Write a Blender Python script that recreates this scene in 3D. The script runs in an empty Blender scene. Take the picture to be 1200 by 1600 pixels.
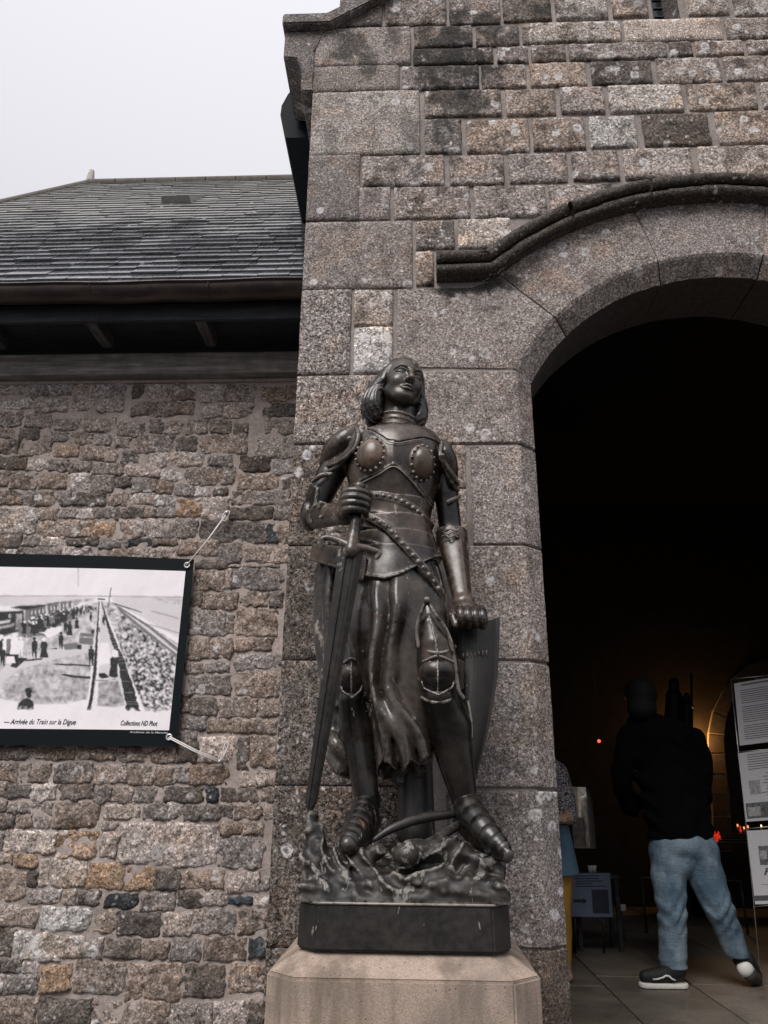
import bpy, bmesh, math, random
import numpy as np
from mathutils import Vector, Matrix, noise as mnoise

random.seed(7)
rng = np.random.default_rng(7)
R = math.radians
SC = bpy.context.scene
COL = SC.collection

# ------------------------------------------------------------------ camera
F_PX, W_PX, H_PX = 1202.0, 1200.0, 1600.0
PITCH, YAW, ROLL = R(20.3), R(2.4), R(0.55)
CAM = Vector((0.0, 0.0, 1.0))
cam_data = bpy.data.cameras.new('camera')
cam = bpy.data.objects.new('camera', cam_data)
COL.objects.link(cam)
SC.camera = cam
cam_data.sensor_fit = 'VERTICAL'
cam_data.sensor_height = 36.0
cam_data.lens = 36.0 * F_PX / H_PX
cam_data.clip_start, cam_data.clip_end = 0.05, 2000
cam.location = CAM
RM = Matrix.Rotation(YAW, 3, 'Z') @ Matrix.Rotation(R(90) + PITCH, 3, 'X') @ Matrix.Rotation(ROLL, 3, 'Z')
cam.rotation_euler = RM.to_euler()

# ------------------------------------------------------------------ world, sun, exposure
wd = bpy.data.worlds.new('World')
SC.world = wd
wd.use_nodes = True
nt = wd.node_tree
nt.nodes.clear()
w_out = nt.nodes.new('ShaderNodeOutputWorld')
w_bg = nt.nodes.new('ShaderNodeBackground')
w_sky = nt.nodes.new('ShaderNodeTexSky')
w_sky.sky_type = 'NISHITA'
w_sky.sun_disc = False
SUN_EL, SUN_AZ = R(50), R(205)          # azimuth measured like a compass, +Y is north
w_sky.sun_elevation = SUN_EL
w_sky.sun_rotation = SUN_AZ
w_mix = nt.nodes.new('ShaderNodeMix')
w_mix.data_type = 'RGBA'
w_mix.inputs[0].default_value = 0.93     # a closed layer of cloud over the clear sky
w_mix.inputs[7].default_value = (5.55, 5.47, 5.72, 1)
nt.links.new(w_sky.outputs[0], w_mix.inputs[6])
# an overcast sky is about three times brighter overhead than at the horizon (CIE)
w_tc = nt.nodes.new('ShaderNodeTexCoord'); w_sep = nt.nodes.new('ShaderNodeSeparateXYZ')
w_cl = nt.nodes.new('ShaderNodeMath'); w_cl.operation = 'MAXIMUM'; w_cl.inputs[1].default_value = 0.0
w_ma = nt.nodes.new('ShaderNodeMath'); w_ma.operation = 'MULTIPLY_ADD'; w_ma.inputs[1].default_value = 2 / 3; w_ma.inputs[2].default_value = 1 / 3
w_vm = nt.nodes.new('ShaderNodeVectorMath'); w_vm.operation = 'SCALE'
nt.links.new(w_tc.outputs['Generated'], w_sep.inputs[0]); nt.links.new(w_sep.outputs[2], w_cl.inputs[0]); nt.links.new(w_cl.outputs[0], w_ma.inputs[0])
nt.links.new(w_mix.outputs[2], w_vm.inputs[0]); nt.links.new(w_ma.outputs[0], w_vm.inputs['Scale'])
nt.links.new(w_vm.outputs[0], w_bg.inputs[0])
w_bg.inputs[1].default_value = 0.1
nt.links.new(w_bg.outputs[0], w_out.inputs[0])
sun_data = bpy.data.lights.new('sun', 'SUN')
sun_data.energy = 1.5
sun_data.angle = R(35)
sun_data.color = (1.0, 0.96, 0.92)
sun = bpy.data.objects.new('sun', sun_data)
COL.objects.link(sun)
sd = Vector((math.sin(SUN_AZ) * math.cos(SUN_EL), math.cos(SUN_AZ) * math.cos(SUN_EL), math.sin(SUN_EL)))
sun.rotation_euler = sd.to_track_quat('Z', 'Y').to_euler()
sun.location = (-3, -6, 9)
SC.view_settings.view_transform = 'Standard'
SC.view_settings.look = 'None'
SC.view_settings.exposure = 1.0
SC.view_settings.gamma = 1.0
SC.view_settings.use_curve_mapping = False
SC.render.engine = 'CYCLES'
SC.cycles.max_bounces = 6
SC.cycles.use_denoising = True

# ------------------------------------------------------------------ measuring helpers
def ray(px, py):
    return (RM @ Vector(((px - W_PX / 2) / F_PX, -(py - H_PX / 2) / F_PX, -1.0)))
def at(px, py, Y):
    """world point seen at photo pixel px,py on the plane y = Y"""
    d = ray(px, py)
    return CAM + d * (Y / d.y)
def at_z(px, py, Z):
    d = ray(px, py)
    return CAM + d * ((Z - CAM.z) / d.z)
AX = RM @ Vector((0, 0, -1))
def m_per_px(px, py, Y):
    return (at(px, py, Y) - CAM).dot(AX) / F_PX

# ------------------------------------------------------------------ object helpers
def tag(o, label=None, cat=None, group=None, kind=None):
    if label: o['label'] = label
    if cat: o['category'] = cat
    if group: o['group'] = group
    if kind: o['kind'] = kind
    return o
def empty(name, loc=(0, 0, 0)):
    o = bpy.data.objects.new(name, None)
    o.location = loc
    o.empty_display_size = 0.1
    COL.objects.link(o)
    return o
def link(name, me, m=None, parent=None, smooth=False):
    if m is not None:
        for mm in (m if isinstance(m, (list, tuple)) else [m]):
            me.materials.append(mm)
    o = bpy.data.objects.new(name, me)
    COL.objects.link(o)
    if smooth:
        me.polygons.foreach_set('use_smooth', [True] * len(me.polygons))
    if parent is not None:
        o.parent = parent
        o.matrix_parent_inverse = Matrix.Translation(-Vector(world_loc(parent)))
    return o
def world_loc(o):
    v = Vector(o.location)
    while o.parent is not None:
        v = o.matrix_parent_inverse @ v
        o = o.parent
        v = v + Vector(o.location)
    return v
def mesh_obj(name, verts, faces, m=None, parent=None, smooth=False):
    me = bpy.data.meshes.new(name)
    me.from_pydata([tuple(v) for v in verts], [], [tuple(f) for f in faces])
    me.update()
    return link(name, me, m, parent, smooth)
def bm_obj(name, bm, m=None, parent=None, smooth=False):
    me = bpy.data.meshes.new(name)
    bmesh.ops.recalc_face_normals(bm, faces=bm.faces)
    bm.to_mesh(me)
    bm.free()
    return link(name, me, m, parent, smooth)
def box_bm(bm, lo, hi, bev=0.0):
    r = bmesh.ops.create_cube(bm, size=1.0)
    c = [(lo[i] + hi[i]) / 2 for i in range(3)]
    s = [hi[i] - lo[i] for i in range(3)]
    for v in r['verts']:
        v.co = Vector((c[0] + v.co.x * s[0], c[1] + v.co.y * s[1], c[2] + v.co.z * s[2]))
    if bev > 0:
        es = list({e for v in r['verts'] for e in v.link_edges})
        bmesh.ops.bevel(bm, geom=es, offset=bev, segments=2, affect='EDGES', profile=0.5)
    return bm
def box(name, lo, hi, m, parent=None, bev=0.0):
    return bm_obj(name, box_bm(bmesh.new(), lo, hi, bev), m, parent)
def tube_data(pts, rad, n=8, caps=True):
    pts = [Vector(p) for p in pts]
    rad = rad if isinstance(rad, (list, tuple)) else [rad] * len(pts)
    vs, fs = [], []
    up = Vector((0.03, 0.2, 1)).normalized()
    prev = None
    for i, p in enumerate(pts):
        t = (pts[min(i + 1, len(pts) - 1)] - pts[max(i - 1, 0)]).normalized()
        if prev is None:
            a = t.cross(up)
            if a.length < 0.1:
                a = t.cross(Vector((1, 0, 0)))
        else:
            a = prev - t * prev.dot(t)
        a.normalize()
        prev = a
        b = t.cross(a)
        for k in range(n):
            an = 2 * math.pi * k / n
            vs.append(p + (a * math.cos(an) + b * math.sin(an)) * rad[i])
    for i in range(len(pts) - 1):
        for k in range(n):
            fs.append((i * n + k, i * n + (k + 1) % n, (i + 1) * n + (k + 1) % n, (i + 1) * n + k))
    if caps:
        fs.append(tuple(range(n - 1, -1, -1)))
        fs.append(tuple((len(pts) - 1) * n + k for k in range(n)))
    return vs, fs
def tube(name, pts, rad, m, parent=None, n=8):
    vs, fs = tube_data(pts, rad, n)
    return mesh_obj(name, vs, fs, m, parent, True)
def smooth_path(pts, k=6):
    """Catmull-Rom through control points (any dimension)"""
    P = [np.array(p, float) for p in pts]
    P = [2 * P[0] - P[1]] + P + [2 * P[-1] - P[-2]]
    out = []
    for i in range(1, len(P) - 2):
        for j in range(k):
            t = j / k
            a, b, c, d = P[i - 1], P[i], P[i + 1], P[i + 2]
            out.append(0.5 * ((2 * b) + (-a + c) * t + (2 * a - 5 * b + 4 * c - d) * t * t + (-a + 3 * b - 3 * c + d) * t ** 3))
    out.append(P[-2])
    return out

# ------------------------------------------------------------------ materials
MAT = {}
class NB:
    """short-hand for building a node tree"""
    def __init__(s, name):
        s.m = bpy.data.materials.new(name)
        s.m.use_nodes = True
        s.t = s.m.node_tree
        s.b = s.t.nodes['Principled BSDF']
        MAT[name] = s.m
    def n(s, typ, **kw):
        nd = s.t.nodes.new(typ)
        for k, v in kw.items():
            setattr(nd, k, v)
        return nd
    def l(s, a, b):
        s.t.links.new(a, b)
    def val(s, x, inp):
        if isinstance(x, (int, float)):
            inp.default_value = x
        elif isinstance(x, tuple):
            inp.default_value = x if len(x) == len(inp.default_value) else tuple(x) + (1,)
        else:
            s.l(x, inp)
    def pos(s, scale=(1, 1, 1), rnd=0.0):
        g = s.n('ShaderNodeNewGeometry')
        o = g.outputs['Position']
        if rnd:
            oi = s.n('ShaderNodeObjectInfo')
            o = s.vm('ADD', o, s.vm('MULTIPLY', s.comb(oi.outputs['Random'], oi.outputs['Random'], oi.outputs['Random']), (rnd, rnd * 0.7, rnd * 1.3)))
        if scale != (1, 1, 1):
            o = s.vm('MULTIPLY', o, scale)
        return o
    def comb(s, x, y, z):
        c = s.n('ShaderNodeCombineXYZ')
        for i, v in enumerate((x, y, z)):
            s.val(v, c.inputs[i])
        return c.outputs[0]
    def vm(s, op, a, b):
        v = s.n('ShaderNodeVectorMath', operation=op)
        s.val(a, v.inputs[0]); s.val(b, v.inputs[1])
        return v.outputs[0]
    def ma(s, op, a, b=0.0, c=None):
        v = s.n('ShaderNodeMath', operation=op)
        s.val(a, v.inputs[0]); s.val(b, v.inputs[1])
        if c is not None: s.val(c, v.inputs[2])
        return v.outputs[0]
    def noise(s, vec, scale, detail=3.0, rough=0.55, dist=0.0, out=0):
        v = s.n('ShaderNodeTexNoise')
        s.l(vec, v.inputs['Vector'])
        v.inputs['Scale'].default_value = scale
        v.inputs['Detail'].default_value = detail
        v.inputs['Roughness'].default_value = rough
        v.inputs['Distortion'].default_value = dist
        return v.outputs[out]
    def voro(s, vec, scale, feature='F1', out='Distance', rnd=1.0):
        v = s.n('ShaderNodeTexVoronoi', feature=feature)
        s.l(vec, v.inputs['Vector'])
        v.inputs['Scale'].default_value = scale
        v.inputs['Randomness'].default_value = rnd
        return v.outputs[out]
    def ramp(s, fac, stops, interp='LINEAR'):
        v = s.n('ShaderNodeValToRGB')
        v.color_ramp.interpolation = interp
        el = v.color_ramp.elements
        while len(el) < len(stops):
            el.new(0.5)
        for e, (p, c) in zip(el, stops):
            e.position = p
            e.color = (c, c, c, 1) if isinstance(c, (int, float)) else tuple(c) + (1,)
        s.l(fac, v.inputs[0])
        return v.outputs[0]
    def mix(s, fac, a, b, mode='MIX'):
        v = s.n('ShaderNodeMix', data_type='RGBA', blend_type=mode)
        s.val(fac, v.inputs[0]); s.val(a, v.inputs[6]); s.val(b, v.inputs[7])
        return v.outputs[2]
    def bump(s, h, strength, dist, prev=None):
        v = s.n('ShaderNodeBump')
        v.inputs['Strength'].default_value = strength
        v.inputs['Distance'].default_value = dist
        s.l(h, v.inputs['Height'])
        if prev is not None: s.l(prev, v.inputs['Normal'])
        return v.outputs[0]
    def done(s, col=None, rough=None, normal=None, metal=None, spec=None):
        if col is not None: s.val(col, s.b.inputs['Base Color'])
        if rough is not None: s.val(rough, s.b.inputs['Roughness'])
        if metal is not None: s.val(metal, s.b.inputs['Metallic'])
        if spec is not None: s.val(spec, s.b.inputs['Specular IOR Level'])
        if normal is not None: s.l(normal, s.b.inputs['Normal'])
        return s.m
def plain(name, col, rough=0.6, metal=0.0, bump=0.0, scale=40.0, var=0.25, spec=0.5):
    k = NB(name)
    p = k.pos()
    nz = k.noise(p, scale, 4)
    c = k.mix(1.0, col, k.ramp(nz, [(0.3, 1 - var), (0.7, 1 + var)]), 'MULTIPLY')
    nrm = k.bump(nz, bump, 0.004) if bump else None
    return k.done(c, rough, nrm, metal, spec)

def stain_sum(k, p, blobs):
    """irregular dark run-off marks that belong to the wall: list of (x, z, rx, rz, strength)"""
    tot = None
    wob = k.noise(p, 9.0, 4, 0.65)
    wob2 = k.noise(k.vm('MULTIPLY', p, (1, 1, .35)), 22.0, 3, 0.6)
    sx = k.n('ShaderNodeSeparateXYZ'); k.l(p, sx.inputs[0])
    for (x, z, rx, rz, st) in blobs:
        a = k.ma('MULTIPLY', k.ma('SUBTRACT', sx.outputs[0], x), 1 / rx)
        b = k.ma('MULTIPLY', k.ma('SUBTRACT', sx.outputs[2], z), 1 / rz)
        d = k.ma('ADD', k.ma('MULTIPLY', a, a), k.ma('MULTIPLY', b, b))
        e = k.ma('SUBTRACT', 1.15, d)
        e = k.ma('ADD', e, k.ma('MULTIPLY', k.ma('SUBTRACT', wob, 0.5), 4.2))
        e = k.ma('ADD', e, k.ma('MULTIPLY', k.ma('SUBTRACT', wob2, 0.5), 2.2))
        v = k.n('ShaderNodeMapRange'); v.clamp = True
        k.l(e, v.inputs[0]); v.inputs[1].default_value = 0.0; v.inputs[2].default_value = 0.7
        v.inputs[4].default_value = st
        tot = v.outputs[0] if tot is None else k.ma('MAXIMUM', tot, v.outputs[0])
    return tot

def granite(name, grain=1.0, lichen=0.5, stains=None, contrast=1.0, bumpd=0.006, patch=0.35, spots=None):
    k = NB(name)
    oi = k.n('ShaderNodeObjectInfo')
    p = k.pos(rnd=37.0)
    pw = k.pos()
    base = oi.outputs['Color']
    lo, hi = max(.12, 1 - 0.75 * contrast), 1 + 0.75 * contrast
    g1 = k.ma('ADD', k.ma('MULTIPLY', k.noise(p, 80.0 * grain, 2.5, 0.8), .55), k.ma('MULTIPLY', k.noise(k.vm('ADD', p, (9.1, 3.3, 5.7)), 190.0 * grain, 1.5, 0.7), .45))
    sp = k.ramp(g1, [(0.40, lo), (0.475, 0.80), (0.53, 1.08), (0.60, hi)])
    cells = k.voro(p, 135.0 * grain, out='Color')
    cs = k.n('ShaderNodeSeparateColor'); k.l(cells, cs.inputs[0])
    cel = k.ramp(cs.outputs[0], [(0.0, 0.42), (0.2, 0.80), (0.75, 1.1), (1.0, 1.75)])
    c = k.mix(1.0, base, sp, 'MULTIPLY')
    c = k.mix(1.0, c, cel, 'MULTIPLY')
    # weathering patches: warmer, greyer, darker
    big = k.noise(p, 8.0, 5, 0.7, 0.4)
    c = k.mix(k.ramp(big, [(0.50, 0.0), (0.62, patch)]), c, k.mix(1.0, c, (0.30, 0.275, 0.26), 'MULTIPLY'))
    big2 = k.noise(k.vm('ADD', p, (3.1, 9.2, 1.7)), 5.0, 3, 0.55)
    c = k.mix(k.ramp(big2, [(0.52, 0.0), (0.72, 0.5)]), c, k.mix(1.0, c, (1.22, 0.97, 0.74), 'MULTIPLY'))
    if lichen > 0:
        vec = k.vm('ADD', p, k.vm('MULTIPLY', k.noise(p, 30.0, 2, out=1), (0.03, 0.03, 0.03)))
        v = k.voro(vec, 11.0)
        sel = k.noise(p, 4.2, 2, 0.6)
        selr = k.ramp(sel, [(0.58 - 0.10 * lichen, 0.0), (0.64 - 0.10 * lichen, 1.0)])
        ring = k.ramp(v, [(0.0, 0.5), (0.10, 0.35), (0.16, 1.0), (0.26, 0.95), (0.32, 0.0)])
        fine = k.ramp(k.noise(p, 70.0, 3, 0.7), [(0.38, 0.1), (0.52, 1.0)])
        f = k.ma('MULTIPLY', k.ma('MULTIPLY', ring, selr), fine)
        c = k.mix(k.ma('MULTIPLY', f, 0.9), c, (0.64, 0.62, 0.62))
        v2 = k.voro(k.vm('ADD', vec, (5.0, 3.0, 8.0)), 30.0)
        f2 = k.ma('MULTIPLY', k.ramp(v2, [(0.16, 1.0), (0.26, 0.0)]), k.ramp(k.noise(p, 6.0, 2), [(0.52, 0.0), (0.60, 1.0)]))
        c = k.mix(k.ma('MULTIPLY', f2, 0.55 + 0.3 * lichen), c, (0.62, 0.60, 0.60))
    if stains:
        s_ = stain_sum(k, pw, stains)
        fine2 = k.ramp(k.noise(p, 60.0, 3, 0.7), [(0.35, 1.0), (0.65, 0.8)])
        c = k.mix(k.ma('MULTIPLY', s_, fine2), c, (0.020, 0.019, 0.018))
    if spots:
        s2 = stain_sum(k, pw, spots)
        c = k.mix(k.ma('MULTIPLY', s2, k.ramp(k.noise(p, 90.0, 3, 0.7), [(0.38, 0.25), (0.56, 1.0)])), c, (0.66, 0.64, 0.65))
    h1 = k.noise(p, 60.0 * grain, 4, 0.7)
    h2 = k.noise(p, 16.0, 3, 0.6)
    hh = k.ma('ADD', k.ma('MULTIPLY', h2, 1.3), k.ma('ADD', h1, k.ma('MULTIPLY', g1, .45)))
    nb = k.bump(hh, 0.95, bumpd)
    return k.done(c, 0.92, nb, spec=0.25)

def mortar_mat(name, col):
    k = NB(name)
    p = k.pos()
    n1 = k.noise(p, 70.0, 4, 0.7)
    n2 = k.noise(p, 6.0, 3)
    c = k.mix(1.0, col, k.ramp(n1, [(0.3, 0.72), (0.7, 1.2)]), 'MULTIPLY')
    c = k.mix(1.0, c, k.ramp(n2, [(0.3, 0.68), (0.7, 1.12)]), 'MULTIPLY')
    nb = k.bump(k.ma('ADD', n1, k.ma('MULTIPLY', n2, .8)), 0.8, 0.006)
    return k.done(c, 0.95, nb, spec=0.2)
# ================================================================== THE SETTING
YG, YL = 3.20, 3.75            # faces of the gabled front and of the lower rubble wall
XL = -0.553                    # left corner of the gabled front
AC = (1.53, 2.38)              # centre of the doorway arch
R_AR, R_IN = 1.17, 1.082       # front arris and inner edge of the chamfer
X_AR, X_IN = 0.485, 0.563      # jamb arris and inner edge
CH = 0.075                     # chamfer depth
Y_BACK = 3.64
GZ = -0.50                     # lane outside; the floor inside is z = 0

def W2(px, py, Y=YG):
    v = at(px, py, Y)
    return v.x, v.z
def fbm(x, y, z, o=3):
    return mnoise.fractal((x, y, z), 1.0, 2.0, o)

stains = []
for (px, py, rx, rz, s) in [(705, 60, .13, .30, .9), (690, 130, .10, .22, .85), (735, 105, .16, .26, .95), (665, 80, .08, .25, .8), (760, 40, .1, .12, .85), (650, 265, .05, .06, .5), (1000, 8, .1, .04, .5), (1150, 100, .12, .03, .4), (585, 300, .05, .12, .5), (812, 60, .1, .06, .6), (720, 160, .16, .13, .8),
                            (545, 70, .10, .16, .8), (575, 95, .06, .14, .7), (615, 60, .05, .16, .55), (730, 445, .20, .07, .95),
                            (790, 440, .10, .05, .8), (690, 205, .06, .2, .7), (860, 15, .16, .06, .8), (960, 100, .1, .05, .6),
                            (1010, 285, .35, .05, .7), (640, 215, .05, .22, .5), (520, 215, .05, .12, .45), (716, 345, .10, .08, .5),
                            (1060, 200, .12, .05, .35), (905, 22, .2, .04, .5), (880, 88, .16, .04, .5)]:
    x, z = W2(px, py)
    stains.append((x, z, rx, rz, s))
granite('granite', 0.85, 1.15, stains, 0.9, patch=.8)
spots = []
for (px, py, r_) in [(708, 549, 7), (738, 560, 7), (766, 908, 8), (775, 956, 4), (767, 962, 4), (759, 753, 3), (757, 792, 3), (776, 865, 4), (840, 945, 3), (773, 998, 4), (835, 985, 4), (800, 1210, 5), (808, 1243, 4), (868, 1430, 8), (880, 1395, 6), (490, 440, 8), (508, 622, 5), (628, 423, 4), (500, 330, 7), (545, 520, 5), (1135, 140, 4), (470, 575, 5), (612, 455, 4), (872, 1240, 4)]:
    x, z = W2(px, py); spots.append((x, z, r_ * .0026, r_ * .0026, .9))
granite('granite_dressed', 1.15, 0.3, stains, 0.85, 0.004, 0.5, spots)
granite('granite_coarse', 0.8, 0.35, None, 1.45, 0.007, 0.5)
granite('rubble', 0.8, 0.2, None, 0.62, 0.006, 0.6)
granite('moulding', 1.2, 0.35, None, 0.9, 0.005, 0.3)
mortar_mat('mortar', (0.33, 0.29, 0.27))
mortar_mat('mortar_rubble', (0.42, 0.355, 0.325))
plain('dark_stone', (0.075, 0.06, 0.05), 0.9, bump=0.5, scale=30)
plain('soffit_stone', (.07, .062, .056), .95, bump=.5, scale=35)  # darker stone colour for the underside of the arch
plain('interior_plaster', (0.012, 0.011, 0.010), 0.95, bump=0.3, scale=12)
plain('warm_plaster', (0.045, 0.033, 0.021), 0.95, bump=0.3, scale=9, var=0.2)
plain('lane', (0.05, 0.047, 0.045), 0.9, bump=0.6, scale=14)
plain('lead', (0.05, 0.055, 0.06), 0.5, 0.6)
plain('window_glass', (0.012, 0.016, 0.018), 0.12, 0.0, var=0.1)

TONE = {'m': (.300, .256, .236), 'l': (.42, .365, .33), 'd': (.145, .122, .109), 'o': (.32, .262, .226), 'g': (.25, .218, .203),
        'w': (.50, .475, .46), 'p': (.39, .335, .31), 'b': (.262, .210, .180), 'k': (.055, .060, .066), 'r': (.31, .215, .150)}

def tone_of(c, v=0.14):
    t = TONE[c]
    f = 1 + random.uniform(-v, v)
    wv = random.uniform(-0.03, 0.03)
    return (t[0] * f * (1 + wv), t[1] * f, t[2] * f * (1 - wv), 1)

def stone_mesh(x0, x1, z0, z1, Yf, bulge=0.0, edge=0.008, amp=0.003, freq=14.0, depth=0.05, step=0.02, wob=0.0, corner=0.0, seed=0.0, tilt=0.0):
    """one squared or rubble stone: a displaced front grid whose rim turns back into the joint"""
    w, h = x1 - x0, z1 - z0
    nu = max(4, min(34, int(w / step))); nv = max(4, min(26, int(h / step)))
    us = np.concatenate([[-1], np.linspace(-1 + min(.3, 2 * edge * .5 / w), 1 - min(.3, 2 * edge * .5 / w), nu), [1]])
    vs_ = np.concatenate([[-1], np.linspace(-1 + min(.3, 2 * edge * .5 / h), 1 - min(.3, 2 * edge * .5 / h), nv), [1]])
    verts, faces = [], []
    cx, cz = (x0 + x1) / 2, (z0 + z1) / 2
    NU, NV = len(us), len(vs_)
    for j, b in enumerate(vs_):
        for i, a in enumerate(us):
            aa = a * (1 - corner * b * b * .5); bb = b * (1 - corner * a * a * .5)
            x = cx + aa * w / 2; z = cz + bb * h / 2
            if wob:
                x += wob * a * abs(a) * (mnoise.noise((a * 1.3 + seed, b * 2.2, seed * 1.7)) * 1.1 - .25)
                z += wob * b * abs(b) * (mnoise.noise((a * 2.2 - seed, b * 1.3, seed * .7)) * 1.1 - .25) + tilt * a * w * .5
            d = min((1 - abs(a)) * w / 2, (1 - abs(b)) * h / 2)
            q = max(0.0, 1 - d / edge) if edge > 0 else 0
            y = Yf - bulge * (1 - max(abs(a), abs(b)) ** 3) + edge * (1 - math.sqrt(max(0, 1 - q * q)))
            n = fbm(x * freq + seed * 3, seed * 5, z * freq, 3)
            n2 = fbm(x * freq * 2.7 + seed, 4.0, z * freq * 2.7, 2)
            y -= amp * (n + .45 * n2)
            verts.append((x, y, z))
    for j in range(NV - 1):
        for i in range(NU - 1):
            k = j * NU + i
            faces.append((k, k + 1, k + NU + 1, k + NU))
    # sides
    rim = [i for i in range(NU)] + [j * NU + NU - 1 for j in range(1, NV)] + [(NV - 1) * NU + i for i in range(NU - 2, -1, -1)] + [j * NU for j in range(NV - 2, 0, -1)]
    b0 = len(verts)
    for r in rim:
        v = verts[r]
        verts.append((v[0], Yf + depth, v[2]))
    n = len(rim)
    for i in range(n):
        faces.append((rim[i], b0 + i, b0 + (i + 1) % n, rim[(i + 1) % n]))
    return verts, faces

# ---------------------------------------------------------------- ground and lane
def sheet(name, x0, x1, y0, y1, z, m, n=1, amp=0.0):
    vs, fs = [], []
    for j in range(n + 1):
        for i in range(n + 1):
            x = x0 + (x1 - x0) * i / n; y = y0 + (y1 - y0) * j / n
            vs.append((x, y, z + (amp * fbm(x, y, 0) if amp else 0)))
    for j in range(n):
        for i in range(n):
            k = j * (n + 1) + i
            fs.append((k, k + 1, k + n + 2, k + n + 1))
    return mesh_obj(name, vs, fs, m)
tag(sheet('ground', -300, 300, -300, 300, GZ - 0.01, MAT['lane']), kind='structure')

# ---------------------------------------------------------------- gabled stone building
gab = empty('gabled_church_front', (1.53, YG, GZ))
tag(gab, 'weathered granite gable front with a round arched doorway and hood mould', 'building')
GS = 0.672                                    # slope of the gable
def gable_z(x):
    return 5.20 + max(0.0, (x + 0.49) if x < 1.53 else (3.55 - x)) * GS
WIN = (1.385, 1.535, 5.09, 5.75)
# core of mortar with the arch and the slit window left open
xs = sorted(set([XL + .004, -0.49, X_AR - .012, 3.06 - X_AR + .012, 1.53, WIN[0], WIN[1], 3.55, 3.609] + list(np.linspace(X_AR - .012, 3.06 - X_AR + .012, 45)[1:-1])))
vs, fs = [], []
def core_quad(xa, xb, za0, zb0, za1, zb1):
    for (yy, flip) in ((YG + .012, 0), (Y_BACK, 1)):
        k = len(vs)
        vs.extend([(xa, yy, za0), (xb, yy, zb0), (xb, yy, zb1), (xa, yy, za1)])
        fs.append((k, k + 1, k + 2, k + 3) if not flip else (k + 3, k + 2, k + 1, k))
def arc_z(x, r):
    return AC[1] + math.sqrt(max(0.0, r * r - (x - AC[0]) ** 2))
for xa, xb in zip(xs[:-1], xs[1:]):
    mid = (xa + xb) / 2
    op = X_AR - .012 < mid < 3.06 - X_AR + .012
    la, lb = (max(2.91, arc_z(xa, R_AR + .012)), max(2.91, arc_z(xb, R_AR + .012))) if op else (GZ, GZ)
    ta, tb = gable_z(xa), gable_z(xb)
    if WIN[0] <= mid <= WIN[1]:
        core_quad(xa, xb, la, lb, WIN[2], WIN[2])
        core_quad(xa, xb, WIN[3], WIN[3], ta, tb)
    else:
        core_quad(xa, xb, la, lb, ta, tb)
for x in (XL + .004, 3.609):
    k = len(vs)
    vs.extend([(x, YG + .011, GZ), (x, Y_BACK, GZ), (x, Y_BACK, 5.2), (x, YG + .011, 5.2)])
    fs.append((k, k + 1, k + 2, k + 3))
for x in (X_IN - .008, 3.06 - X_IN + .008):
    k = len(vs)
    vs.extend([(x, YG + .08, GZ), (x, Y_BACK, GZ), (x, Y_BACK, 2.9), (x, YG + .08, 2.9)])
    fs.append((k, k + 1, k + 2, k + 3))
for fl in (lambda x: x, lambda x: 3.06 - x):
    k = len(vs)
    vs.extend([(fl(X_AR - .012), YG + .012, GZ), (fl(X_IN - .008), YG + CH + .008, GZ), (fl(X_IN - .008), YG + CH + .008, 2.92), (fl(X_AR - .012), YG + .012, 2.92)])
    fs.append((k, k + 1, k + 2, k + 3))
mesh_obj('mortar_core', vs, fs, MAT['mortar'], gab)

def block(x0, y0, x1, y1, c, mat='granite', **kw):
    """an ashlar block given by its edges on the photo, laid level in the wall"""
    xc, yc = (x0 + x1) / 2, (y0 + y1) / 2
    zt, zb = W2(xc, y0)[1], W2(xc, y1)[1]
    xa, xb = W2(x0, yc)[0], W2(x1, yc)[0]
    if x0 < 500 and abs(xa - XL) < 0.04: xa = XL - .004
    g = 0.0012
    sd = random.uniform(0, 90)
    a = dict(bulge=0.002, edge=0.006, amp=0.003, freq=13, step=0.022, wob=0.002, seed=sd)
    if mat == 'granite': a.update(bulge=0.005, edge=0.010, amp=0.006, freq=16, step=0.014, wob=0.004, corner=.015)
    if mat == 'granite_coarse': a.update(amp=0.004, freq=26, step=0.018)
    a.update(kw)
    v, f = stone_mesh(xa + g, xb - g, zb - .0045, zt + .0045, YG - random.uniform(-.002, .004), depth=0.04, **a)
    o = mesh_obj('block', v, f, MAT[mat], gab, True)
    o.color = tone_of(c)
    return o
G_, D_, C_ = 'granite', 'granite_dressed', 'granite_coarse'
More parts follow.
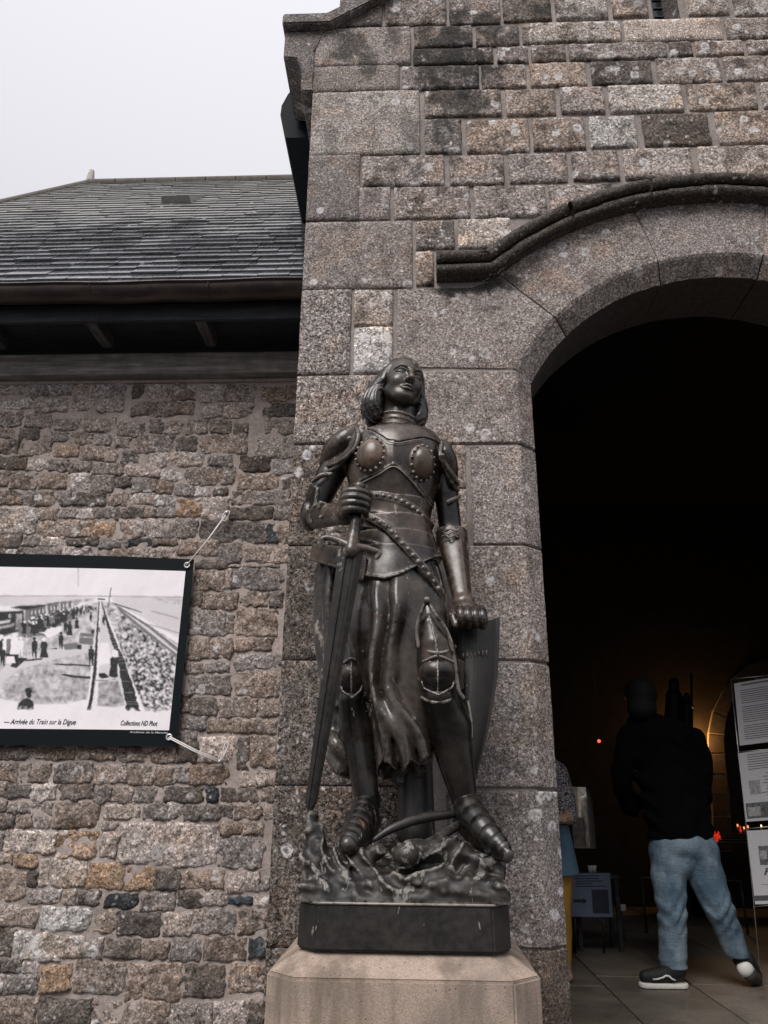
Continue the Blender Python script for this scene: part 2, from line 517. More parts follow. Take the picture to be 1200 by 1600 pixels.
BL = [  # quoins of the left corner
 (487, 43, 640, 101, 'm', D_), (489, 103, 624, 141, 'm', D_), (489, 143, 656, 240, 'l', D_), (484, 243, 562, 343, 'g', D_),
 (565, 243, 695, 290, 'm', G_), (556, 292, 610, 341, 'm', D_), (614, 291, 735, 340, 'm', G_), (740, 290, 854, 338, 'm', G_),
 (478, 346, 645, 449, 'm', D_), (649, 345, 711, 388, 'g', G_), (715, 341, 800, 386, 'l', G_), (649, 392, 678, 445, 'o', G_),
 (471, 453, 548, 583, 'g', C_), (552, 453, 615, 508, 'l', G_), (552, 511, 614, 581, 'w', G_),
 (466, 587, 640, 691, 'g', C_), (461, 696, 655, 850, 'd', C_), (451, 854, 640, 1030, 'd', C_),
 (440, 1034, 640, 1226, 'd', C_), (428, 1230, 640, 1480, 'd', C_), (415, 1484, 640, 1700, 'd', C_),
 (660, 695, 729, 761, 'o', G_), (660, 764, 730, 850, 'l', G_), (620, 50, 642, 98, 'm', D_),
 # the field above the doorway
 (530, -6, 597, 40, 'd', D_), (600, -6, 698, 38, 'm', G_), (701, -6, 782, 37, 'm', G_), (785, -6, 862, 32, 'd', G_), (867, -6, 950, 29, 'l', G_), (956, -6, 1013, 25, 'm', G_),
 (1073, -6, 1140, 22, 'l', G_), (1146, -6, 1240, 22, 'l', G_),
 (646, 40, 739, 72, 'm', G_), (743, 40, 812, 71, 'g', G_), (815, 34, 972, 65, 'l', G_), (975, 29, 1129, 62, 'l', D_), (1133, 27, 1240, 59, 'o', G_),
 (645, 75, 772, 99, 'd', G_), (776, 74, 826, 97, 'm', G_), (829, 69, 885, 95, 'm', G_), (888, 67, 1043, 92, 'm', G_), (1046, 65, 1083, 88, 'd', G_), (1086, 63, 1163, 85, 'm', G_), (1167, 62, 1240, 83, 'm', G_),
 (627, 103, 749, 138, 'm', G_), (752, 101, 823, 136, 'm', G_), (827, 98, 917, 134, 'o', G_), (923, 95, 1020, 131, 'd', G_), (1026, 90, 1128, 128, 'm', G_), (1132, 87, 1240, 124, 'm', G_),
 (662, 141, 784, 181, 'g', G_), (790, 139, 869, 179, 'o', G_), (875, 136, 945, 176, 'm', G_), (950, 133, 1068, 174, 'l', G_), (1074, 129, 1184, 170, 'o', G_), (1189, 127, 1260, 167, 'm', G_),
 (663, 186, 722, 238, 'g', G_), (728, 187, 828, 237, 'o', G_), (832, 184, 915, 233, 'b', G_), (921, 181, 996, 229, 'w', G_), (1004, 177, 1111, 226, 'd', G_), (1119, 173, 1240, 222, 'o', G_),
 (702, 243, 788, 288, 'm', G_), (795, 239, 888, 284, 'm', G_), (894, 236, 968, 281, 'm', G_), (974, 232, 1083, 279, 'p', G_), (1091, 228, 1240, 277, 'l', G_),
 (858, 288, 960, 334, 'm', G_),
]
for b in BL:
    block(*b)
# quoin returns round the left corner
for (ya, yb) in [(143, 240), (243, 343), (346, 449), (453, 583), (587, 691), (696, 850), (854, 1030), (1034, 1226), (1230, 1480), (1484, 1700)]:
    zt, zb = W2(480, ya)[1], W2(480, yb)[1]
    y = YG + .012
    while y < 3.74:
        y1 = min(y + random.uniform(.25, .5), 3.745)
        if 3.745 - y1 < .1: y1 = 3.745
        o = box('return_block', (XL - .001, y + .002, zb + .002), (XL + .05, y1 - .002, zt - .002), MAT['granite_dressed'], gab, .006); o.color = tone_of('m')
        y = y1
# plain courses of the half of the front that lies right of the picture
zz = -0.5
while zz < 5.0:
    hh = random.uniform(.17, .24)
    x = 2.62 + random.uniform(0, .12)
    while x < 3.55:
        ww = random.uniform(.28, .5)
        x1 = 3.609 if x + ww > 3.45 else x + ww
        v, f = stone_mesh(x + .004, x1 - .004, zz + .004, zz + hh - .004, YG - .002, bulge=.004, edge=.01, amp=.005, step=.03, seed=random.uniform(0, 90))
        o = mesh_obj('block', v, f, MAT['granite'], gab, True); o.color = tone_of(random.choice('mmlgo'))
        x = x1 + .006
    zz += hh

# jamb blocks with their chamfer
def jamb(y0, y1, xl_px, c, mirror=False, mat='granite_dressed'):
    zt, zb = W2(800, y0)[1], W2(800, y1)[1]
    xl = W2(xl_px, (y0 + y1) / 2)[0]
    zt += .005; zb -= .005
    if mirror: zt += .07; zb += .07
    xl = min(xl, X_AR - .1)
    g = .003
    prof = [(xl + g, YG + .05), (xl + g, YG + .006), (xl + g + .006, YG)]
    n = max(3, int((X_AR - xl) / .025))
    prof += [(xl + .01 + (X_AR - .01 - xl) * i / n, YG) for i in range(1, n)] + [(X_AR - .004, YG + .001), (X_AR + .004, YG + .005)]
    prof += [(X_AR + (X_IN - X_AR) * t, YG + CH * t) for t in (.25, .5, .75)]
    prof += [(X_IN - .003, YG + CH - .003), (X_IN, YG + CH + .006), (X_IN, YG + .2), (X_IN, Y_BACK - .02)]
    zsn = max(5, int((zt - zb) / .025))
    zl = [zb + g] + list(np.linspace(zb + g + .006, zt - g - .006, zsn)) + [zt - g]
    verts, faces = [], []
    sd = random.uniform(0, 50)
    for j, z in enumerate(zl):
        inset = .006 if j in (0, len(zl) - 1) else 0
        for (x, y) in prof:
            nn = fbm(x * 14 + sd, y * 14, z * 14, 3) * .003
            fx = 0.5 if x > X_AR + .01 else 0
            xx, yy = x - inset * fx - nn * fx, y + inset + (-nn if x < X_IN - .001 else 0)
            verts.append((xx if not mirror else 2 * AC[0] - xx, yy, z))
    m = len(prof)
    for j in range(len(zl) - 1):
        for i in range(m - 1):
            k = j * m + i
            faces.append((k, k + 1, k + m + 1, k + m) if not mirror else (k + m, k + m + 1, k + 1, k))
    faces.append(tuple(range(m))[::-1 if not mirror else 1]); faces.append(tuple((len(zl) - 1) * m + i for i in range(m))[::1 if not mirror else -1])
    o = mesh_obj('jamb_block', verts, faces, MAT[mat], gab, False)
    o.color = tone_of(c, .06)
    return o
for mir in (False, True):
    jamb(579, 691, 643, 'm', mir); jamb(696, 849, 736, 'm', mir); jamb(853, 1030, 720, 'm', mir)
    jamb(1036, 1230, 700, 'g', mir); jamb(1237, 1481, 700, 'g', mir); jamb(1486, 1760, 700, 'd', mir); 
    jamb(1765, 2200, 700, 'd', mir)

# arch stones
HR, HC = 1.65, (1.53, 2.21)                    # hood arc
def hood_z(x):
    if x > AC[0]: x = 2 * AC[0] - x
    return HC[1] + math.sqrt(HR * HR - (x - HC[0]) ** 2) if x > .494 else 3.41
def ang(px, py, r=None):
    x, z = W2(px, py)
    return math.atan2(z - AC[1], x - AC[0])
aA, aB, aC_ = ang(864, 492), ang(1029, 407), ang(1194, 398)
def voussoir(a0, a1, c, poly_outer):
    """poly_outer(t) gives the outer edge point for angle t"""
    n = max(6, int(abs(a1 - a0) * R_AR / .03))
    sd = random.uniform(0, 60)
    verts, faces = [], []
    g = .0042
    for j in range(n + 1):
        t = a0 + (a1 - a0) * j / n
        e = g * (1 if j == 0 else -1 if j == n else 0) / R_AR
        t2 = t + e * (1 if a1 > a0 else -1)
        ca, sa = math.cos(t2), math.sin(t2)
        ox, oz = poly_outer(t2)
        pts = [(ox, YG + .05, oz)]
        ax, az = AC[0] + ca * R_AR, AC[1] + sa * R_AR
        for s in np.linspace(0, 1, 12):
            pts.append((ox + (ax - ca * -.004 - ox) * s, YG + (.001 if s < 1 else .003), oz + (az + sa * .004 - oz) * s))
        for s in (.12, .5, .9, 1.0):
            r = R_AR + (R_IN - R_AR) * s
            pts.append((AC[0] + ca * r, YG + CH * s + .002, AC[1] + sa * r))
        for y in (YG + CH + .01, YG + .2, YG + .32, Y_BACK - .02):
            pts.append((AC[0] + ca * R_IN, y, AC[1] + sa * R_IN))
        inn = .005 if j in (0, n) else 0
        for (x, y, z) in pts:
            nn = fbm(x * 14 + sd, y * 14, z * 14, 3) * .003
            verts.append((x, y - nn + inn, z + (nn if y > YG + .02 else 0)))
    m = len(pts)
    for j in range(n):
        for i in range(m - 1):
            k = j * m + i
            faces.append((k, k + 1, k + m + 1, k + m))
    faces.append(tuple(range(m))); faces.append(tuple(n * m + i for i in range(m)))
    o = mesh_obj('voussoir', verts, faces, [MAT['granite_dressed'], MAT['soffit_stone']], gab)
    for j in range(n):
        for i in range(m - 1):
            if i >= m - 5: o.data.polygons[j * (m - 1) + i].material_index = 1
    bm = bmesh.new(); bm.from_mesh(o.data); bmesh.ops.recalc_face_normals(bm, faces=bm.faces); bm.to_mesh(o.data); bm.free()
    o.color = tone_of(c, .05)
def radial_to_hood(t):
    ca, sa = math.cos(t), math.sin(t)
    r = R_AR
    while r < 1.9 and AC[1] + sa * r < hood_z(AC[0] + ca * r) + .05:
        r += .01
    return AC[0] + ca * r, AC[1] + sa * r
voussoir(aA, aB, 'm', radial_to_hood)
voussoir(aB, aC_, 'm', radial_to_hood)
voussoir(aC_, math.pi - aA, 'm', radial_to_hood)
# springers: big squared blocks that carry the first part of the arc
a_sp = math.atan2(2.905 - AC[1], X_AR - AC[0])
zb_sp, zt_sp = W2(700, 575)[1], W2(650, 451)[1]
xl_sp = W2(620, 515)[0]
def springer_outer(mir):
    c0 = (xl_sp + .003, zb_sp + .003); c1 = (xl_sp + .003, zt_sp)
    pA = radial_to_hood(aA)
    line = [c0, c1, (0.30, zt_sp), (0.41, zt_sp + .05), pA]
    seg = [math.dist(line[i], line[i + 1]) for i in range(len(line) - 1)]
    def f(t):
        a1 = aA if not mir else math.pi - aA
        a0 = a_sp if not mir else math.pi - a_sp
        s = (t - a0) / (a1 - a0)
        s = min(max(s, 0), 1) * sum(seg)
        for i, L in enumerate(seg):
            if s <= L or i == len(seg) - 1:
                q = s / L
                x = line[i][0] + (line[i + 1][0] - line[i][0]) * q; z = line[i][1] + (line[i + 1][1] - line[i][1]) * q
                return (x if not mir else 2 * AC[0] - x), z
            s -= L
    return f
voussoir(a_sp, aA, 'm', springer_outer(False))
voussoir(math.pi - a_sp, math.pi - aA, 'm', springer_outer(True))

# hood mould with two rolls and a hollow, swept round the arch
prof = [(-.004, -.03), (0, .0), (.002, .03), (.004, .048)]
prof += [(.026 + .024 * math.cos(a), .056 + .024 * math.sin(a)) for a in np.linspace(R(200), R(20), 9)]
prof += [(.052, .052), (.058, .050), (.064, .056)]
prof += [(.086 + .030 * math.cos(a), .072 + .030 * math.sin(a)) for a in np.linspace(R(190), R(10), 9)]
prof += [(.118, .055), (.130, .02), (.135, 0), (.135, -.03)]
path = [(.116, 3.408), (.2, 3.408), (.30, 3.410), (.375, 3.413), (.40, 3.420), (.43, 3.44), (.46, 3.467)]
a_h0 = math.atan2(3.494 - HC[1], .494 - HC[0])
path += [(HC[0] + HR * math.cos(a), HC[1] + HR * math.sin(a)) for a in np.linspace(a_h0, math.pi / 2, 46)]
def sweep_hood(path, name, mir):
    verts, faces = [], []
    P = [Vector((x, z)) for x, z in path]
    for i, p in enumerate(P):
        t = (P[min(i + 1, len(P) - 1)] - P[max(i - 1, 0)]).normalized()
        n = Vector((-t.y, t.x))
        if i == 0: n = Vector((0, 1))
        for (u, w) in prof:
            x, z = p.x + n.x * u, p.y + n.y * u
            nn = fbm(x * 16, w * 16, z * 16, 3) * .0045
            verts.append((x if not mir else 2 * AC[0] - x, YG - w - nn, z + nn))
    m = len(prof)
    for i in range(len(P) - 1):
        for k in range(m - 1):
            q = i * m + k
            faces.append((q, q + m, q + m + 1, q + 1) if not mir else (q + 1, q + m + 1, q + m, q))
    faces.append(tuple(range(m))); faces.append(tuple((len(P) - 1) * m + k for k in range(m)))
    o = mesh_obj(name, verts, faces, MAT['moulding'], gab, True)
    o.color = (.085, .073, .065, 1)
    sm = o.data
    sm.polygons[len(sm.polygons) - 1].use_smooth = False; sm.polygons[len(sm.polygons) - 2].use_smooth = False
cut = [i for i, p in enumerate(path) if p[0] > .80][0]
cut2 = [i for i, p in enumerate(path) if p[0] > 1.20][0]
for mir in (False, True):
    sweep_hood(path[:cut + 1], 'hood_mould', mir)
    sweep_hood([(x, z + .001) for x, z in path[cut:cut2 + 1]], 'hood_mould', mir)
    sweep_hood(path[cut2:], 'hood_mould', mir)

# kneelers and raking copings
def prism(name, poly, y0, y1, m, parent, bev=.006, col=None):
    bm = bmesh.new()
    v = [bm.verts.new((x, y0, z)) for x, z in poly]
    f = bm.faces.new(v)
    r = bmesh.ops.extrude_face_region(bm, geom=[f])
    bmesh.ops.translate(bm, vec=(0, y1 - y0, 0), verts=[g for g in r['geom'] if isinstance(g, bmesh.types.BMVert)])
    if bev: bmesh.ops.bevel(bm, geom=bm.edges[:], offset=bev, segments=2, affect='EDGES')
    o = bm_obj(name, bm, m, parent)
    if col: o.color = col
    return o
for mir in (0, 1):
    fx = (lambda x: x) if not mir else (lambda x: 2 * AC[0] - x)
    prism('kneeler', [(fx(x), z) for x, z in [(-.735, 5.16), (-.735, 4.96), (-.66, 4.95), (-.640, 4.91), (-.625, 4.865), (-.625, 4.715), (-.615, 4.70), (XL - .002, 4.70), (XL - .002, 5.0), (-.50, 5.16)]],
          YG - .004, Y_BACK, MAT['granite_dressed'], gab, .006, (.20, .18, .172, 1))
    prism('coping', [(fx(x), z) for x, z in [(-.745, 5.163), (-.745, 5.243), (-.49, 5.243), (1.529, 5.243 + 2.019 * GS), (1.529, 5.163 + 2.019 * GS), (-.47, 5.163)]],
          YG - .055, Y_BACK + .05, MAT['granite_dressed'], gab, .008, (.20, .185, .178, 1))
# slit window with splayed reveal and leaded pane
wn = empty('w', (0, 0, 0)); bpy.data.objects.remove(wn)
x0, x1, z0, z1 = WIN
v = [(x0, YG + .01, z0), (x1, YG + .01, z0), (x1, YG + .01, z1), (x0, YG + .01, z1),
     (x0 + .02, YG + .16, z0 + .012), (x1 - .03, YG + .16, z0 + .012), (x1 - .03, YG + .16, z1), (x0 + .02, YG + .16, z1)]
rv = mesh_obj('window_reveal', v, [(0, 1, 5, 4), (1, 2, 6, 5), (3, 0, 4, 7), (2, 3, 7, 6)], MAT['granite_dressed'], gab); rv.color = (.16, .14, .13, 1)
wp = box('window_pane', (x0 + .015, YG + .155, z0), (x1 - .02, YG + .165, z1), MAT['window_glass'], gab)
for i in range(9):
    zz = z0 + .02 + i * .07
    box('lead_bar', (x0 + .018, YG + .147, zz), (x1 - .028, YG + .153, zz + .006), MAT['lead'], wp)
box('lead_bar', (x0 + .058, YG + .146, z0), (x0 + .065, YG + .152, z1), MAT['lead'], wp)
# side wall, roof planes and overhanging eave of the nave behind the gable
plain('slate_dark', (0.012, 0.015, 0.019), 0.7, bump=.3, scale=25, spec=.12)
box('aisle_wall', (3.612, 3.45, GZ), (6.6, Y_BACK, 4.4), MAT['mortar'], gab)
box('aisle_roof', (3.62, 3.4, 4.4), (6.7, 8.95, 4.5), MAT['slate_dark'], gab)
for sx, nm in ((XL + .003, 'side_wall'), (6.6, 'side_wall')):
    box(nm, (sx if sx < 0 else sx - .42, Y_BACK, GZ), (sx + .42 if sx < 0 else sx, 8.9, 5.05 if sx < 0 else 4.39), MAT['mortar'], gab)
for mir in (0, 1):
    fx = (lambda x: x) if not mir else (lambda x: 2 * AC[0] - x)
    prism('nave_roof', [(fx(x), z) for x, z in [(-.80, 4.93), (-.80, 4.97), (-.49, 5.20), (1.53, 5.2 + 2.02 * GS - .02), (1.53, 5.2 + 2.02 * GS - .1), (-.49, 5.1)]], Y_BACK + .06, 8.9, MAT['slate_dark'], gab, 0)
    # boarded eave: a bracketed soffit and a swelling gutter board, seen end on
    pr_ = [W2(px, py, 3.66) for px, py in [(447, 87), (464, 88), (468, 108), (468, 136), (487, 140), (491, 152), (491, 215), (478, 215), (446, 215), (441, 196), (438, 180), (440, 165), (450, 147), (459, 137), (454, 124), (450, 106)]]
    prism('eave_board', [(fx(x), z) for x, z in pr_], 3.66, 8.9, MAT['slate_dark'], gab, 0)
    tube('eave_wire', [(fx(W2(469, 140, 3.64)[0]), 3.64, W2(469, 140, 3.64)[1]), (fx(W2(469, 140, 3.64)[0] - .01), 8.8, W2(469, 140, 3.64)[1] - .02)], .004, MAT['lead'], gab)
# ================================================================== LOWER RUBBLE BUILDING ON THE LEFT
low = empty('rubble_stone_annex', (-1.5, YL, GZ))
tag(low, 'low rubble stone building with slate roof, dark gutter and timber eaves, left of the gable', 'building')
XA, XB = -5.2, XL - .002
# mortar bed with gentle relief
vs, fs = [], []
nx, nz = 130, 190
for j in range(nz + 1):
    for i in range(nx + 1):
        x = -3.0 + (XB + 3.0) * i / nx; z = GZ + (3.22 - GZ) * j / nz
        vs.append((x, YL - .004 * fbm(x * 9, 1, z * 9, 3) - .003 * fbm(x * 30, 2, z * 30, 2), z))
for j in range(nz):
    for i in range(nx):
        k = j * (nx + 1) + i
        fs.append((k, k + 1, k + nx + 2, k + nx + 1))
mesh_obj('mortar_bed', vs, fs, MAT['mortar_rubble'], low, True)
box('wall_core', (XA, YL + .05, GZ), (XB, YL + .5, 3.22), MAT['mortar_rubble'], low)
box('wall_end', (XA, YL + .001, GZ), (-3.0, YL + .05, 3.22), MAT['mortar_rubble'], low)

Z1 = (0, 580, 2.5, """-40,45,92,95,l 108,42,282,98,p 298,50,488,105,p 520,58,558,106,d 570,55,660,105,l 672,50,765,115,b 790,55,876,120,l 882,55,992,120,g 1022,62,1115,118,b 1128,58,1175,110,b
-40,108,125,150,l 142,104,264,162,l 285,106,370,152,p 388,108,482,160,p 515,122,610,174,b 616,120,758,175,b 790,128,865,182,l 875,125,985,182,p 1030,125,1058,180,d 1066,124,1175,178,d
-40,160,85,216,g 104,172,202,220,g 218,188,315,230,g 326,184,448,238,b 462,196,566,256,g 590,190,636,240,g 648,194,708,245,l 730,192,808,245,g 822,194,904,242,b 915,205,968,248,g 1040,188,1175,245,g
-40,225,56,262,b 78,226,150,272,d 168,238,262,276,g 278,243,358,284,b 375,252,432,290,g 450,260,508,300,g 528,250,676,320,g 692,260,766,312,d 785,250,962,320,b 1005,258,1165,340,g
-40,275,72,325,d 84,276,198,330,b 214,290,306,334,b 316,296,458,348,o 478,312,542,358,g 575,318,792,372,p 815,332,906,372,g 938,334,1052,394,d 1068,348,1165,400,g
-40,336,102,384,d 108,345,188,388,l 195,348,268,390,g 275,354,354,396,g 360,362,478,402,g 488,372,622,414,p 628,388,715,430,l 722,380,916,445,g 930,402,1085,465,b 1105,415,1160,478,d
-40,395,32,450,b 44,395,148,460,b 155,400,262,460,b 274,402,350,468,p 360,408,445,470,g 455,414,512,456,d 518,420,608,474,g 614,432,676,480,b 684,440,756,490,g 764,452,820,490,p 834,456,886,486,d 906,466,983,520,b 990,468,1132,522,g
-40,470,88,524,b 95,470,218,528,g 222,472,278,526,g 284,476,412,526,d 420,478,500,524,b 505,478,600,522,p 608,486,684,528,g 692,500,785,568,r 792,492,888,575,p 898,530,1065,580,d 1072,500,1155,582,g
-40,530,140,636,p 148,534,222,582,b 236,536,300,574,g 304,540,364,576,p 370,538,462,578,g 466,534,560,574,d 564,535,612,572,b 618,532,686,570,g
148,586,362,650,b 370,590,450,650,r 468,582,634,652,p 645,582,768,654,g 785,588,1040,672,d 1046,598,1080,672,k 1086,600,1155,672,b
-40,640,84,690,b 88,642,155,684,g 160,648,248,684,l 254,652,385,684,d 390,655,500,690,g 505,658,590,686,k 600,658,690,682,d 702,664,850,722,b 948,684,1130,745,b
-40,694,90,735,d 95,690,240,735,g 245,688,345,735,p 350,692,420,735,g 428,694,515,735,b 520,694,580,735,g 588,688,694,735,p""")
Z5 = (0, 780, 2.609, """895,183,982,262,g 930,268,1140,276,g 800,242,925,284,d 800,292,912,370,b 917,287,945,365,g 952,282,1155,370,g
780,380,822,435,d 828,382,965,450,b 985,380,1090,438,b 1098,380,1150,440,g
770,455,915,555,g 920,470,950,550,g 965,447,1130,555,b
765,570,855,655,b 862,568,945,650,b 960,567,1110,620,b 960,630,1140,695,g
760,665,830,712,g 838,665,935,706,g 770,717,940,800,g 962,705,1120,805,b 1126,720,1145,800,g
740,795,775,870,b 782,812,885,880,g 896,812,1050,890,o 1060,820,1140,888,b
740,888,845,940,g 850,897,940,950,b 950,900,1125,956,b
730,947,800,980,g 725,985,805,1070,d 812,967,955,1075,p 965,975,1012,1100,d 1020,967,1130,1090,b
-60,1010,35,1065,b 40,1010,120,1060,g 125,1015,305,1062,b 315,1015,475,1062,b 485,1015,715,1070,b""")
Z6 = (0, 1180, 2.609, """-60,38,70,108,g 84,38,210,110,b 225,36,375,112,g 390,42,512,118,p 522,42,628,122,o 634,42,704,120,o 715,50,765,115,g 770,44,928,118,b 985,65,1122,125,l
-60,112,25,168,b 30,118,125,176,g 130,120,225,185,l 236,122,382,182,d 390,130,455,190,g 460,130,540,190,b 552,132,660,190,g 670,128,826,192,d 842,130,888,192,k 905,132,1050,190,d 1065,135,1115,190,b
-60,186,30,235,g 35,190,125,236,g 130,190,212,240,g 222,192,402,296,b 425,200,568,265,o 585,198,682,264,g 686,198,748,262,p 754,204,810,268,d 818,200,945,262,g 958,200,1065,262,b 1080,200,1118,260,b
-60,242,60,296,d 65,244,130,294,b 135,248,205,296,p 415,274,482,304,g 900,272,985,325,b 990,272,1070,325,b
-60,310,15,394,g 22,308,145,394,p 152,312,225,400,l 235,312,398,415,r 410,318,478,420,p 487,280,885,448,p 892,335,1072,462,g
-60,402,50,446,b 66,408,152,455,r -60,468,105,590,b 118,474,148,532,d 165,422,352,538,l 362,440,508,545,r 514,455,628,548,r 634,470,738,550,d 746,470,912,545,b 930,480,1055,560,p 1060,500,1095,550,g
118,548,250,605,g 260,552,312,608,l 318,560,405,614,d 425,568,560,620,k 575,560,710,636,g 726,560,818,624,d 830,555,925,610,p 930,578,1025,608,k 1035,575,1095,620,l
-60,612,152,700,o 165,620,370,715,w 378,630,475,720,o 486,642,655,735,d 668,642,780,735,p 790,630,955,725,g 975,630,1085,725,b
-60,708,55,815,d 62,722,255,838,w 262,740,418,825,p 432,750,575,828,d 582,755,690,830,b 698,750,815,838,g 832,740,1005,836,b 1018,745,1085,822,k
-60,832,92,882,d 97,842,155,890,p 165,852,295,965,r 305,842,512,970,b 517,850,735,1000,b 752,852,915,985,d 935,850,1080,970,b 20,895,150,975,g -60,890,15,970,p
-60,992,150,1100,b 157,992,372,1110,d 380,1000,492,1100,b 500,1005,688,1110,b 697,1010,865,1110,g 875,1005,1005,1110,p 1015,1000,1075,1110,d""")
def rubble(x0, x1, z0, z1, c, cheap=False):
    h = z1 - z0
    return stone_mesh(x0, x1, z0, z1, YL - .005, bulge=random.uniform(.0, .008), edge=min(.006, h * .12), amp=random.uniform(.007, .014), freq=11 + random.uniform(0, 8),
                      depth=.03, step=.011 if not cheap else .025, wob=.013, corner=.05, seed=random.uniform(0, 90), tilt=random.uniform(-.04, .04))
n_st = 0
for (ox, oy, sc, txt) in (Z1, Z5, Z6):
    for tok in txt.split():
        a, b, c_, d, col = tok.split(',')
        a, b, c_, d = (float(q) for q in (a, b, c_, d))
        xa, xb, ya, yb = ox + a / sc, ox + c_ / sc, oy + b / sc, oy + d / sc
        zt, zb = at((xa + xb) / 2, ya, YL).z, at((xa + xb) / 2, yb, YL).z
        xl, xr = at(xa, (ya + yb) / 2, YL).x, at(xb, (ya + yb) / 2, YL).x
        xr = min(xr, XB - .008)
        if xr - xl < .02: continue
        v, f = rubble(xl - .009, xr + .009 if xr < XB - .013 else xr, zb - .007, zt + .007, col)
        o = mesh_obj('stone', v, f, MAT['rubble'], low, True)
        o.color = tone_of(col, .2)
        n_st += 1
# courses the picture does not show (behind the banner, left of and below the frame): one joined bed
V, Fc = [], []
edge_t = sorted((at(-24, q, YL).z, at(-24, q, YL).x) for q in range(500, 1700, 40))
def fill(x0, x1_, z0, z1):
    z = z0
    while z < z1 - .03:
        h = min(random.uniform(.06, .11), z1 - z)
        x = x0
        x1 = x1_ if x1_ is not None else float(np.interp(z + h / 2, [q[0] for q in edge_t], [q[1] for q in edge_t]))
        while x < x1 - .03:
            w = min(random.uniform(.09, .26), x1 - x)
            v, f = rubble(x + .006, x + w - .006, z + .006, z + h - .006, 'b', True)
            k = len(V); V.extend(v); Fc.extend([tuple(i + k for i in q) for q in f])
            x += w
        z += h
zp0, zp1 = at(150, 1160, YL).z, at(150, 873, YL).z
fill(-2.25, at(285, 1000, YL).x - .02, zp0 + .03, zp1 - .03)
fill(-3.0, XB - .01, GZ, at(200, 1600, YL).z - .02)
fill(-3.0, None, at(0, 1600, YL).z, 3.12)
o = mesh_obj('hidden_courses', V, Fc, MAT['rubble'], low, True); o.color = (.25, .215, .19, 1); tag(o, kind='stuff')

# ---- timber eaves
def wood(name, col, rough=.75, stretch=(1.5, 22, 22)):
    k = NB(name)
    p = k.pos(stretch)
    n1 = k.noise(p, 2.2, 5, .65, .3); n2 = k.noise(k.pos(), 14, 4)
    c = k.mix(1.0, col, k.ramp(n1, [(.3, .55), (.5, 1.0), (.72, 1.7)]), 'MULTIPLY')
    c = k.mix(1.0, c, k.ramp(n2, [(.3, .75), (.7, 1.2)]), 'MULTIPLY')
    return k.done(c, rough, k.bump(n1, .5, .004))
wood('timber_grey', (.23, .215, .20)); wood('timber_dark', (.028, .032, .036)); wood('timber_rafter', (.09, .088, .085), .8, (20, 2, 20))
zt, zb = 3.318, 3.185
box('wall_plate', (XA, YL - .075, zb), (XB - .001, YL + .3, zt), MAT['timber_grey'], low, .006)
box('plate_fillet', (XA, YL - .05, zt + .002), (XB - .001, YL + .2, zt + .03), MAT['timber_dark'], low, .004)
box('mortar_fillet', (XA, YL - .016, zb - .022), (XB - .002, YL + .02, zb - .001), MAT['mortar_rubble'], low, .005)
YF = 3.40
box('fascia', (XA, YF - .012, 3.335), (XB - .001, YF + .012, 3.435), MAT['timber_dark'], low, .003)
box('soffit_board', (XA, YF + .013, 3.43), (XB - .001, YL + .3, 3.45), MAT['timber_dark'], low)
for px in (150, 318, -20, -200, -400, -600):
    x = at(px, 512, 3.5).x
    prism('rafter_tail', [(x - .03, 3.428), (x + .03, 3.428), (x + .03, 3.35), (x - .03, 3.35)], YF + .014, YL - .076, MAT['timber_rafter'], low, .004)
# ---- half round gutter
k = NB('gutter_metal')
p = k.pos((1, 3, 3)); n1 = k.noise(p, 5, 5, .6); n2 = k.noise(k.pos((6, 1, 1)), 9, 3)
c = k.mix(k.ramp(n1, [(.4, 0), (.65, 1)]), (.042, .030, .028), (.085, .062, .055))
c = k.mix(k.ramp(k.noise(k.pos(), 34, 3, .7), [(.68, 0), (.74, .5)]), c, (.3, .3, .3))
k.done(c, k.ramp(n2, [(.3, .32), (.7, .5)]), k.bump(n1, .15, .01), .35)
YGU, ZGU, RG = 3.315, 3.474, .068
V, Fc = [], []
nL = 60
angs = list(np.linspace(R(182), R(358), 15))
for i in range(nL + 1):
    x = XA + (XB - .002 - XA) * i / nL
    dz = .0025 * math.sin(i * .9) + .004 * math.sin(i * .23)
    ring = [(YGU + RG * math.cos(a), ZGU + RG * math.sin(a) + dz) for a in angs]
    lip = [(YGU - RG - .006, ZGU + .004 + dz), (YGU - RG - .008, ZGU - .004 + dz)]
    ring2 = [(YGU + (RG - .004) * math.cos(a), ZGU + (RG - .004) * math.sin(a) + dz) for a in angs[::-1]]
    ring = lip[::-1][:0] + [(YGU - RG - .007, ZGU - .006 + dz), (YGU - RG - .009, ZGU + .002 + dz), (YGU - RG - .002, ZGU + .007 + dz)][:1] + ring + ring2 + [(YGU - RG - .002, ZGU + .007 + dz), (YGU - RG - .009, ZGU + .002 + dz)]
    m = len(ring)
    V.extend((x, y, z) for y, z in ring)
for i in range(nL):
    for q in range(m):
        Fc.append((i * m + q, i * m + (q + 1) % m, (i + 1) * m + (q + 1) % m, (i + 1) * m + q))
gu = mesh_obj('gutter', V, Fc, MAT['gutter_metal'], low, True)
for px in (140, 325, -150):
    x = at(px, 455, 3.26).x
    tube('gutter_joint', [(x, YGU + (RG + .002) * math.cos(a), ZGU + (RG + .002) * math.sin(a)) for a in np.linspace(R(178), R(350), 12)], .0035, MAT['gutter_metal'], gu, 6)
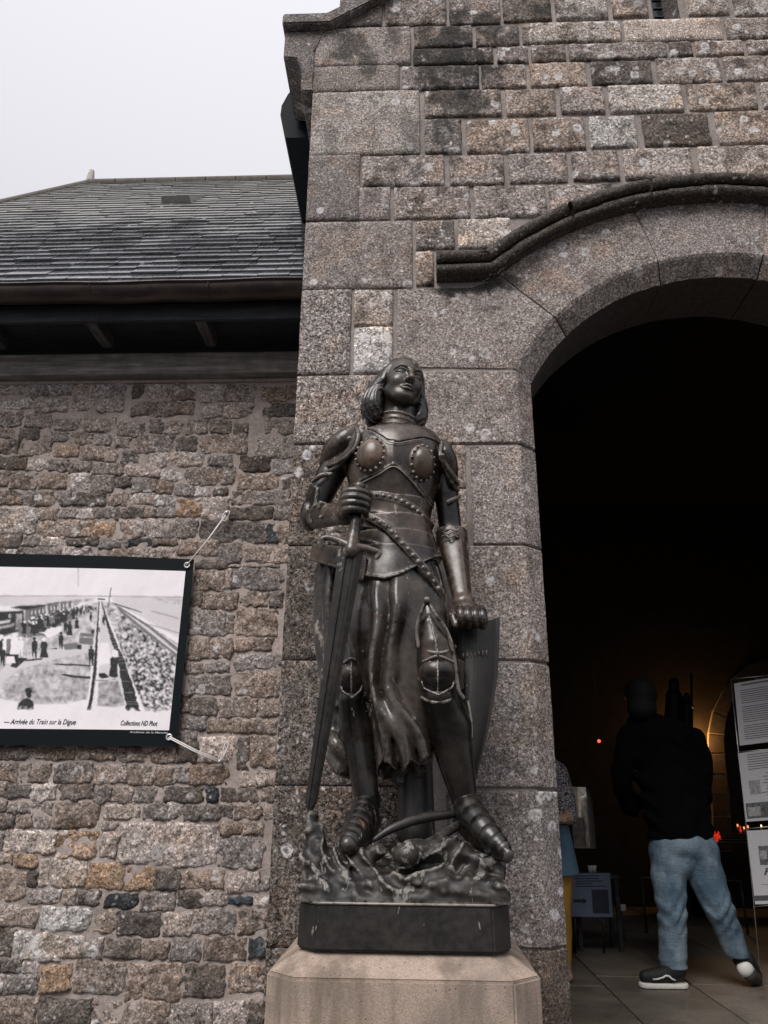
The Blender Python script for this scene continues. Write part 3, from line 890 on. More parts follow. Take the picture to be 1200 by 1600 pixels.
# ---- slate roof
k = NB('slate')
oi = k.n('ShaderNodeObjectInfo')
p = k.pos(rnd=11.0)
n1 = k.noise(p, 40, 4, .65); n2 = k.noise(k.pos(), 2.2, 3)
c = k.mix(1.0, oi.outputs['Color'], k.ramp(n1, [(.3, .65), (.7, 1.35)]), 'MULTIPLY')
sxyz = k.n('ShaderNodeSeparateXYZ'); k.l(k.pos(), sxyz.inputs[0])
moss = k.ma('ADD', k.ma('MULTIPLY', k.ma('SUBTRACT', sxyz.outputs[2], 4.55), .55), k.ma('MULTIPLY', k.ma('SUBTRACT', n2, .5), 1.6))
mossf = k.ramp(moss, [(0.0, 0.0), (.7, 1.0)])
mc = k.mix(k.noise(k.pos(), 55, 3), (.045, .042, .036), (.16, .15, .13))
c = k.mix(mossf, c, mc)
li = k.ma('MULTIPLY', k.ramp(k.voro(k.pos(), 9.0), [(.09, 1), (.15, 0)]), k.ramp(k.noise(k.pos(), 3.0, 3), [(.5, 0), (.6, 1)]))
c = k.mix(li, c, (.6, .6, .58))
rg = k.ma('ADD', k.ramp(n1, [(.3, .06), (.7, .20)]), k.ma('MULTIPLY', mossf, .5))
k.done(c, rg, k.bump(n1, .18, .003), 0.0, 1.0)
k.b.inputs['IOR'].default_value = 2.1
roof = box('roof', (-9, 3.36, 3.47), (-8.9, 3.46, 3.48), MAT['slate_dark'], low)
me = roof.data
RP = R(50)
E0 = Vector((0, 3.335, 3.505))                 # eave line of the slates
US = Vector((0, math.cos(RP), math.sin(RP)))   # up the slope
UN = Vector((0, -math.sin(RP), math.cos(RP)))  # out of the slope
def on_roof(px, py):
    d = ray(px, py); t = (E0 - CAM).dot(UN) / d.dot(UN)
    q = CAM + d * t
    return q.x, (q - E0).dot(US)
xr_, LEN = on_roof(300, 288)
xh, sh = on_roof(140, 288); xh2, sh2 = on_roof(0, 321)
LEN = sh
hip = (xh - xh2) / (sh - sh2)                  # x shift per metre of slope along the hip
def hip_x(s): return xh + (s - sh) * hip
# boarding below the slates
pts = [E0 + Vector((XB - .004, 0, 0)) + US * 0 - UN * .02, E0 + Vector((XB - .004, 0, 0)) + US * LEN - UN * .02,
       E0 + Vector((hip_x(LEN), 0, 0)) + US * LEN - UN * .02, E0 + Vector((hip_x(0), 0, 0)) - UN * .02]
ridge_y = (E0 + US * LEN).y
back = [Vector((XB - .004, 2 * ridge_y - 3.3, 3.45)), Vector((hip_x(0), 2 * ridge_y - 3.3, 3.45))]
me.clear_geometry()
me.from_pydata([tuple(q) for q in pts + back], [], [(0, 1, 2, 3), (1, 4, 5, 2), (3, 2, 5)])
me.update()
EXP = .132
slates = []
s = -.03; row = 0
rows = int((LEN + .03) / EXP)
for row in range(rows + 1):
    s = -.03 + row * EXP
    x = XB - .004
    first = True
    while x > max(hip_x(s) , -3.9 - .35 * s):
        w = random.uniform(.15, .26)
        if first: w *= random.uniform(.4, 1)
        first = False
        xa = max(x - w, hip_x(s + .05))
        if x - xa > .03: slates.append((row, s, xa, x))
        x -= w
def slate_geo(row, s, xa, xb):
    th = .0095 + random.uniform(-.001, .003); L = EXP * 1.9
    if s + L > LEN + .02: L = LEN + .02 - s
    lift = .016 + random.uniform(-.0015, .003)
    sk = random.uniform(-.005, .005); g = .0022
    xs_ = [xa + g, xb - g]
    out = []
    ch = [random.uniform(0, .012) if random.random() < .3 else 0 for _ in range(2)]
    for (hh) in (0, 1):
        for ss in (0, 1):
            for i, xx in enumerate(xs_):
                q = E0 + Vector((xx, 0, 0)) + US * (s + (sk + (ch[i]) if ss == 0 else L)) + UN * ((lift + th * hh) if ss == 0 else (-.004 + th * hh))
                out.append(q)
    f = [(0, 2, 3, 1), (4, 5, 7, 6), (0, 1, 5, 4), (1, 3, 7, 5), (2, 0, 4, 6), (3, 2, 6, 7)]
    return out, f
def vis(sl):
    q = E0 + Vector((sl[3], 0, 0)) + US * sl[1]
    d = RM.transposed() @ (q - CAM)
    return d.x / -d.z * F_PX + 600 > -20
seen = [sl for sl in slates if vis(sl)]
near = seen[:300]
rest = seen[300:] + [sl for sl in slates if not vis(sl)]
for sl in near:
    v, f = slate_geo(*sl)
    o = mesh_obj('slate', v, f, MAT['slate'], roof)
    t = random.uniform(.75, 1.3)
    o.color = (.060 * t, .064 * t, .072 * t, 1)
V, Fc = [], []
for sl in rest:
    v, f = slate_geo(*sl)
    kk = len(V); V.extend(v); Fc.extend([tuple(i + kk for i in q) for q in f])
o = mesh_obj('upper_slates', V, Fc, MAT['slate'], roof); o.color = (.060, .064, .072, 1); tag(o, kind='stuff')
# ridge tiles, hip tiles, finial, little roof vent
rt = E0 + US * LEN
plain('ridge_tile', (.12, .105, .095), .85, bump=.5, scale=25)
x = XB - .01
while x > hip_x(LEN) + .02:
    x0 = max(x - .32, hip_x(LEN))
    V = []
    for xx in (x0 + .004, x - .004):
        for a in np.linspace(R(-35), R(215), 9):
            V.append((xx, rt.y + .07 * math.cos(a), rt.z - .012 + .055 * math.sin(a)))
    mesh_obj('ridge_tile', V, [(i, i + 1, i + 10, i + 9) for i in range(8)], MAT['ridge_tile'], low, True)
    x -= .32
hp = [E0 + Vector((hip_x(s_), 0, 0)) + US * s_ + UN * .015 for s_ in np.linspace(LEN, 0, 14)]
tube('hip_roll', hp, .035, MAT['ridge_tile'], low)
fx_, fz_ = xh, rt.z
bm = bmesh.new(); bmesh.ops.create_cone(bm, segments=8, radius1=.055, radius2=.028, depth=.20, cap_ends=True)
bmesh.ops.translate(bm, verts=bm.verts, vec=(fx_, rt.y, fz_ + .08))
plain('finial_mortar', (.42, .40, .37), .9, bump=.6, scale=30)
bm_obj('finial', bm, MAT['finial_mortar'], low)
xv, sv = on_roof(280, 320)
c0 = E0 + Vector((xv, 0, 0)) + US * sv
bm = bmesh.new()
a = [c0 + Vector((dx, 0, 0)) + US * ds + UN * dn for dx, ds, dn in [(-.13, -.08, .01), (.13, -.08, .01), (.12, -.08, .085), (-.12, -.08, .085), (-.15, .40, .022), (.15, .40, .022)]]
vv = [bm.verts.new(q) for q in a]
for f in [(0, 1, 2, 3), (3, 2, 5, 4), (0, 3, 4), (1, 5, 2)]: bm.faces.new([vv[i] for i in f])
bm_obj('roof_vent', bm, MAT['slate'], low).color = (.05, .052, .058, 1)
# ================================================================== DISTANCE-FIELD MODELLING
f32 = np.float32
def smin(a, b, k):
    if k <= 0: return np.minimum(a, b)
    h = np.clip(0.5 + 0.5 * (b - a) / k, 0, 1)
    return b + (a - b) * h - k * h * (1 - h)
def smax(a, b, k):
    return -smin(-a, -b, k)
class Sculpt:
    def __init__(s, lo, hi, h):
        s.lo = np.array(lo, f32); s.h = h
        s.n = np.maximum(4, np.ceil((np.array(hi) - np.array(lo)) / h).astype(int) + 1)
        s.ax = [(s.lo[i] + np.arange(s.n[i]) * h).astype(f32) for i in range(3)]
        s.d = np.full(s.n, 1.0, f32)
    def win(s, lo, hi):
        sl, gr = [], []
        for i in range(3):
            a = int(np.clip(math.floor((lo[i] - s.lo[i]) / s.h), 0, s.n[i] - 1))
            b = int(np.clip(math.ceil((hi[i] - s.lo[i]) / s.h) + 1, a + 1, s.n[i]))
            sl.append(slice(a, b))
            sh = [1, 1, 1]; sh[i] = b - a
            gr.append(s.ax[i][a:b].reshape(sh))
        return tuple(sl), gr
    def put(s, fn, lo, hi, k=0.0, op='add', pad=None):
        pad = (k + 3 * s.h + .006) if pad is None else pad
        sl, g = s.win([lo[i] - pad for i in range(3)], [hi[i] + pad for i in range(3)])
        v = fn(*g).astype(f32)
        c = s.d[sl]
        if op == 'add': s.d[sl] = smin(c, v, k)
        elif op == 'cut': s.d[sl] = smax(c, -v, k)
        elif op == 'and': s.d[sl] = smax(c, v, k)
        return s
    def cone(s, a, b, ra, rb, k=0.01, op='add', sy=1.0):
        """rounded cone; sy squeezes the depth direction"""
        a = np.array(a, f32); b = np.array(b, f32)
        m = max(ra, rb)
        ba = b - a; ba2 = np.array([ba[0], ba[1] / sy, ba[2]]); L2 = float((ba2 ** 2).sum()) + 1e-12
        def fn(X, Y, Z):
            x, y, z = X - a[0], (Y - a[1]) / sy, Z - a[2]
            t = np.clip((x * ba2[0] + y * ba2[1] + z * ba2[2]) / L2, 0, 1)
            dx, dy, dz = x - t * ba2[0], y - t * ba2[1], z - t * ba2[2]
            return (np.sqrt(dx * dx + dy * dy + dz * dz) - (ra + (rb - ra) * t)) * min(1.0, sy)
        return s.put(fn, np.minimum(a, b) - m * max(1, sy), np.maximum(a, b) + m * max(1, sy), k, op)
    def ball(s, c, r, k=0.0, op='add'):
        return s.cone(c, c, r, r, k, op)
    def ell(s, c, r, k=0.01, op='add', rot=None):
        c = np.array(c, f32); r = np.array(r, f32)
        Mi = np.array(rot.transposed() if rot is not None else Matrix.Identity(3), f32)
        m = float(r.max()); rm = float(r.min())
        def fn(X, Y, Z):
            x, y, z = X - c[0], Y - c[1], Z - c[2]
            u = (Mi[0, 0] * x + Mi[0, 1] * y + Mi[0, 2] * z) / r[0]
            v = (Mi[1, 0] * x + Mi[1, 1] * y + Mi[1, 2] * z) / r[1]
            w = (Mi[2, 0] * x + Mi[2, 1] * y + Mi[2, 2] * z) / r[2]
            q = np.sqrt(u * u + v * v + w * w)
            g = np.sqrt((u / r[0]) ** 2 + (v / r[1]) ** 2 + (w / r[2]) ** 2)
            return q * (q - 1.0) / np.maximum(g, 1e-6)
        return s.put(fn, c - m, c + m, k, op)
    def path(s, pts, rads, k=0.005, op='add', n=4, sy=1.0):
        P = smooth_path([tuple(p) + (r,) for p, r in zip(pts, rads if isinstance(rads, (list, tuple)) else [rads] * len(pts))], n)
        return s.chain(P, k, op, sy)
    def chain(s, P, k=0.005, op='add', sy=1.0):
        """a run of rounded cones (x, y, z, r) merged hard among themselves, then blended in once"""
        P = np.array(P, f32); P[:, 3] = np.maximum(P[:, 3], 1e-4)
        m = P[:, 3].max() * max(1, sy)
        def fn(X, Y, Z):
            out = None
            for q0, q1 in zip(P[:-1], P[1:]):
                ba = q1[:3] - q0[:3]; ba[1] /= sy
                L2 = float((ba ** 2).sum()) + 1e-12
                x, y, z = X - q0[0], (Y - q0[1]) / sy, Z - q0[2]
                t = np.clip((x * ba[0] + y * ba[1] + z * ba[2]) / L2, 0, 1)
                dx, dy, dz = x - t * ba[0], y - t * ba[1], z - t * ba[2]
                v = (np.sqrt(dx * dx + dy * dy + dz * dz) - (q0[3] + (q1[3] - q0[3]) * t)) * min(1.0, sy)
                out = v if out is None else np.minimum(out, v)
            return out
        return s.put(fn, P[:, :3].min(0) - m, P[:, :3].max(0) + m, k, op)
    def loft(s, rows, k=0.01, op='add', grow=0.0, mod=None, zlim=None, pw=2.0):
        """stack of ellipses: rows of (z, cx, cy, a, b) with rising z"""
        rows = np.array(sorted(rows), f32)
        zz = np.linspace(rows[0, 0], rows[-1, 0], 160)
        tab = [np.interp(zz, rows[:, 0], rows[:, i]) for i in range(1, 5)]
        ker = np.ones(9) / 9
        tab = [np.convolve(np.pad(t, 4, 'edge'), ker, 'valid') for t in tab]
        z0, z1 = (rows[0, 0], rows[-1, 0]) if zlim is None else zlim
        A = float(rows[:, 3].max()) + grow; B = float(rows[:, 4].max()) + grow
        cxm, cym = rows[:, 1], rows[:, 2]
        def fn(X, Y, Z):
            cx, cy, a, b = [np.interp(Z, zz, t).astype(f32) for t in tab]
            u = X - cx; v = Y - cy
            a = a + grow; b = b + grow
            if pw == 2.0: q = np.sqrt((u / a) ** 2 + (v / b) ** 2)
            else: q = (np.abs(u / a) ** pw + np.abs(v / b) ** pw) ** (1 / pw)
            g = np.sqrt((u / (a * a)) ** 2 + (v / (b * b)) ** 2) / np.maximum(q, 1e-6)
            d = (q - 1) / np.maximum(g, 1e-3)
            if mod is not None: d = d + mod(X, Y, Z, u, v)
            return smax(d, np.maximum(z0 - Z, Z - z1), 0.003)
        return s.put(fn, (cxm.min() - A, cym.min() - B, z0), (cxm.max() + A, cym.max() + B, z1), k, op, pad=.03)
    def box(s, c, half, rnd=0.005, rot=None, k=0.0, op='add'):
        c = np.array(c, f32); Mi = np.array(rot.transposed() if rot is not None else Matrix.Identity(3), f32)
        m = float(np.linalg.norm(half))
        def fn(X, Y, Z):
            x, y, z = X - c[0], Y - c[1], Z - c[2]
            q = [np.abs(Mi[i, 0] * x + Mi[i, 1] * y + Mi[i, 2] * z) - half[i] + rnd for i in range(3)]
            o = np.sqrt(sum(np.maximum(t, 0) ** 2 for t in q))
            return o + np.minimum(np.maximum(np.maximum(q[0], q[1]), q[2]), 0) - rnd
        return s.put(fn, c - m, c + m, k, op)
    def mesh(s):
        """surface nets"""
        D = s.d.copy()
        D[0] = D[-1] = 1; D[:, 0] = D[:, -1] = 1; D[:, :, 0] = D[:, :, -1] = 1
        S = D < 0
        n = D.shape
        cnt = np.zeros([i - 1 for i in n], f32); acc = np.zeros([i - 1 for i in n] + [3], f32)
        edges = []
        for ax in range(3):
            o = [i for i in range(3) if i != ax]
            a = [slice(None)] * 3; b = [slice(None)] * 3
            a[ax] = slice(0, -1); b[ax] = slice(1, None)
            X = np.argwhere(S[tuple(a)] != S[tuple(b)])
            if len(X) == 0: continue
            e = np.zeros(3, int); e[ax] = 1
            d0 = D[tuple(X.T)]; d1 = D[tuple((X + e).T)]
            t = d0 / (d0 - d1)
            p = X.astype(f32); p[:, ax] += t
            for da in (0, -1):
                for db in (0, -1):
                    q = X.copy(); q[:, o[0]] += da; q[:, o[1]] += db
                    ok = np.all((q >= 0) & (q < np.array(cnt.shape)), 1)
                    qi = tuple(q[ok].T)
                    np.add.at(cnt, qi, 1); np.add.at(acc, qi, p[ok])
            edges.append((ax, o, X, S[tuple(X.T)]))
        idx = np.full(cnt.shape, -1, int)
        C = np.argwhere(cnt > 0)
        idx[tuple(C.T)] = np.arange(len(C))
        V = acc[tuple(C.T)] / cnt[tuple(C.T)][:, None] * s.h + s.lo
        Fq = []
        for ax, o, X, ins in edges:
            ok = np.all(X[:, o] > 0, 1) & np.all(X[:, o] < np.array(cnt.shape)[o], 1)
            X = X[ok]; ins = ins[ok]
            q = []
            for da, db in ((0, 0), (-1, 0), (-1, -1), (0, -1)):
                c = X.copy(); c[:, o[0]] += da; c[:, o[1]] += db
                q.append(idx[tuple(c.T)])
            q = np.stack(q, 1)
            fl = ins if ax != 1 else ~ins
            q[~fl] = q[~fl][:, ::-1]
            Fq.append(q)
        return V, np.concatenate(Fq)
    def build(s, name, m, parent=None, M=None, relax=1):
        V, Fq = s.mesh()
        if relax:                              # a light smoothing takes the grid steps out
            for _ in range(relax):
                A = np.zeros_like(V); c = np.zeros(len(V), f32)
                for i in range(4):
                    j = (i + 1) % 4
                    np.add.at(A, Fq[:, i], V[Fq[:, j]]); np.add.at(c, Fq[:, i], 1)
                V = V * .4 + A / np.maximum(c, 1)[:, None] * .6
        if M is not None:
            Mm = np.array(M, float)
            V = V @ Mm[:3, :3].T + Mm[:3, 3]
        me = bpy.data.meshes.new(name)
        me.vertices.add(len(V)); me.vertices.foreach_set('co', V.astype(f32).ravel())
        me.loops.add(Fq.size); me.loops.foreach_set('vertex_index', Fq.astype(np.int32).ravel())
        me.polygons.add(len(Fq))
        me.polygons.foreach_set('loop_start', np.arange(0, Fq.size, 4, dtype=np.int32))
        me.update(calc_edges=True)
        me.validate()
        return link(name, me, m, parent, True)
def rot3(x=0, y=0, z=0):
    return Matrix.Rotation(R(z), 3, 'Z') @ Matrix.Rotation(R(y), 3, 'Y') @ Matrix.Rotation(R(x), 3, 'X')
# ================================================================== PEDESTAL AND STATUE
k = NB('pedestal_stone')
p = k.pos()
g1 = k.noise(p, 210, 2, .7); n2 = k.noise(k.vm('MULTIPLY', p, (1, 1, .16)), 9, 5, .65); v1 = k.voro(p, 60)
c = k.mix(1.0, (.38, .295, .240), k.ramp(g1, [(.35, .78), (.65, 1.18)]), 'MULTIPLY')
c = k.mix(k.ramp(n2, [(.44, 0), (.62, .8)]), c, (.15, .118, .092))
c = k.mix(k.ramp(k.noise(p, 5, 4, .6), [(.5, 0), (.68, .6)]), c, (.17, .145, .125))
c = k.mix(k.ma('MULTIPLY', k.ramp(v1, [(.08, 1), (.2, 0)]), k.ramp(k.noise(p, 14, 2), [(.45, 0), (.6, .8)])), c, (.07, .055, .045))
sz = k.n('ShaderNodeSeparateXYZ'); k.l(p, sz.inputs[0])
k.done(c, .9, k.bump(k.ma('ADD', g1, k.ma('MULTIPLY', n2, .5)), .4, .004), spec=.3)

ped = empty('stone_pedestal', (-.04, 2.85, GZ))
tag(ped, 'sandy stone pedestal with chamfered corners and sloping top under the statue', 'pedestal')
PX0, PX1, PY0, PY1 = -.437, .357, 2.475, 3.19
def octa(x0, x1, y0, y1, c): return [(x0 + c, y0), (x1 - c, y0), (x1, y0 + c), (x1, y1), (x0, y1), (x0, y0 + c)]
def prism_stack(name, levels, m, parent, bev=.004):
    bm = bmesh.new(); rings = []
    for z, pl in levels: rings.append([bm.verts.new((x, y, z)) for x, y in pl])
    n = len(rings[0])
    for a, b in zip(rings[:-1], rings[1:]):
        for i in range(n): bm.faces.new((a[i], a[(i + 1) % n], b[(i + 1) % n], b[i]))
    bm.faces.new(rings[-1]); bm.faces.new(rings[0][::-1])
    if bev: bmesh.ops.bevel(bm, geom=bm.edges[:], offset=bev, segments=2, affect='EDGES')
    return bm_obj(name, bm, m, parent)
prism_stack('shaft', [(GZ, octa(PX0, PX1, PY0, PY1, .085)), (.517, octa(PX0, PX1, PY0, PY1, .085))], MAT['pedestal_stone'], ped, .006)
prism_stack('weathered_top', [(.5175, octa(PX0 + .003, PX1 - .003, PY0 + .003, PY1, .085)), (.566, octa(PX0 + .085, PX1 - .085, PY0 + .085, PY1, .05)), (.572, octa(PX0 + .1, PX1 - .1, PY0 + .1, PY1, .04))], MAT['pedestal_stone'], ped, .004)

def bronze(name, base, light, chip=.5, rough=(.20, .36), metal=.0, edgy=1.0, spec=.6):
    k = NB(name)
    p = k.pos()
    n1 = k.noise(p, 6.0, 4, .6, .3); n2 = k.noise(p, 38, 4, .65); n3 = k.noise(k.vm('MULTIPLY', p, (1, 1, .45)), 13, 5, .7, .5)
    ge = k.n('ShaderNodeNewGeometry')
    edge = k.ramp(ge.outputs['Pointiness'], [(.512, 0), (.56, edgy)])
    c = k.mix(k.ramp(n1, [(.36, 0), (.68, 1)]), base, light)
    c = k.mix(1.0, c, k.ramp(n2, [(.3, .7), (.7, 1.3)]), 'MULTIPLY')
    wear = k.ma('MULTIPLY', edge, k.ramp(n2, [(.38, 0), (.54, .9)]))
    c = k.mix(wear, c, (.26, .235, .21))
    ch = k.ramp(n3, [(.66 - .09 * chip, 0), (.675 - .09 * chip, 1)])
    ch = k.ma('MULTIPLY', ch, k.ramp(n2, [(.35, .35), (.55, 1)]))
    c = k.mix(k.ma('MULTIPLY', ch, .75), c, (.31, .29, .265))
    rust = k.ramp(k.noise(k.vm('ADD', p, (4, 2, 7)), 17, 4, .6), [(.70, 0), (.73, .8)])
    c = k.mix(rust, c, (.20, .095, .045))
    rr = k.ma('ADD', k.ramp(n2, [(.3, rough[0]), (.7, rough[1])]), k.ma('MULTIPLY', ch, .3))
    h = k.ma('ADD', k.ma('MULTIPLY', n2, .35), k.ma('MULTIPLY', ch, -.5))
    return k.done(c, rr, k.bump(h, .22, .006), metal, spec)
bronze('statue_paint', (.006, .0048, .0041), (.098, .069, .052), chip=.26)
bronze('statue_bright', (.03, .021, .016), (.19, .130, .095), chip=.3, rough=(.22, .4))
bronze('statue_cloth', (.006, .0050, .0044), (.075, .060, .049), chip=.7, rough=(.18, .36))
bronze('statue_skin', (.018, .0145, .0125), (.085, .067, .055), chip=.05, rough=(.24, .40))
bronze('statue_rock', (.007, .006, .0052), (.032, .027, .022), chip=.8, rough=(.40, .65), edgy=1.0, spec=.45)
bronze('statue_paint_shaded', (.004, .0034, .0030), (.022, .0175, .0145), chip=.36, rough=(.22, .38))  # darkened copy of the statue paint: shade on limbs and hair put into the colour
bronze('statue_worn', (.10, .085, .072), (.24, .21, .18), chip=.2)
bronze('statue_dark', (.009, .0075, .0066), (.022, .018, .015), chip=.12, rough=(.36, .55), edgy=0.0)

Y0 = 2.85
st = empty('armoured_statue', (-.04, Y0, .572))
tag(st, 'dark bronze coloured statue of a bareheaded figure in plate armour holding a sword and shield', 'statue')
def S(px, py, dy=0.0): return tuple(at(px, py, Y0 + dy))
def Q(r, px, py, dy=0.0): return r * m_per_px(px, py, Y0 + dy)
BR, CL, SKN, RK, DK = (MAT[n] for n in ('statue_paint', 'statue_cloth', 'statue_skin', 'statue_rock', 'statue_dark'))

# ---- plinth
PLX0, PLX1, PLY0, PLY1 = -.358, .282, 2.545, 3.15
prism_stack('plinth', [(.574, octa(PLX0, PLX1, PLY0, PLY1, .055)), (.700, octa(PLX0 + .004, PLX1 - .004, PLY0 + .004, PLY1, .055))], DK, st, .006)

tube('worn_edge', [(PLX0 + .004, PLY0 + .056, .7005), (PLX0 + .058, PLY0 + .003, .7005), (PLX1 - .058, PLY0 + .003, .7005), (PLX1 - .004, PLY0 + .056, .7005), (PLX1 - .004, PLY1, .7005)], .004, MAT['statue_worn'], st, 6)
# ---- rocky ground under the feet
g = Sculpt((-.39, 2.52, .69), (.33, 3.18, 1.0), .006)
def rockf(X, Y, Z):
    nx, ny = len(X.ravel()), len(Y.ravel())
    H = np.zeros((nx, ny, 1), f32)
    for i, x in enumerate(X.ravel()):
        for j, y in enumerate(Y.ravel()):
            r1 = mnoise.ridged_multi_fractal((x * 5.5 + 1.3, y * 5.5, 3.1), .9, 2.1, 4, 1.0, 2.0)
            H[i, j, 0] = .012 * r1 + .018 * fbm(x * 7, y * 7, 5.0, 3)
    t = np.clip((Y - 2.545) / .26, 0, 1)
    prof_ = .762 + .072 * t ** .7
    side = .02 * np.clip((X + .02) / .25, 0, 1)
    top = prof_ + H - .03 + side
    wob_ = .012 * np.sin(X * 31 + 2 * np.sin(Z * 60)) * np.clip((Z - .70) / .05, 0, 1)
    d = (Z - top) * .7
    dd = np.maximum(np.maximum(PLX0 + .004 - X, X - PLX1 - .004), np.maximum(PLY0 + .004 + wob_ - Y, Y - PLY1))
    return smax(d, dd, .03)
g.put(rockf, (-.39, 2.52, .69), (.33, 3.18, 1.0), 0)
g.put(lambda X, Y, Z: .7005 - Z + 0 * X + 0 * Y, (-.4, 2.5, .6), (.35, 3.2, 1.0), 0, 'and')
# ridges that run down to the front, and the stump that the sword point stands on
for (a, b, ra, rb) in [((482, 1285, -.16), (500, 1345, -.22), 20, 17), ((500, 1345, -.22), (560, 1395, -.27), 17, 9), ((478, 1300, -.18), (472, 1380, -.26), 16, 12),
                       ((470, 1380, -.26), (520, 1408, -.28), 9, 6), ((545, 1335, -.2), (600, 1395, -.27), 10, 7), ((590, 1330, -.2), (560, 1345, -.2), 14, 12),
                       ((640, 1330, -.2), (690, 1330, -.16), 17, 22), ((700, 1330, -.16), (770, 1350, -.18), 22, 18), ((770, 1350, -.2), (800, 1365, -.2), 16, 10),
                       ((655, 1372, -.27), (705, 1358, -.25), 7, 8), ((705, 1358, -.25), (740, 1390, -.27), 8, 5), ((610, 1372, -.26), (650, 1378, -.28), 8, 6),
                       ((690, 1392, -.285), (730, 1378, -.275), 5, 6), ((540, 1360, -.24), (520, 1335, -.2), 8, 8)]:
    g.cone(S(*a), S(*b), Q(ra, *a), Q(rb, *b), .022)
# crisp flakes of the modelled rock
def flakes(X, Y, Z):
    return 0
g.put(lambda X, Y, Z: np.maximum(np.maximum(PLX0 - X, X - PLX1), np.maximum(PLY0 - Y, Y - PLY1)), (-.4, 2.5, .6), (.35, 3.2, 1.0), .012, 'and')
rk = g.d.shape
rx, ry, rz = np.meshgrid(*[a[::2] for a in g.ax], indexing='ij')
nzf = np.array([mnoise.ridged_multi_fractal((x * 13, y * 13 + z * 6, z * 24), .8, 2.0, 3, 1.0, 2.0) for x, y, z in zip(rx.ravel(), ry.ravel(), rz.ravel())], f32).reshape(rx.shape)
nzf = np.repeat(np.repeat(np.repeat(nzf, 2, 0), 2, 1), 2, 2)[:rk[0], :rk[1], :rk[2]]
for ax in range(3):
    nzf = (np.roll(nzf, 1, ax) + nzf + np.roll(nzf, -1, ax)) / 3
nzf = np.clip(nzf, 0, 2.5)
wrp = np.array([fbm(x * 6, y * 6, z * 6, 3) for x, y, z in zip(rx.ravel(), ry.ravel(), rz.ravel())], f32).reshape(rx.shape)
wrp = np.repeat(np.repeat(np.repeat(wrp, 2, 0), 2, 1), 2, 2)[:rk[0], :rk[1], :rk[2]]
for ax in range(3):
    wrp = (np.roll(wrp, 1, ax) + wrp + np.roll(wrp, -1, ax)) / 3
gx, gy, gz = [a.reshape([-1 if i == j else 1 for j in range(3)]) for i, a in enumerate(g.ax)]
th_ = R(52) - R(75) * np.clip((gx + .3) / .45, 0, 1)
qf = 26 * (gx * np.cos(R(90) - th_) * 1.0 + gz * np.sin(R(90) - th_) * 1.25 + gy * .55) + 3.4 * wrp
crest = (1 - np.abs(np.sin(qf))) ** 1.4
g.d += (.010 - .017 * crest * np.clip(.5 + wrp, 0, 1.2)).astype(f32) * np.clip((gz - .70) / .03, 0, 1) * np.clip((2.86 - gy) / .08, .2, 1)
g.d += (.007 - .010 * nzf).astype(f32) * np.clip((g.ax[2].reshape(1, 1, -1) - .70) / .03, 0, 1)
g.put(lambda X, Y, Z: .7005 - Z + 0 * X + 0 * Y, (-.4, 2.5, .6), (.35, 3.2, 1.0), 0, 'and')
g.build('rock_base', RK, st, relax=0)

# ---- torso sections: (photo row, left, right, half depth)
TR = [(664, 588, 652, .062), (676, 566, 674, .095), (690, 549, 686, .118), (712, 543, 689, .138), (735, 543, 688, .142), (760, 549, 682, .132), (785, 558, 674, .120),
      (806, 562, 669, .114), (832, 558, 670, .117), (862, 547, 677, .128), (892, 535, 690, .140), (925, 530, 698, .146), (960, 528, 700, .148)]
rows = []
for (py, xl, xr, b) in TR:
    z = at((xl + xr) / 2, py, Y0).z
    xa, xb = at(xl, py, Y0).x, at(xr, py, Y0).x
    rows.append((z, (xa + xb) / 2, Y0 + .02, (xb - xa) / 2, b))
rz_ = sorted(rows)
RT = np.array(rz_)
def ysurf(x, z, grow=0.0):
    cx, cy, a, b = [np.interp(z, RT[:, 0], RT[:, i]) for i in range(1, 5)]
    q = max(0.0, 1 - ((x - cx) / (a + grow)) ** 2)
    return cy - (b + grow) * math.sqrt(q)
def on_torso(px, py, grow=0.0):
    """point of the torso surface seen at this pixel"""
    Y = Y0 - .1
    for _ in range(12):
        v = at(px, py, Y)
        Y = .5 * Y + .5 * ysurf(v.x, v.z, grow)
    return at(px, py, Y)
ZT = lambda px, py: on_torso(px, py).z
TLO, THI = (-.40, 2.62, 1.55), (.32, 3.08, 2.46)

# ---- the body: torso, arms and legs in one skin
ELB1, WR1 = S(487, 806, .03), S(541, 803, -.17)
ELB2, WR2 = S(705, 838, .06), S(722, 938, -.04)
b = Sculpt((-.46, 2.50, .82), (.42, 3.14, 2.47), .0075)
b.loft(rows)
b.cone(S(545, 690, .03), S(515, 745, .04), Q(22, 545, 690), Q(22, 515, 745), .03)
b.cone(S(515, 745, .04), ELB1, Q(22, 515, 745), Q(18, 487, 800), .01)
b.cone(ELB1, WR1, Q(20, 487, 800), Q(14, 541, 800, -.17), .008)
b.cone(S(690, 705, .03), S(697, 770, .05), Q(19, 697, 770), Q(19, 697, 770), .02)
b.cone(S(697, 770, .05), ELB2, Q(19, 697, 770), Q(18, 704, 838), .01)
b.cone(ELB2, WR2, Q(22, 705, 840), Q(12, 722, 940), .008)
HIP1, KN1, AN1 = S(565, 940, .02), S(549, 1062, -.05), S(573, 1245, -.02)
HIP2, KN2, AN2 = S(655, 940, .0), S(684, 1055, -.14), S(725, 1245, -.05)
b.cone(HIP1, KN1, Q(36, 565, 940), Q(22, 549, 1062), .03)
b.cone(KN1, S(556, 1130, .0), Q(20, 549, 1070), Q(25, 556, 1130), .01); b.cone(S(556, 1130, .0), AN1, Q(25, 556, 1130), Q(17, 573, 1245), .01)
b.cone(HIP2, KN2, Q(42, 655, 940), Q(28, 684, 1055), .03)
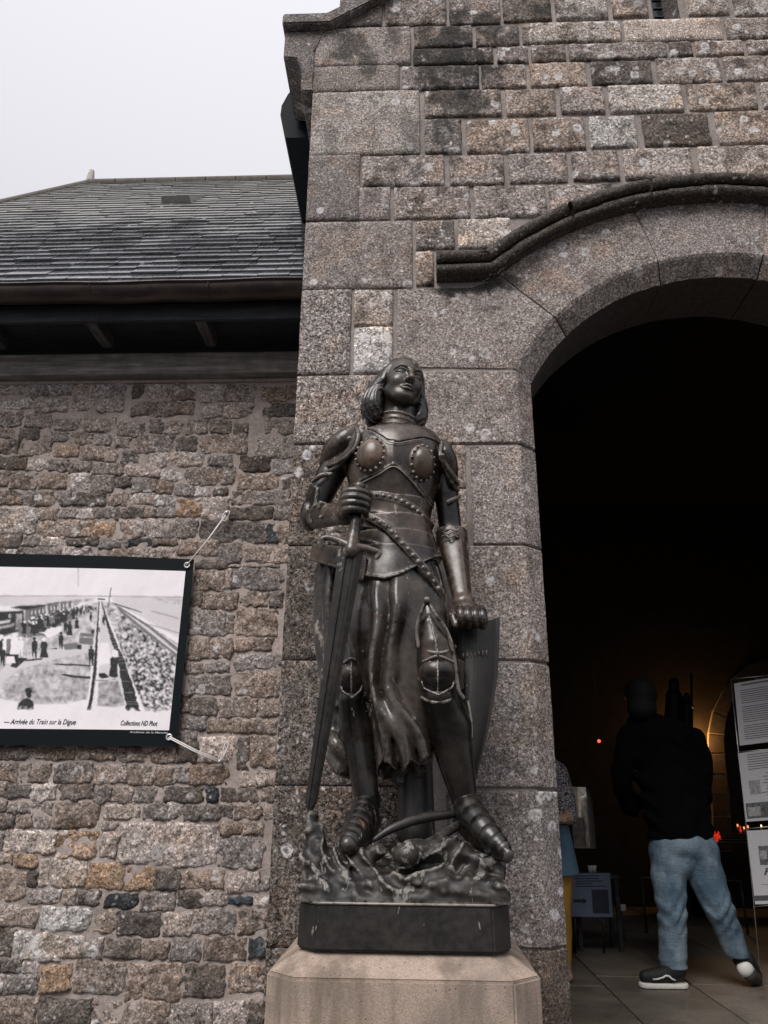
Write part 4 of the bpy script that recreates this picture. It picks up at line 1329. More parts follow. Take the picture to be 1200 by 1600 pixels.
b.cone(KN2, S(698, 1125, -.06), Q(25, 684, 1065), Q(33, 698, 1125), .01); b.cone(S(698, 1125, -.06), AN2, Q(33, 698, 1125), Q(19, 725, 1245), .01)
b.build('body', MAT['statue_paint_shaded'], st)

# ---- breastplate with its pointed lower edge
def chev(X):
    xs_ = [ON[0].x for ON in CH_]
    return np.interp(X, xs_, [q[0].z for q in CH_]).astype(f32)
CH_ = [(on_torso(px, py), 0) for px, py in [(541, 768), (560, 757), (590, 742), (617, 728), (640, 748), (660, 771), (676, 793)]]
bp = Sculpt(TLO, THI, .0045)
def bp_mod(X, Y, Z, u, v):
    e = Z - chev(X)
    rim = np.where((e > -.001) & (e < .010), -.004, 0.0)
    ridge = -.004 * np.exp(-(u / .012) ** 2) * (v < 0)
    return (rim + ridge).astype(f32)
bp.loft(rows, grow=.010, mod=bp_mod, zlim=(1.7, ZT(617, 668)), k=0)
bp.put(lambda X, Y, Z: (chev(X) - Z) + 0 * Y, TLO, THI, .003, 'and', pad=0)
# arm holes
bp.cone(S(535, 715, -.05), S(520, 760, .1), Q(14, 530, 715), Q(20, 520, 745), .008, 'cut')
bp.cone(S(700, 715, -.05), S(703, 760, .1), Q(12, 700, 715), Q(18, 700, 745), .008, 'cut')
bp.build('breastplate', BR, st)
pk = Sculpt(TLO, THI, .005)
pk.loft(rows, grow=.005, zlim=(ZT(617, 812), ZT(617, 715)), k=0)
pk.build('plackart', BR, st)
# neck opening plate (gorget) : collar and pointed yoke
go = Sculpt((-.26, 2.66, 2.22), (.18, 3.05, 2.56), .004)
NB0, NB1 = S(622, 674, .02), S(622, 655, .02)
go.cone(S(622, 676, .025), S(623, 655, .02), Q(31, 622, 676), Q(29, 622, 655), .0, sy=1.0)
for py, rr in ((657, 31), (665, 30.5), (674, 32)):
    c0 = np.array(S(622.5, py, .022)); rad = Q(rr, 622, py)
    go.put(lambda X, Y, Z, c0=c0, rad=rad: np.sqrt((np.sqrt((X - c0[0]) ** 2 + (Y - c0[1]) ** 2) - rad + .004) ** 2 + (Z - c0[2] + .16 * (X - c0[0])) ** 2) - .0055, c0 - rad, c0 + rad, .003)
cN = np.array(S(623, 655, .02))
go.put(lambda X, Y, Z: np.maximum(np.sqrt((X - cN[0]) ** 2 + (Y - cN[1]) ** 2) - Q(27, 622, 655), cN[2] - .03 - Z), cN - .09, cN + .09, 0, 'cut')
go.put(lambda X, Y, Z: Z - cN[2] - .004 + .12 * (X - cN[0]) + 0 * Y, cN - .2, cN + .2, 0, 'and')
yl = [on_torso(px, py) for px, py in [(572, 672), (590, 679), (605, 689), (622, 692), (645, 688), (664, 686)]]
def yoke(X, Y, Z):
    low_ = np.interp(X, [q.x for q in yl], [q.z for q in yl]).astype(f32)
    return low_ - Z + 0 * Y
g2 = Sculpt((-.26, 2.66, 2.22), (.18, 3.05, 2.56), .004)
g2.loft(rows, grow=.017, zlim=(2.2, ZT(617, 664)), k=0)
g2.put(yoke, (-.26, 2.66, 2.2), (.18, 3.05, 2.6), .003, 'and', pad=0)
go.d = smin(go.d, g2.d, .006)
go.build('gorget', BR, st)

# worn, light edges of the plates
for pts, gr, rr_ in [([(541, 768), (560, 757), (590, 742), (616, 729), (640, 748), (660, 771), (676, 793)], .014, .0032),
                     ([(572, 672), (590, 679), (605, 689), (622, 692), (645, 688), (664, 686)], .020, .0022)]:
    tube('worn_edge', smooth_path([tuple(on_torso(px, py, gr)) for px, py in pts], 5), rr_, MAT['statue_worn'], st, 6)
# ---- riveted roundels on the breast
def orient(n):
    n = Vector(n).normalized()
    return Vector((0, -1, 0)).rotation_difference(n).to_matrix()
def tnormal(v):
    e = .004
    dx = (ysurf(v.x + e, v.z, .01) - ysurf(v.x - e, v.z, .01)) / (2 * e)
    dz = (ysurf(v.x, v.z + e, .01) - ysurf(v.x, v.z - e, .01)) / (2 * e)
    return Vector((dx, -1, dz)).normalized()
for (px, py, rx_, rz__, nr) in [(579, 711, 27, 28, 17), (660, 724, 23, 28, 15)]:
    c0 = on_torso(px, py, .010); n0 = tnormal(c0); M3 = orient(n0)
    a, bq = Q(rx_, px, py, -.12) , Q(rz__, px, py, -.12) * 1.13
    r_ = Sculpt(tuple(c0 - Vector((.11, .09, .12))), tuple(c0 + Vector((.11, .09, .12))), .0036)
    r_.ell(c0 - n0 * .012, (a, .022, bq), .0, rot=M3)
    r_.ell(c0 + n0 * .004, (a * .84, .036, bq * .84), .006, rot=M3)
    rd = r_.build('roundel', MAT['statue_bright'], st)
    for i in range(nr):
        t = 2 * math.pi * i / nr
        q = c0 + M3 @ Vector((math.cos(t) * a * .90, -.006, math.sin(t) * bq * .90))
        bm = bmesh.new(); bmesh.ops.create_icosphere(bm, subdivisions=2, radius=.0066)
        bmesh.ops.translate(bm, verts=bm.verts, vec=q)
        bm_obj('rivet', bm, BR, rd, True)

# ---- studded belts
def belt(name, pts, w, grow, studs, sr=.0098):
    P = smooth_path([tuple(on_torso(px, py, grow)) for px, py in pts], 6)
    bb = Sculpt(np.min(P, 0) - .05, np.max(P, 0) + .05, .004)
    bb.chain([tuple(q) + (w,) for q in P], .004, sy=.34)
    for sgn in (-1, 1):
        bb.chain([tuple(q + np.array((0, -.003, sgn * w * .85))) + (.0035,) for q in P], .003)
    ob = bb.build(name, BR, st)
    L = [0]
    for q0, q1 in zip(P[:-1], P[1:]): L.append(L[-1] + np.linalg.norm(q1 - q0))
    for i in range(studs):
        s_ = L[-1] * (i + .5) / studs
        q = np.array([np.interp(s_, L, [p_[j] for p_ in P]) for j in range(3)])
        bm = bmesh.new(); bmesh.ops.create_icosphere(bm, subdivisions=2, radius=sr)
        bmesh.ops.translate(bm, verts=bm.verts, vec=(q[0], q[1] - w * .3, q[2]))
        bm_obj('stud', bm, BR, ob, True)
belt('waist_belt', [(563, 778), (578, 774), (600, 775), (625, 782), (648, 796), (664, 812), (672, 822)], .0175, .006, 15)
# ---- overlapping hoops of the fauld, each a little wider than the one above
hoops = [((560, 806), (617, 812), (668, 832), 806 - 34, .010), ((556, 830), (617, 838), (670, 850), 800, .015), ((549, 848), (610, 864), (676, 868), 826, .020)]
for i, (l_, m_, r__, top, gr) in enumerate(hoops):
    h_ = Sculpt(TLO, THI, .005)
    lo_ = [on_torso(*q) for q in (l_, m_, r__)]
    zt_ = ZT(617, top)
    def hm(X, Y, Z, u, v, lo_=lo_):
        e = Z - np.interp(X, [q.x for q in lo_], [q.z for q in lo_]).astype(f32)
        return np.where(e < .008, -.0035, 0.0).astype(f32)
    h_.loft(rows, grow=gr, zlim=(1.5, zt_), mod=hm, k=0)
    h_.put(lambda X, Y, Z, lo_=lo_: np.interp(X, [q.x for q in lo_], [q.z for q in lo_]).astype(f32) - Z + 0 * Y, TLO, THI, .002, 'and', pad=0)
    h_.build('fauld_hoop', BR, st)
for pts, gr in [([(560, 841), (600, 846), (640, 848), (668, 852)], .0175), ([(600, 816), (640, 824), (666, 834)], .0125), ([(560, 868), (590, 872), (615, 866)], .022)]:
    tube('worn_edge', smooth_path([tuple(on_torso(px, py, gr)) for px, py in pts], 5), .0022, MAT['statue_worn'], st, 6)
# bottom hoop with the pointed hem
hem = [on_torso(px, py) for px, py in [(500, 880), (540, 893), (575, 905), (600, 909), (625, 902), (650, 889), (690, 874)]]
h_ = Sculpt((-.44, 2.55, 1.5), (.36, 3.12, 2.2), .005)
def hm2(X, Y, Z, u, v):
    e = Z - np.interp(X, [q.x for q in hem], [q.z for q in hem]).astype(f32)
    return (np.where(e < .009, -.004, 0.0) - .10 * np.clip(ZT(617, 862) - Z, 0, .2)).astype(f32)
h_.loft(rows, grow=.024, zlim=(1.5, ZT(617, 850)), mod=hm2, k=0)
h_.put(lambda X, Y, Z: np.interp(X, [q.x for q in hem], [q.z for q in hem]).astype(f32) - Z + 0 * Y, (-.44, 2.55, 1.5), (.36, 3.12, 2.2), .002, 'and', pad=0)
h_.build('fauld_hem', BR, st)
# flaring hip plate on the sword side
hp_ = Sculpt((-.46, 2.6, 1.6), (-.1, 3.1, 2.1), .005)
A_, B_ = [S(491, 853, .03), S(487, 872, .03), S(535, 886, -.12), S(541, 858, -.12)], .008
def quadplate(s, P4, th, nseg=8, k=.002):
    nseg *= 3; k = .0008
    P4 = [np.array(q) for q in P4]
    for i in range(nseg + 1):
        t = i / nseg
        q0 = P4[0] * (1 - t) + P4[3] * t; q1 = P4[1] * (1 - t) + P4[2] * t
        s.cone(q0, q1, th, th, k)
quadplate(hp_, A_, .010, 14)
quadplate(hp_, [S(541, 858, -.12), S(535, 886, -.12), S(565, 904, -.15), S(570, 872, -.14)], .009, 8)
hp_.cone(S(500, 872, .0), S(503, 862, .0), .012, .010, .002); 
hp_.build('hip_plate', BR, st)
belt('sword_belt', [(563, 803), (582, 810), (602, 822), (622, 842), (642, 864), (660, 885), (676, 906), (688, 925)], .0165, .034, 15)

# ---- pauldrons
for side in (0, 1):
    if side == 0:
        c0, c1 = S(548, 676, -.02), S(508, 718, .03)
        pts = [S(553, 672, -.03), S(538, 690, -.02), S(523, 705, .0), S(508, 723, .03)]; rad = [Q(9, 550, 670), Q(19, 536, 690), Q(19, 520, 705), Q(10, 507, 720)]
        rim = [S(556, 662, -.02), S(560, 680, -.085), S(553, 702, -.09), S(535, 718, -.065), S(516, 727, -.03), S(500, 731, .03)]
        lame = [S(553, 704, -.06), S(532, 724, -.045), S(516, 735, -.02), S(498, 739, .03)]; ctr = S(528, 712, .04)
        rv = S(546, 685, -.105)
    else:
        pts = [S(691, 700, -.03), S(697, 712, -.02), S(702, 730, .0), S(709, 747, .03)]; rad = [Q(7, 690, 700), Q(14, 698, 710), Q(14, 704, 728), Q(7, 711, 748)]
        rim = [S(690, 692, -.05), S(688, 712, -.085), S(697, 728, -.075), S(708, 744, -.045), S(716, 757, .01)]
        lame = [S(694, 728, -.05), S(703, 748, -.035), S(710, 760, -.01), S(716, 766, .03)]; ctr = S(700, 740, .05)
        rv = S(691, 712, -.1)
    pp = Sculpt(np.min(pts, 0) - .11, np.max(pts, 0) + .11, .0042)
    pp.path(pts, rad, .012)
    pp.build('pauldron', BR, st)
    rr_ = Sculpt(np.min(rim, 0) - .05, np.max(rim, 0) + .05, .004)
    rr_.path(rim, [.008, .009, .009, .008, .007, .006][:len(rim)], .004)
    # the plate edge that fills between rim and cap
    for q in smooth_path(rim, 5):
        m_ = np.array(pts[1]) * .5 + np.array(pts[2]) * .5
        rr_.cone(q, q + (m_ - q) * .35, .006, .008, .006)
    rr_.build('pauldron_rim', BR, st)
    ll = Sculpt(np.min(lame, 0) - .07, np.max(lame, 0) + .07, .0042)
    ll.path(lame, [.007, .008, .008, .006], .004)
    for q in smooth_path(lame, 5):
        ll.cone(q, q + (np.array(ctr) - q) * .45 + np.array((0, 0, .02)), .006, .008, .006)
    ll.build('pauldron_lame', BR, st)
    bm = bmesh.new(); bmesh.ops.create_icosphere(bm, subdivisions=2, radius=.010); bmesh.ops.translate(bm, verts=bm.verts, vec=rv); bm_obj('rivet', bm, BR, st, True)
# upper arm bands
for pts in ([S(489, 752, -.03), S(502, 743, -.045), S(517, 741, -.04)], [S(700, 784, -.01), S(712, 779, .0), S(718, 776, .04)]):
    u_ = Sculpt(np.min(pts, 0) - .04, np.max(pts, 0) + .04, .004); u_.path(pts, [.009, .011, .009], .003); u_.build('arm_band', BR, st)
# ---- elbow cops and forearms
e1 = Sculpt((-.55, 2.6, 1.75), (-.2, 3.1, 2.35), .0045)
e1.ell(S(484, 806, .02), (Q(16, 484, 806), .06, Q(25, 484, 806)), .0)
quadplate(e1, [S(487, 757, .0), S(477, 795, .01), S(487, 815, -.05), S(497, 765, -.05)], .009, 8)
e1.build('elbow_cop', BR, st)
f1 = Sculpt((-.50, 2.55, 1.8), (-.1, 3.0, 2.25), .0045)
f1.cone(S(494, 806, .0), S(537, 803, -.16), Q(21, 494, 806), Q(16.5, 537, 803, -.16), 0)
f1.cone(S(536, 803, -.16), S(541, 802, -.18), Q(18.5, 536, 803, -.16), Q(19, 541, 803, -.18), .004)
f1.box(S(503, 790, -.11), (.016, .012, .016), .004, rot3(20, 10, 20), .003)
f1.ball(S(501, 808, -.115), .008, .002)
f1.build('vambrace', BR, st)
f2 = Sculpt((.05, 2.6, 1.2), (.42, 3.1, 2.0), .0045)
def faceted(s, a, b, ra, rb, ang0=0.0):
    a = np.array(a, f32); b = np.array(b, f32); L = np.linalg.norm(b - a); w = (b - a) / L
    u = np.cross(w, (0, 1, 0)); u /= np.linalg.norm(u); v = np.cross(w, u)
    def fn(X, Y, Z):
        x, y, z = X - a[0], Y - a[1], Z - a[2]
        t = (x * w[0] + y * w[1] + z * w[2]); p_ = x * u[0] + y * u[1] + z * u[2]; q_ = x * v[0] + y * v[1] + z * v[2]
        r = ra + (rb - ra) * np.clip(t / L, 0, 1)
        d = np.sqrt(p_ * p_ + q_ * q_) * .55
        m = np.full(np.broadcast(p_, q_).shape, -1.0, f32)
        for i in range(5):
            an = ang0 + i * 2 * math.pi / 5
            m = np.maximum(m, p_ * math.cos(an) + q_ * math.sin(an))
        return np.maximum(d + m * .5 - r, np.maximum(-t, t - L))
    R_ = max(ra, rb) * 1.3
    s.put(fn, np.minimum(a, b) - R_, np.maximum(a, b) + R_, 0)
faceted(f2, S(706, 838, .055), S(722, 934, -.035), Q(25, 706, 840), Q(15, 722, 934), R(100))
f2.cone(S(721, 930, -.03), S(724, 943, -.045), Q(14, 721, 930), Q(18, 724, 943), .005)
f2.cone(S(706, 836, .055), S(706.5, 842, .052), Q(25.5, 706, 840), Q(25.5, 706, 840), .003)
quadplate(f2, [S(722, 820, .05), S(718, 850, .05), S(730, 870, .06), S(724, 815, .08)], .008, 6)
for q in (S(729, 856, .03), S(729, 897, .01), S(729, 885, .0)): f2.ball(q, .010, .003)
f2.build('vambrace', BR, st)
for yy in (828, 833, 838):
    tube('mail_fold', [S(690 + i * 3.4, yy + 2.2 * math.sin(i * 1.5 + yy), -.035 + .0012 * (i - 4) ** 2) for i in range(9)], .0035, BR, st)

# ---- sword hand
GA, GB = np.array(S(562, 768, -.23)), np.array(S(551, 848, -.24))
gw = (GB - GA) / np.linalg.norm(GB - GA)
hd = Sculpt(tuple(np.array(S(558, 788, -.22)) - .11), tuple(np.array(S(558, 788, -.22)) + .11), .003)
ux = np.array((1.0, 0, 0)); uy = np.array((0, 1.0, 0))
for i, py in enumerate((775, 784.5, 793.5, 802)):
    c0 = np.array(S(562.5 - 1.2 * i, py, -.232))
    sc_ = (1.0, 1.06, 1.0, .88)[i]
    pts = [c0 + np.array(q) * sc_ for q in [(-.042, .045, -.004), (-.058, .006, .001), (-.047, -.034, .004), (-.008, -.047, .002), (.030, -.032, -.004), (.034, .0, -.008)]]
    hd.path(pts, [.014, .0155, .0155, .0145, .0135, .012], .003)
hd.ell(S(547, 790, -.19), (.035, .035, .042), .012)
hd.cone(S(538, 800, -.165), S(546, 794, -.19), .034, .034, .012)
hd.path([S(549, 770, -.20), S(558, 765, -.25), S(568, 770, -.262), S(576, 776, -.25)], [.014, .0145, .0145, .014], .003)
hd.build('hand', BR, st)
# ---- sword: pommel, grip, quillons, fullered blade
sw = bmesh.new()
GU0, TIP = np.array(S(549, 858, -.245)), np.array(S(483, 1272, -.165))
ax_ = (TIP - GU0) / np.linalg.norm(TIP - GU0)
bx = np.cross(ax_, (0, 1, 0)); bx /= np.linalg.norm(bx); bn = np.cross(bx, ax_)
if bn[1] > 0: bn = -bn
V, Fc = [], []
Ltot = np.linalg.norm(TIP - GU0)
NS = 24
for i in range(NS + 1):
    t = i / NS
    wdt = (.0455 * (1 - t) + .0185 * t) if i < NS else .004
    th = .0115 * (1 - .35 * t)
    c0 = GU0 + ax_ * (t * Ltot)
    for (a, h_) in [(-1, 0), (-.55, .75), (-.34, .85), (-.22, .35), (.22, .35), (.34, .85), (.55, .75), (1, 0), (.5, -.8), (-.5, -.8)]:
        V.append(c0 + bx * (a * wdt) + bn * (h_ * th))
for i in range(NS):
    for j in range(10):
        Fc.append((i * 10 + j, i * 10 + (j + 1) % 10, (i + 1) * 10 + (j + 1) % 10, (i + 1) * 10 + j))
Fc.append(tuple(range(10))); Fc.append(tuple(NS * 10 + j for j in range(10)))
sword = mesh_obj('sword', V, Fc, DK, st)
bm = bmesh.new(); bm.from_mesh(sword.data); bmesh.ops.recalc_face_normals(bm, faces=bm.faces); bm.to_mesh(sword.data); bm.free()
gg = Sculpt(tuple(np.minimum(GA, GU0) - .16), tuple(np.maximum(GA, GU0) + .16), .004)
gg.cone(GA, np.array(S(551, 850, -.243)), .016, .021, 0)
gg.cone(S(551, 842, -.243), S(549, 860, -.245), .021, .030, .012)
gg.build('grip', BR, sword)
pm = Sculpt(tuple(np.array(S(561, 761, -.235)) - .04), tuple(np.array(S(561, 761, -.235)) + .04), .003)
pm.ell(S(561.5, 761, -.235), (.0225, .0225, .021), 0); pm.build('pommel', BR, sword)
qn = Sculpt(tuple(np.array(S(548, 855, -.245)) - .20), tuple(np.array(S(548, 855, -.245)) + .20), .004)
qn.path([S(506, 851, -.25), S(503, 843, -.25), S(512, 840, -.25), S(530, 845, -.25), S(549, 855, -.25), S(570, 856, -.25), S(585, 860, -.25), S(593, 864, -.25), S(589, 871, -.25)],
        [.010, .010, .011, .013, .022, .013, .011, .010, .010], .006, sy=.8)
qn.build('quillon', BR, sword)

# ---- shield hand
h2 = Sculpt(tuple(np.array(S(733, 965, -.06)) - .13), tuple(np.array(S(733, 965, -.06)) + .13), .003)
h2.ell(S(729, 953, -.055), (.052, .048, .032), .01)
for i in range(4):
    xx = 719 + i * 11.5
    h2.path([S(xx - 2, 948 + i * .8, -.06), S(xx, 955 + i * .8, -.115), S(xx + 2, 966 + i, -.125), S(xx + 1, 975 + i, -.10), S(xx, 978, -.07)], [.0165, .0165, .0155, .0145, .013], .003)
h2.path([S(710, 950, -.05), S(708, 962, -.09), S(712, 976, -.11)], [.017, .016, .0135], .004)
h2.build('hand', BR, st)
# ---- shield: curved pointed board with a raised border and a row of nails
SH = [(968, 698, 781), (1000, 699, 780), (1050, 700, 778), (1100, 702, 771), (1150, 706, 761), (1190, 712, 751), (1222, 720, 743), (1245, 728, 738)]
V, Fc = [], []
NW = 14
for back in (0, 1):
    for (py, xl, xr) in SH:
        for i in range(NW + 1):
            t = i / NW
            px = xl + (xr - xl) * t
            dy = .06 - .075 * math.sin(math.pi * (t * .8 + .1)) + (py - 968) * -.0002
            v = at(px, py - (6 * (t - .5) ** 2 * 4 - 3 if py == 968 else 0), Y0 + dy)
            rimd = .009 if (t < .06 or t > .94) else 0
            V.append((v.x, v.y + (.022 if back else -rimd), v.z))
nr_ = len(SH) * (NW + 1)
for b_ in (0, 1):
    for j in range(len(SH) - 1):
        for i in range(NW):
            k0 = b_ * nr_ + j * (NW + 1) + i
            q = (k0, k0 + 1, k0 + NW + 2, k0 + NW + 1)
            Fc.append(q[::-1] if not b_ else q)
def rimidx(): 
    W_ = NW + 1
    return list(range(W_)) + [j * W_ + NW for j in range(1, len(SH))] + [(len(SH) - 1) * W_ + i for i in range(NW - 1, -1, -1)] + [j * W_ for j in range(len(SH) - 2, 0, -1)]
ri = rimidx()
for a, b_ in zip(ri, ri[1:] + ri[:1]): Fc.append((a, b_, b_ + nr_, a + nr_))
shd = mesh_obj('shield', V, Fc, DK, st)
bm = bmesh.new(); bm.from_mesh(shd.data); bmesh.ops.recalc_face_normals(bm, faces=bm.faces); bm.to_mesh(shd.data); bm.free()
for i in range(7):
    px, py = 724 + i * 6, 1025 - i * .9
    q0, q1 = S(px, py - 4, -.024), S(px, py + 4, -.024)
    tube('emblem_bar', [q0, q1], .0032, BR, shd, 6)
tube('emblem_arc', [S(720 + i * 5, 1042 + .22 * (i - 4) ** 2 * .5 + i * .6, -.022 + .0006 * i) for i in range(8)], .004, DK, shd, 6)

# ---- skirt: a body of cloth with long raised folds
sk = Sculpt((-.42, 2.48, .96), (.34, 3.12, 1.82), .0048)
SKR = [(880, 545, 684, .115), (930, 536, 698, .145), (990, 538, 698, .155), (1045, 552, 690, .150), (1100, 574, 682, .142), (1150, 586, 676, .136), (1190, 592, 671, .130), (1230, 594, 671, .128)]
rws = []
for (py, xl, xr, bb_) in SKR:
    xa, xb = at(xl, py, Y0 - .03).x, at(xr, py, Y0 - .03).x
    rws.append((at((xl + xr) / 2, py, Y0).z, (xa + xb) / 2, Y0 - .005, (xb - xa) / 2, bb_))
# pleats: sharp valleys traced down the cloth with broad rounded ridges between them
PLY = (885, 950, 1010, 1070, 1130, 1200, 1240)
VAL = [(522, 516, 519, 532, 552, 568, 570), (574, 578, 574, 575, 588, 600, 602), (611, 610, 600, 593, 610, 628, 630), (648, 641, 628, 622, 646, 660, 662), (708, 716, 718, 714, 698, 690, 690)]
AMP = [.016, .044, .040, .018]; SKEW = [1.3, .62, .70, 1.3]
zlev = [at(620, y_, Y0 - .15).z for y_ in PLY]
vx = [[at(v_, y_, Y0 - .15).x for v_, y_ in zip(row_, PLY)] for row_ in VAL]
def pleat(X, Y, Z, u, v):
    VV = [np.interp(Z, zlev[::-1], row_[::-1]).astype(f32) for row_ in vx]
    wv = .004 * np.sin(Z * 13 + X * 21) + .003 * np.sin(Z * 29 - X * 17 + 1.0)
    x_ = X + wv
    h = np.zeros(np.broadcast(X, Y, Z).shape, f32)
    ramp_ = np.clip((zlev[0] - Z) / .16, .12, 1.0)
    for i_ in range(len(VV) - 1):
        t = (x_ - VV[i_]) / np.maximum(VV[i_ + 1] - VV[i_], .01)
        m_ = (t >= 0) & (t < 1)
        tt_ = 2 * np.clip(t, 0, 1) ** SKEW[i_] - 1
        h = np.where(m_, AMP[i_] * np.clip(np.cos(tt_ * math.pi / 2), 0, 1) ** 1.35 * (1 + .35 * np.sin(Z * 9 + i_ * 2.1)), h)
    return (-(h * ramp_) * (v < 0)).astype(f32)
sk.loft(rws, k=0, mod=pleat)
sk.put(lambda X, Y, Z: np.full(np.broadcast(X, Y, Z).shape, -1.0, f32), (-.4, 2.5, 1.0), (.3, 3.0, 1.7), 0, 'and')
for pts, rr in [([(582, 1088, -.150), (602, 1118, -.165), (624, 1150, -.170), (640, 1196, -.160)], [5, 8, 9, 8]), ([(606, 1080, -.160), (628, 1112, -.168), (654, 1150, -.155), (664, 1186, -.145)], [3, 7, 8, 7]), ([(596, 1100, -.150), (600, 1140, -.155), (606, 1190, -.150)], [3, 6, 6])]:
    sk.path([S(*q) for q in pts], [Q(r_, *pts[0][:2]) for r_ in rr], .026, sy=1.2)
hemS = [at(px, py, Y0 - .16) for px, py in [(560, 1150), (580, 1196), (590, 1203), (604, 1190), (618, 1204), (632, 1206), (642, 1188), (655, 1196), (672, 1180), (700, 1150)]]
sk.put(lambda X, Y, Z: np.interp(X, [q.x for q in hemS], [q.z for q in hemS]).astype(f32) - Z - .25 * np.clip(Y - Y0 + .12, 0, .3), (-.42, 2.48, .9), (.34, 3.12, 1.3), .004, 'and', pad=0)
# hollow under the hem
sk.ell(S(628, 1215, -.04), (.085, .10, .09), .012, 'cut')
sk.build('skirt', CL, st, relax=4)

# ---- cloak that hangs behind the sword
ck = Sculpt((-.46, 2.68, .95), (-.08, 3.1, 1.9), .006)
for pts, rr in [([(505, 880, .08), (500, 960, .09), (507, 1040, .08), (520, 1120, .05), (528, 1200, .03)], [10, 12, 11, 9, 6]),
                ([(520, 880, .04), (514, 950, .03), (516, 1020, .03), (528, 1100, .02)], [10, 11, 9, 6]),
                ([(535, 890, .06), (534, 980, .08), (538, 1060, .06), (540, 1150, .05), (545, 1195, .03)], [12, 12, 11, 12, 8]),
                ([(516, 1150, .02), (528, 1165, .0), (545, 1190, .0)], [7, 12, 8]), ([(512, 1180, .04), (530, 1200, .02), (548, 1210, .03)], [6, 10, 8])]:
    ck.path([S(*q) for q in pts], [Q(r_, *pts[0][:2]) for r_ in rr], .02, sy=1.3)
ck.build('cloak', CL, st)
# support between the legs
sp = Sculpt((-.2, 2.7, .8), (.2, 3.08, 1.25), .006)
sp.cone(S(650, 1195, .10), S(650, 1300, .08), Q(27, 650, 1200), Q(31, 650, 1290), 0, sy=.8)
sp.build('support_block', DK, st)

# ---- leg armour
cu = Sculpt((-.02, 2.5, 1.2), (.3, 3.0, 1.75), .0045)
cu.chain([S(668, 948, -.125) + (Q(8, 668, 945),), S(674, 978, -.125) + (Q(21, 668, 945),), S(681, 1010, -.13) + (Q(27, 668, 945),), S(687, 1050, -.125) + (Q(31, 683, 1045),)], 0)
cu.path([S(670, 962, -.19), S(678, 990, -.205), S(684, 1022, -.215)], [.004, .006, .006], .004)
cu.build('cuisse', BR, st)
wg = Sculpt(tuple(np.array(S(712, 1060, -.10)) - .1), tuple(np.array(S(712, 1060, -.10)) + .1), .0042)
quadplate(wg, [S(708, 1030, -.10), S(708, 1078, -.10), S(722, 1074, -.06), S(722, 1036, -.06)], .008, 8)
wg.build('knee_wing', BR, st)
for yy, rr_ in ((1014, 27), (1092, 27)):
    tube('knee_lame', smooth_path([S(684 - rr_, yy - 4, -.12), S(684 - rr_ * .6, yy + 3, -.18), S(685, yy + 6, -.205), S(684 + rr_ * .6, yy + 3, -.18), S(684 + rr_, yy - 4, -.12)], 5), .0055, BR, st)
tb = Sculpt((-.05, 2.48, 1.2), (.32, 3.0, 1.8), .0042)
for pts in ([(667, 938), (656, 962), (651, 985), (654, 1010)], [(667, 938), (682, 962), (700, 990), (710, 1030), (716, 1075), (724, 1090)]):
    tb.path([S(px, py, -.20 + .0009 * abs(px - 680) + .0000 * py) for px, py in pts], [.0075] * len(pts), .003)
tb.ball(S(667, 937, -.205), .012, .003)
tb.build('skirt_slit_edge', CL, st)
for (px, py, rx_, rz__, dy) in [(684, 1056, 29, 33, -.15), (549, 1060, 19, 29, -.055)]:
    kn = Sculpt(tuple(np.array(S(px, py, dy)) - .13), tuple(np.array(S(px, py, dy)) + .13), .0042)
    kn.ell(S(px, py - 6, dy), (Q(rx_ + 1, px, py, dy), .060, Q(rz__ - 9, px, py, dy)), 0)
    kn.ell(S(px, py + 2, dy + .005), (Q(rx_ - 1, px, py, dy), .052, Q(rz__ - 4, px, py, dy)), .008)
    c0 = np.array(S(px, py - 6, dy)); 
    rim = [S(px - rx_ * 1.0, py + 4, dy - .005), S(px - rx_ * .72, py + 20, dy - .035), S(px + rx_ * .05, py + 30, dy - .055), S(px + rx_ * .75, py + 19, dy - .035), S(px + rx_ * 1.0, py + 2, dy - .005)]
    kn.chain([tuple(q) + (.0045,) for q in rim], .003)
    kn.chain([tuple(S(px, py - 26, dy - .05)) + (.003,), tuple(S(px, py, dy - .068)) + (.005,), tuple(S(px, py + 24, dy - .055)) + (.003,)], .004)
    kn.path([S(px - rx_ * .8, py - 22, dy - .03), S(px, py - 31, dy - .055), S(px + rx_ * .8, py - 22, dy - .03)], .006, .003)
    kn.build('knee_cop', BR, st)
for (a, m_, c_, ra, rm, rc) in [(S(549, 1092, -.04), S(557, 1140, .0), AN1, 20, 26, 19), (S(687, 1090, -.12), S(700, 1135, -.06), AN2, 26, 34, 21)]:
    gr_ = Sculpt(np.minimum(a, c_) - .11, np.maximum(a, c_) + .11, .005)
    gr_.cone(a, m_, Q(ra, 600, 1100), Q(rm, 600, 1130), 0); gr_.cone(m_, c_, Q(rm, 600, 1130), Q(rc, 600, 1240), .02)
    gr_.build('greave', MAT['statue_paint_shaded'], st)
# shin ridge line and side strap of the nearer leg
tube('greave_edge', [S(731 + 6 * math.sin(i * .5), 1095 + i * 15, -.06) for i in range(11)], .005, BR, st)
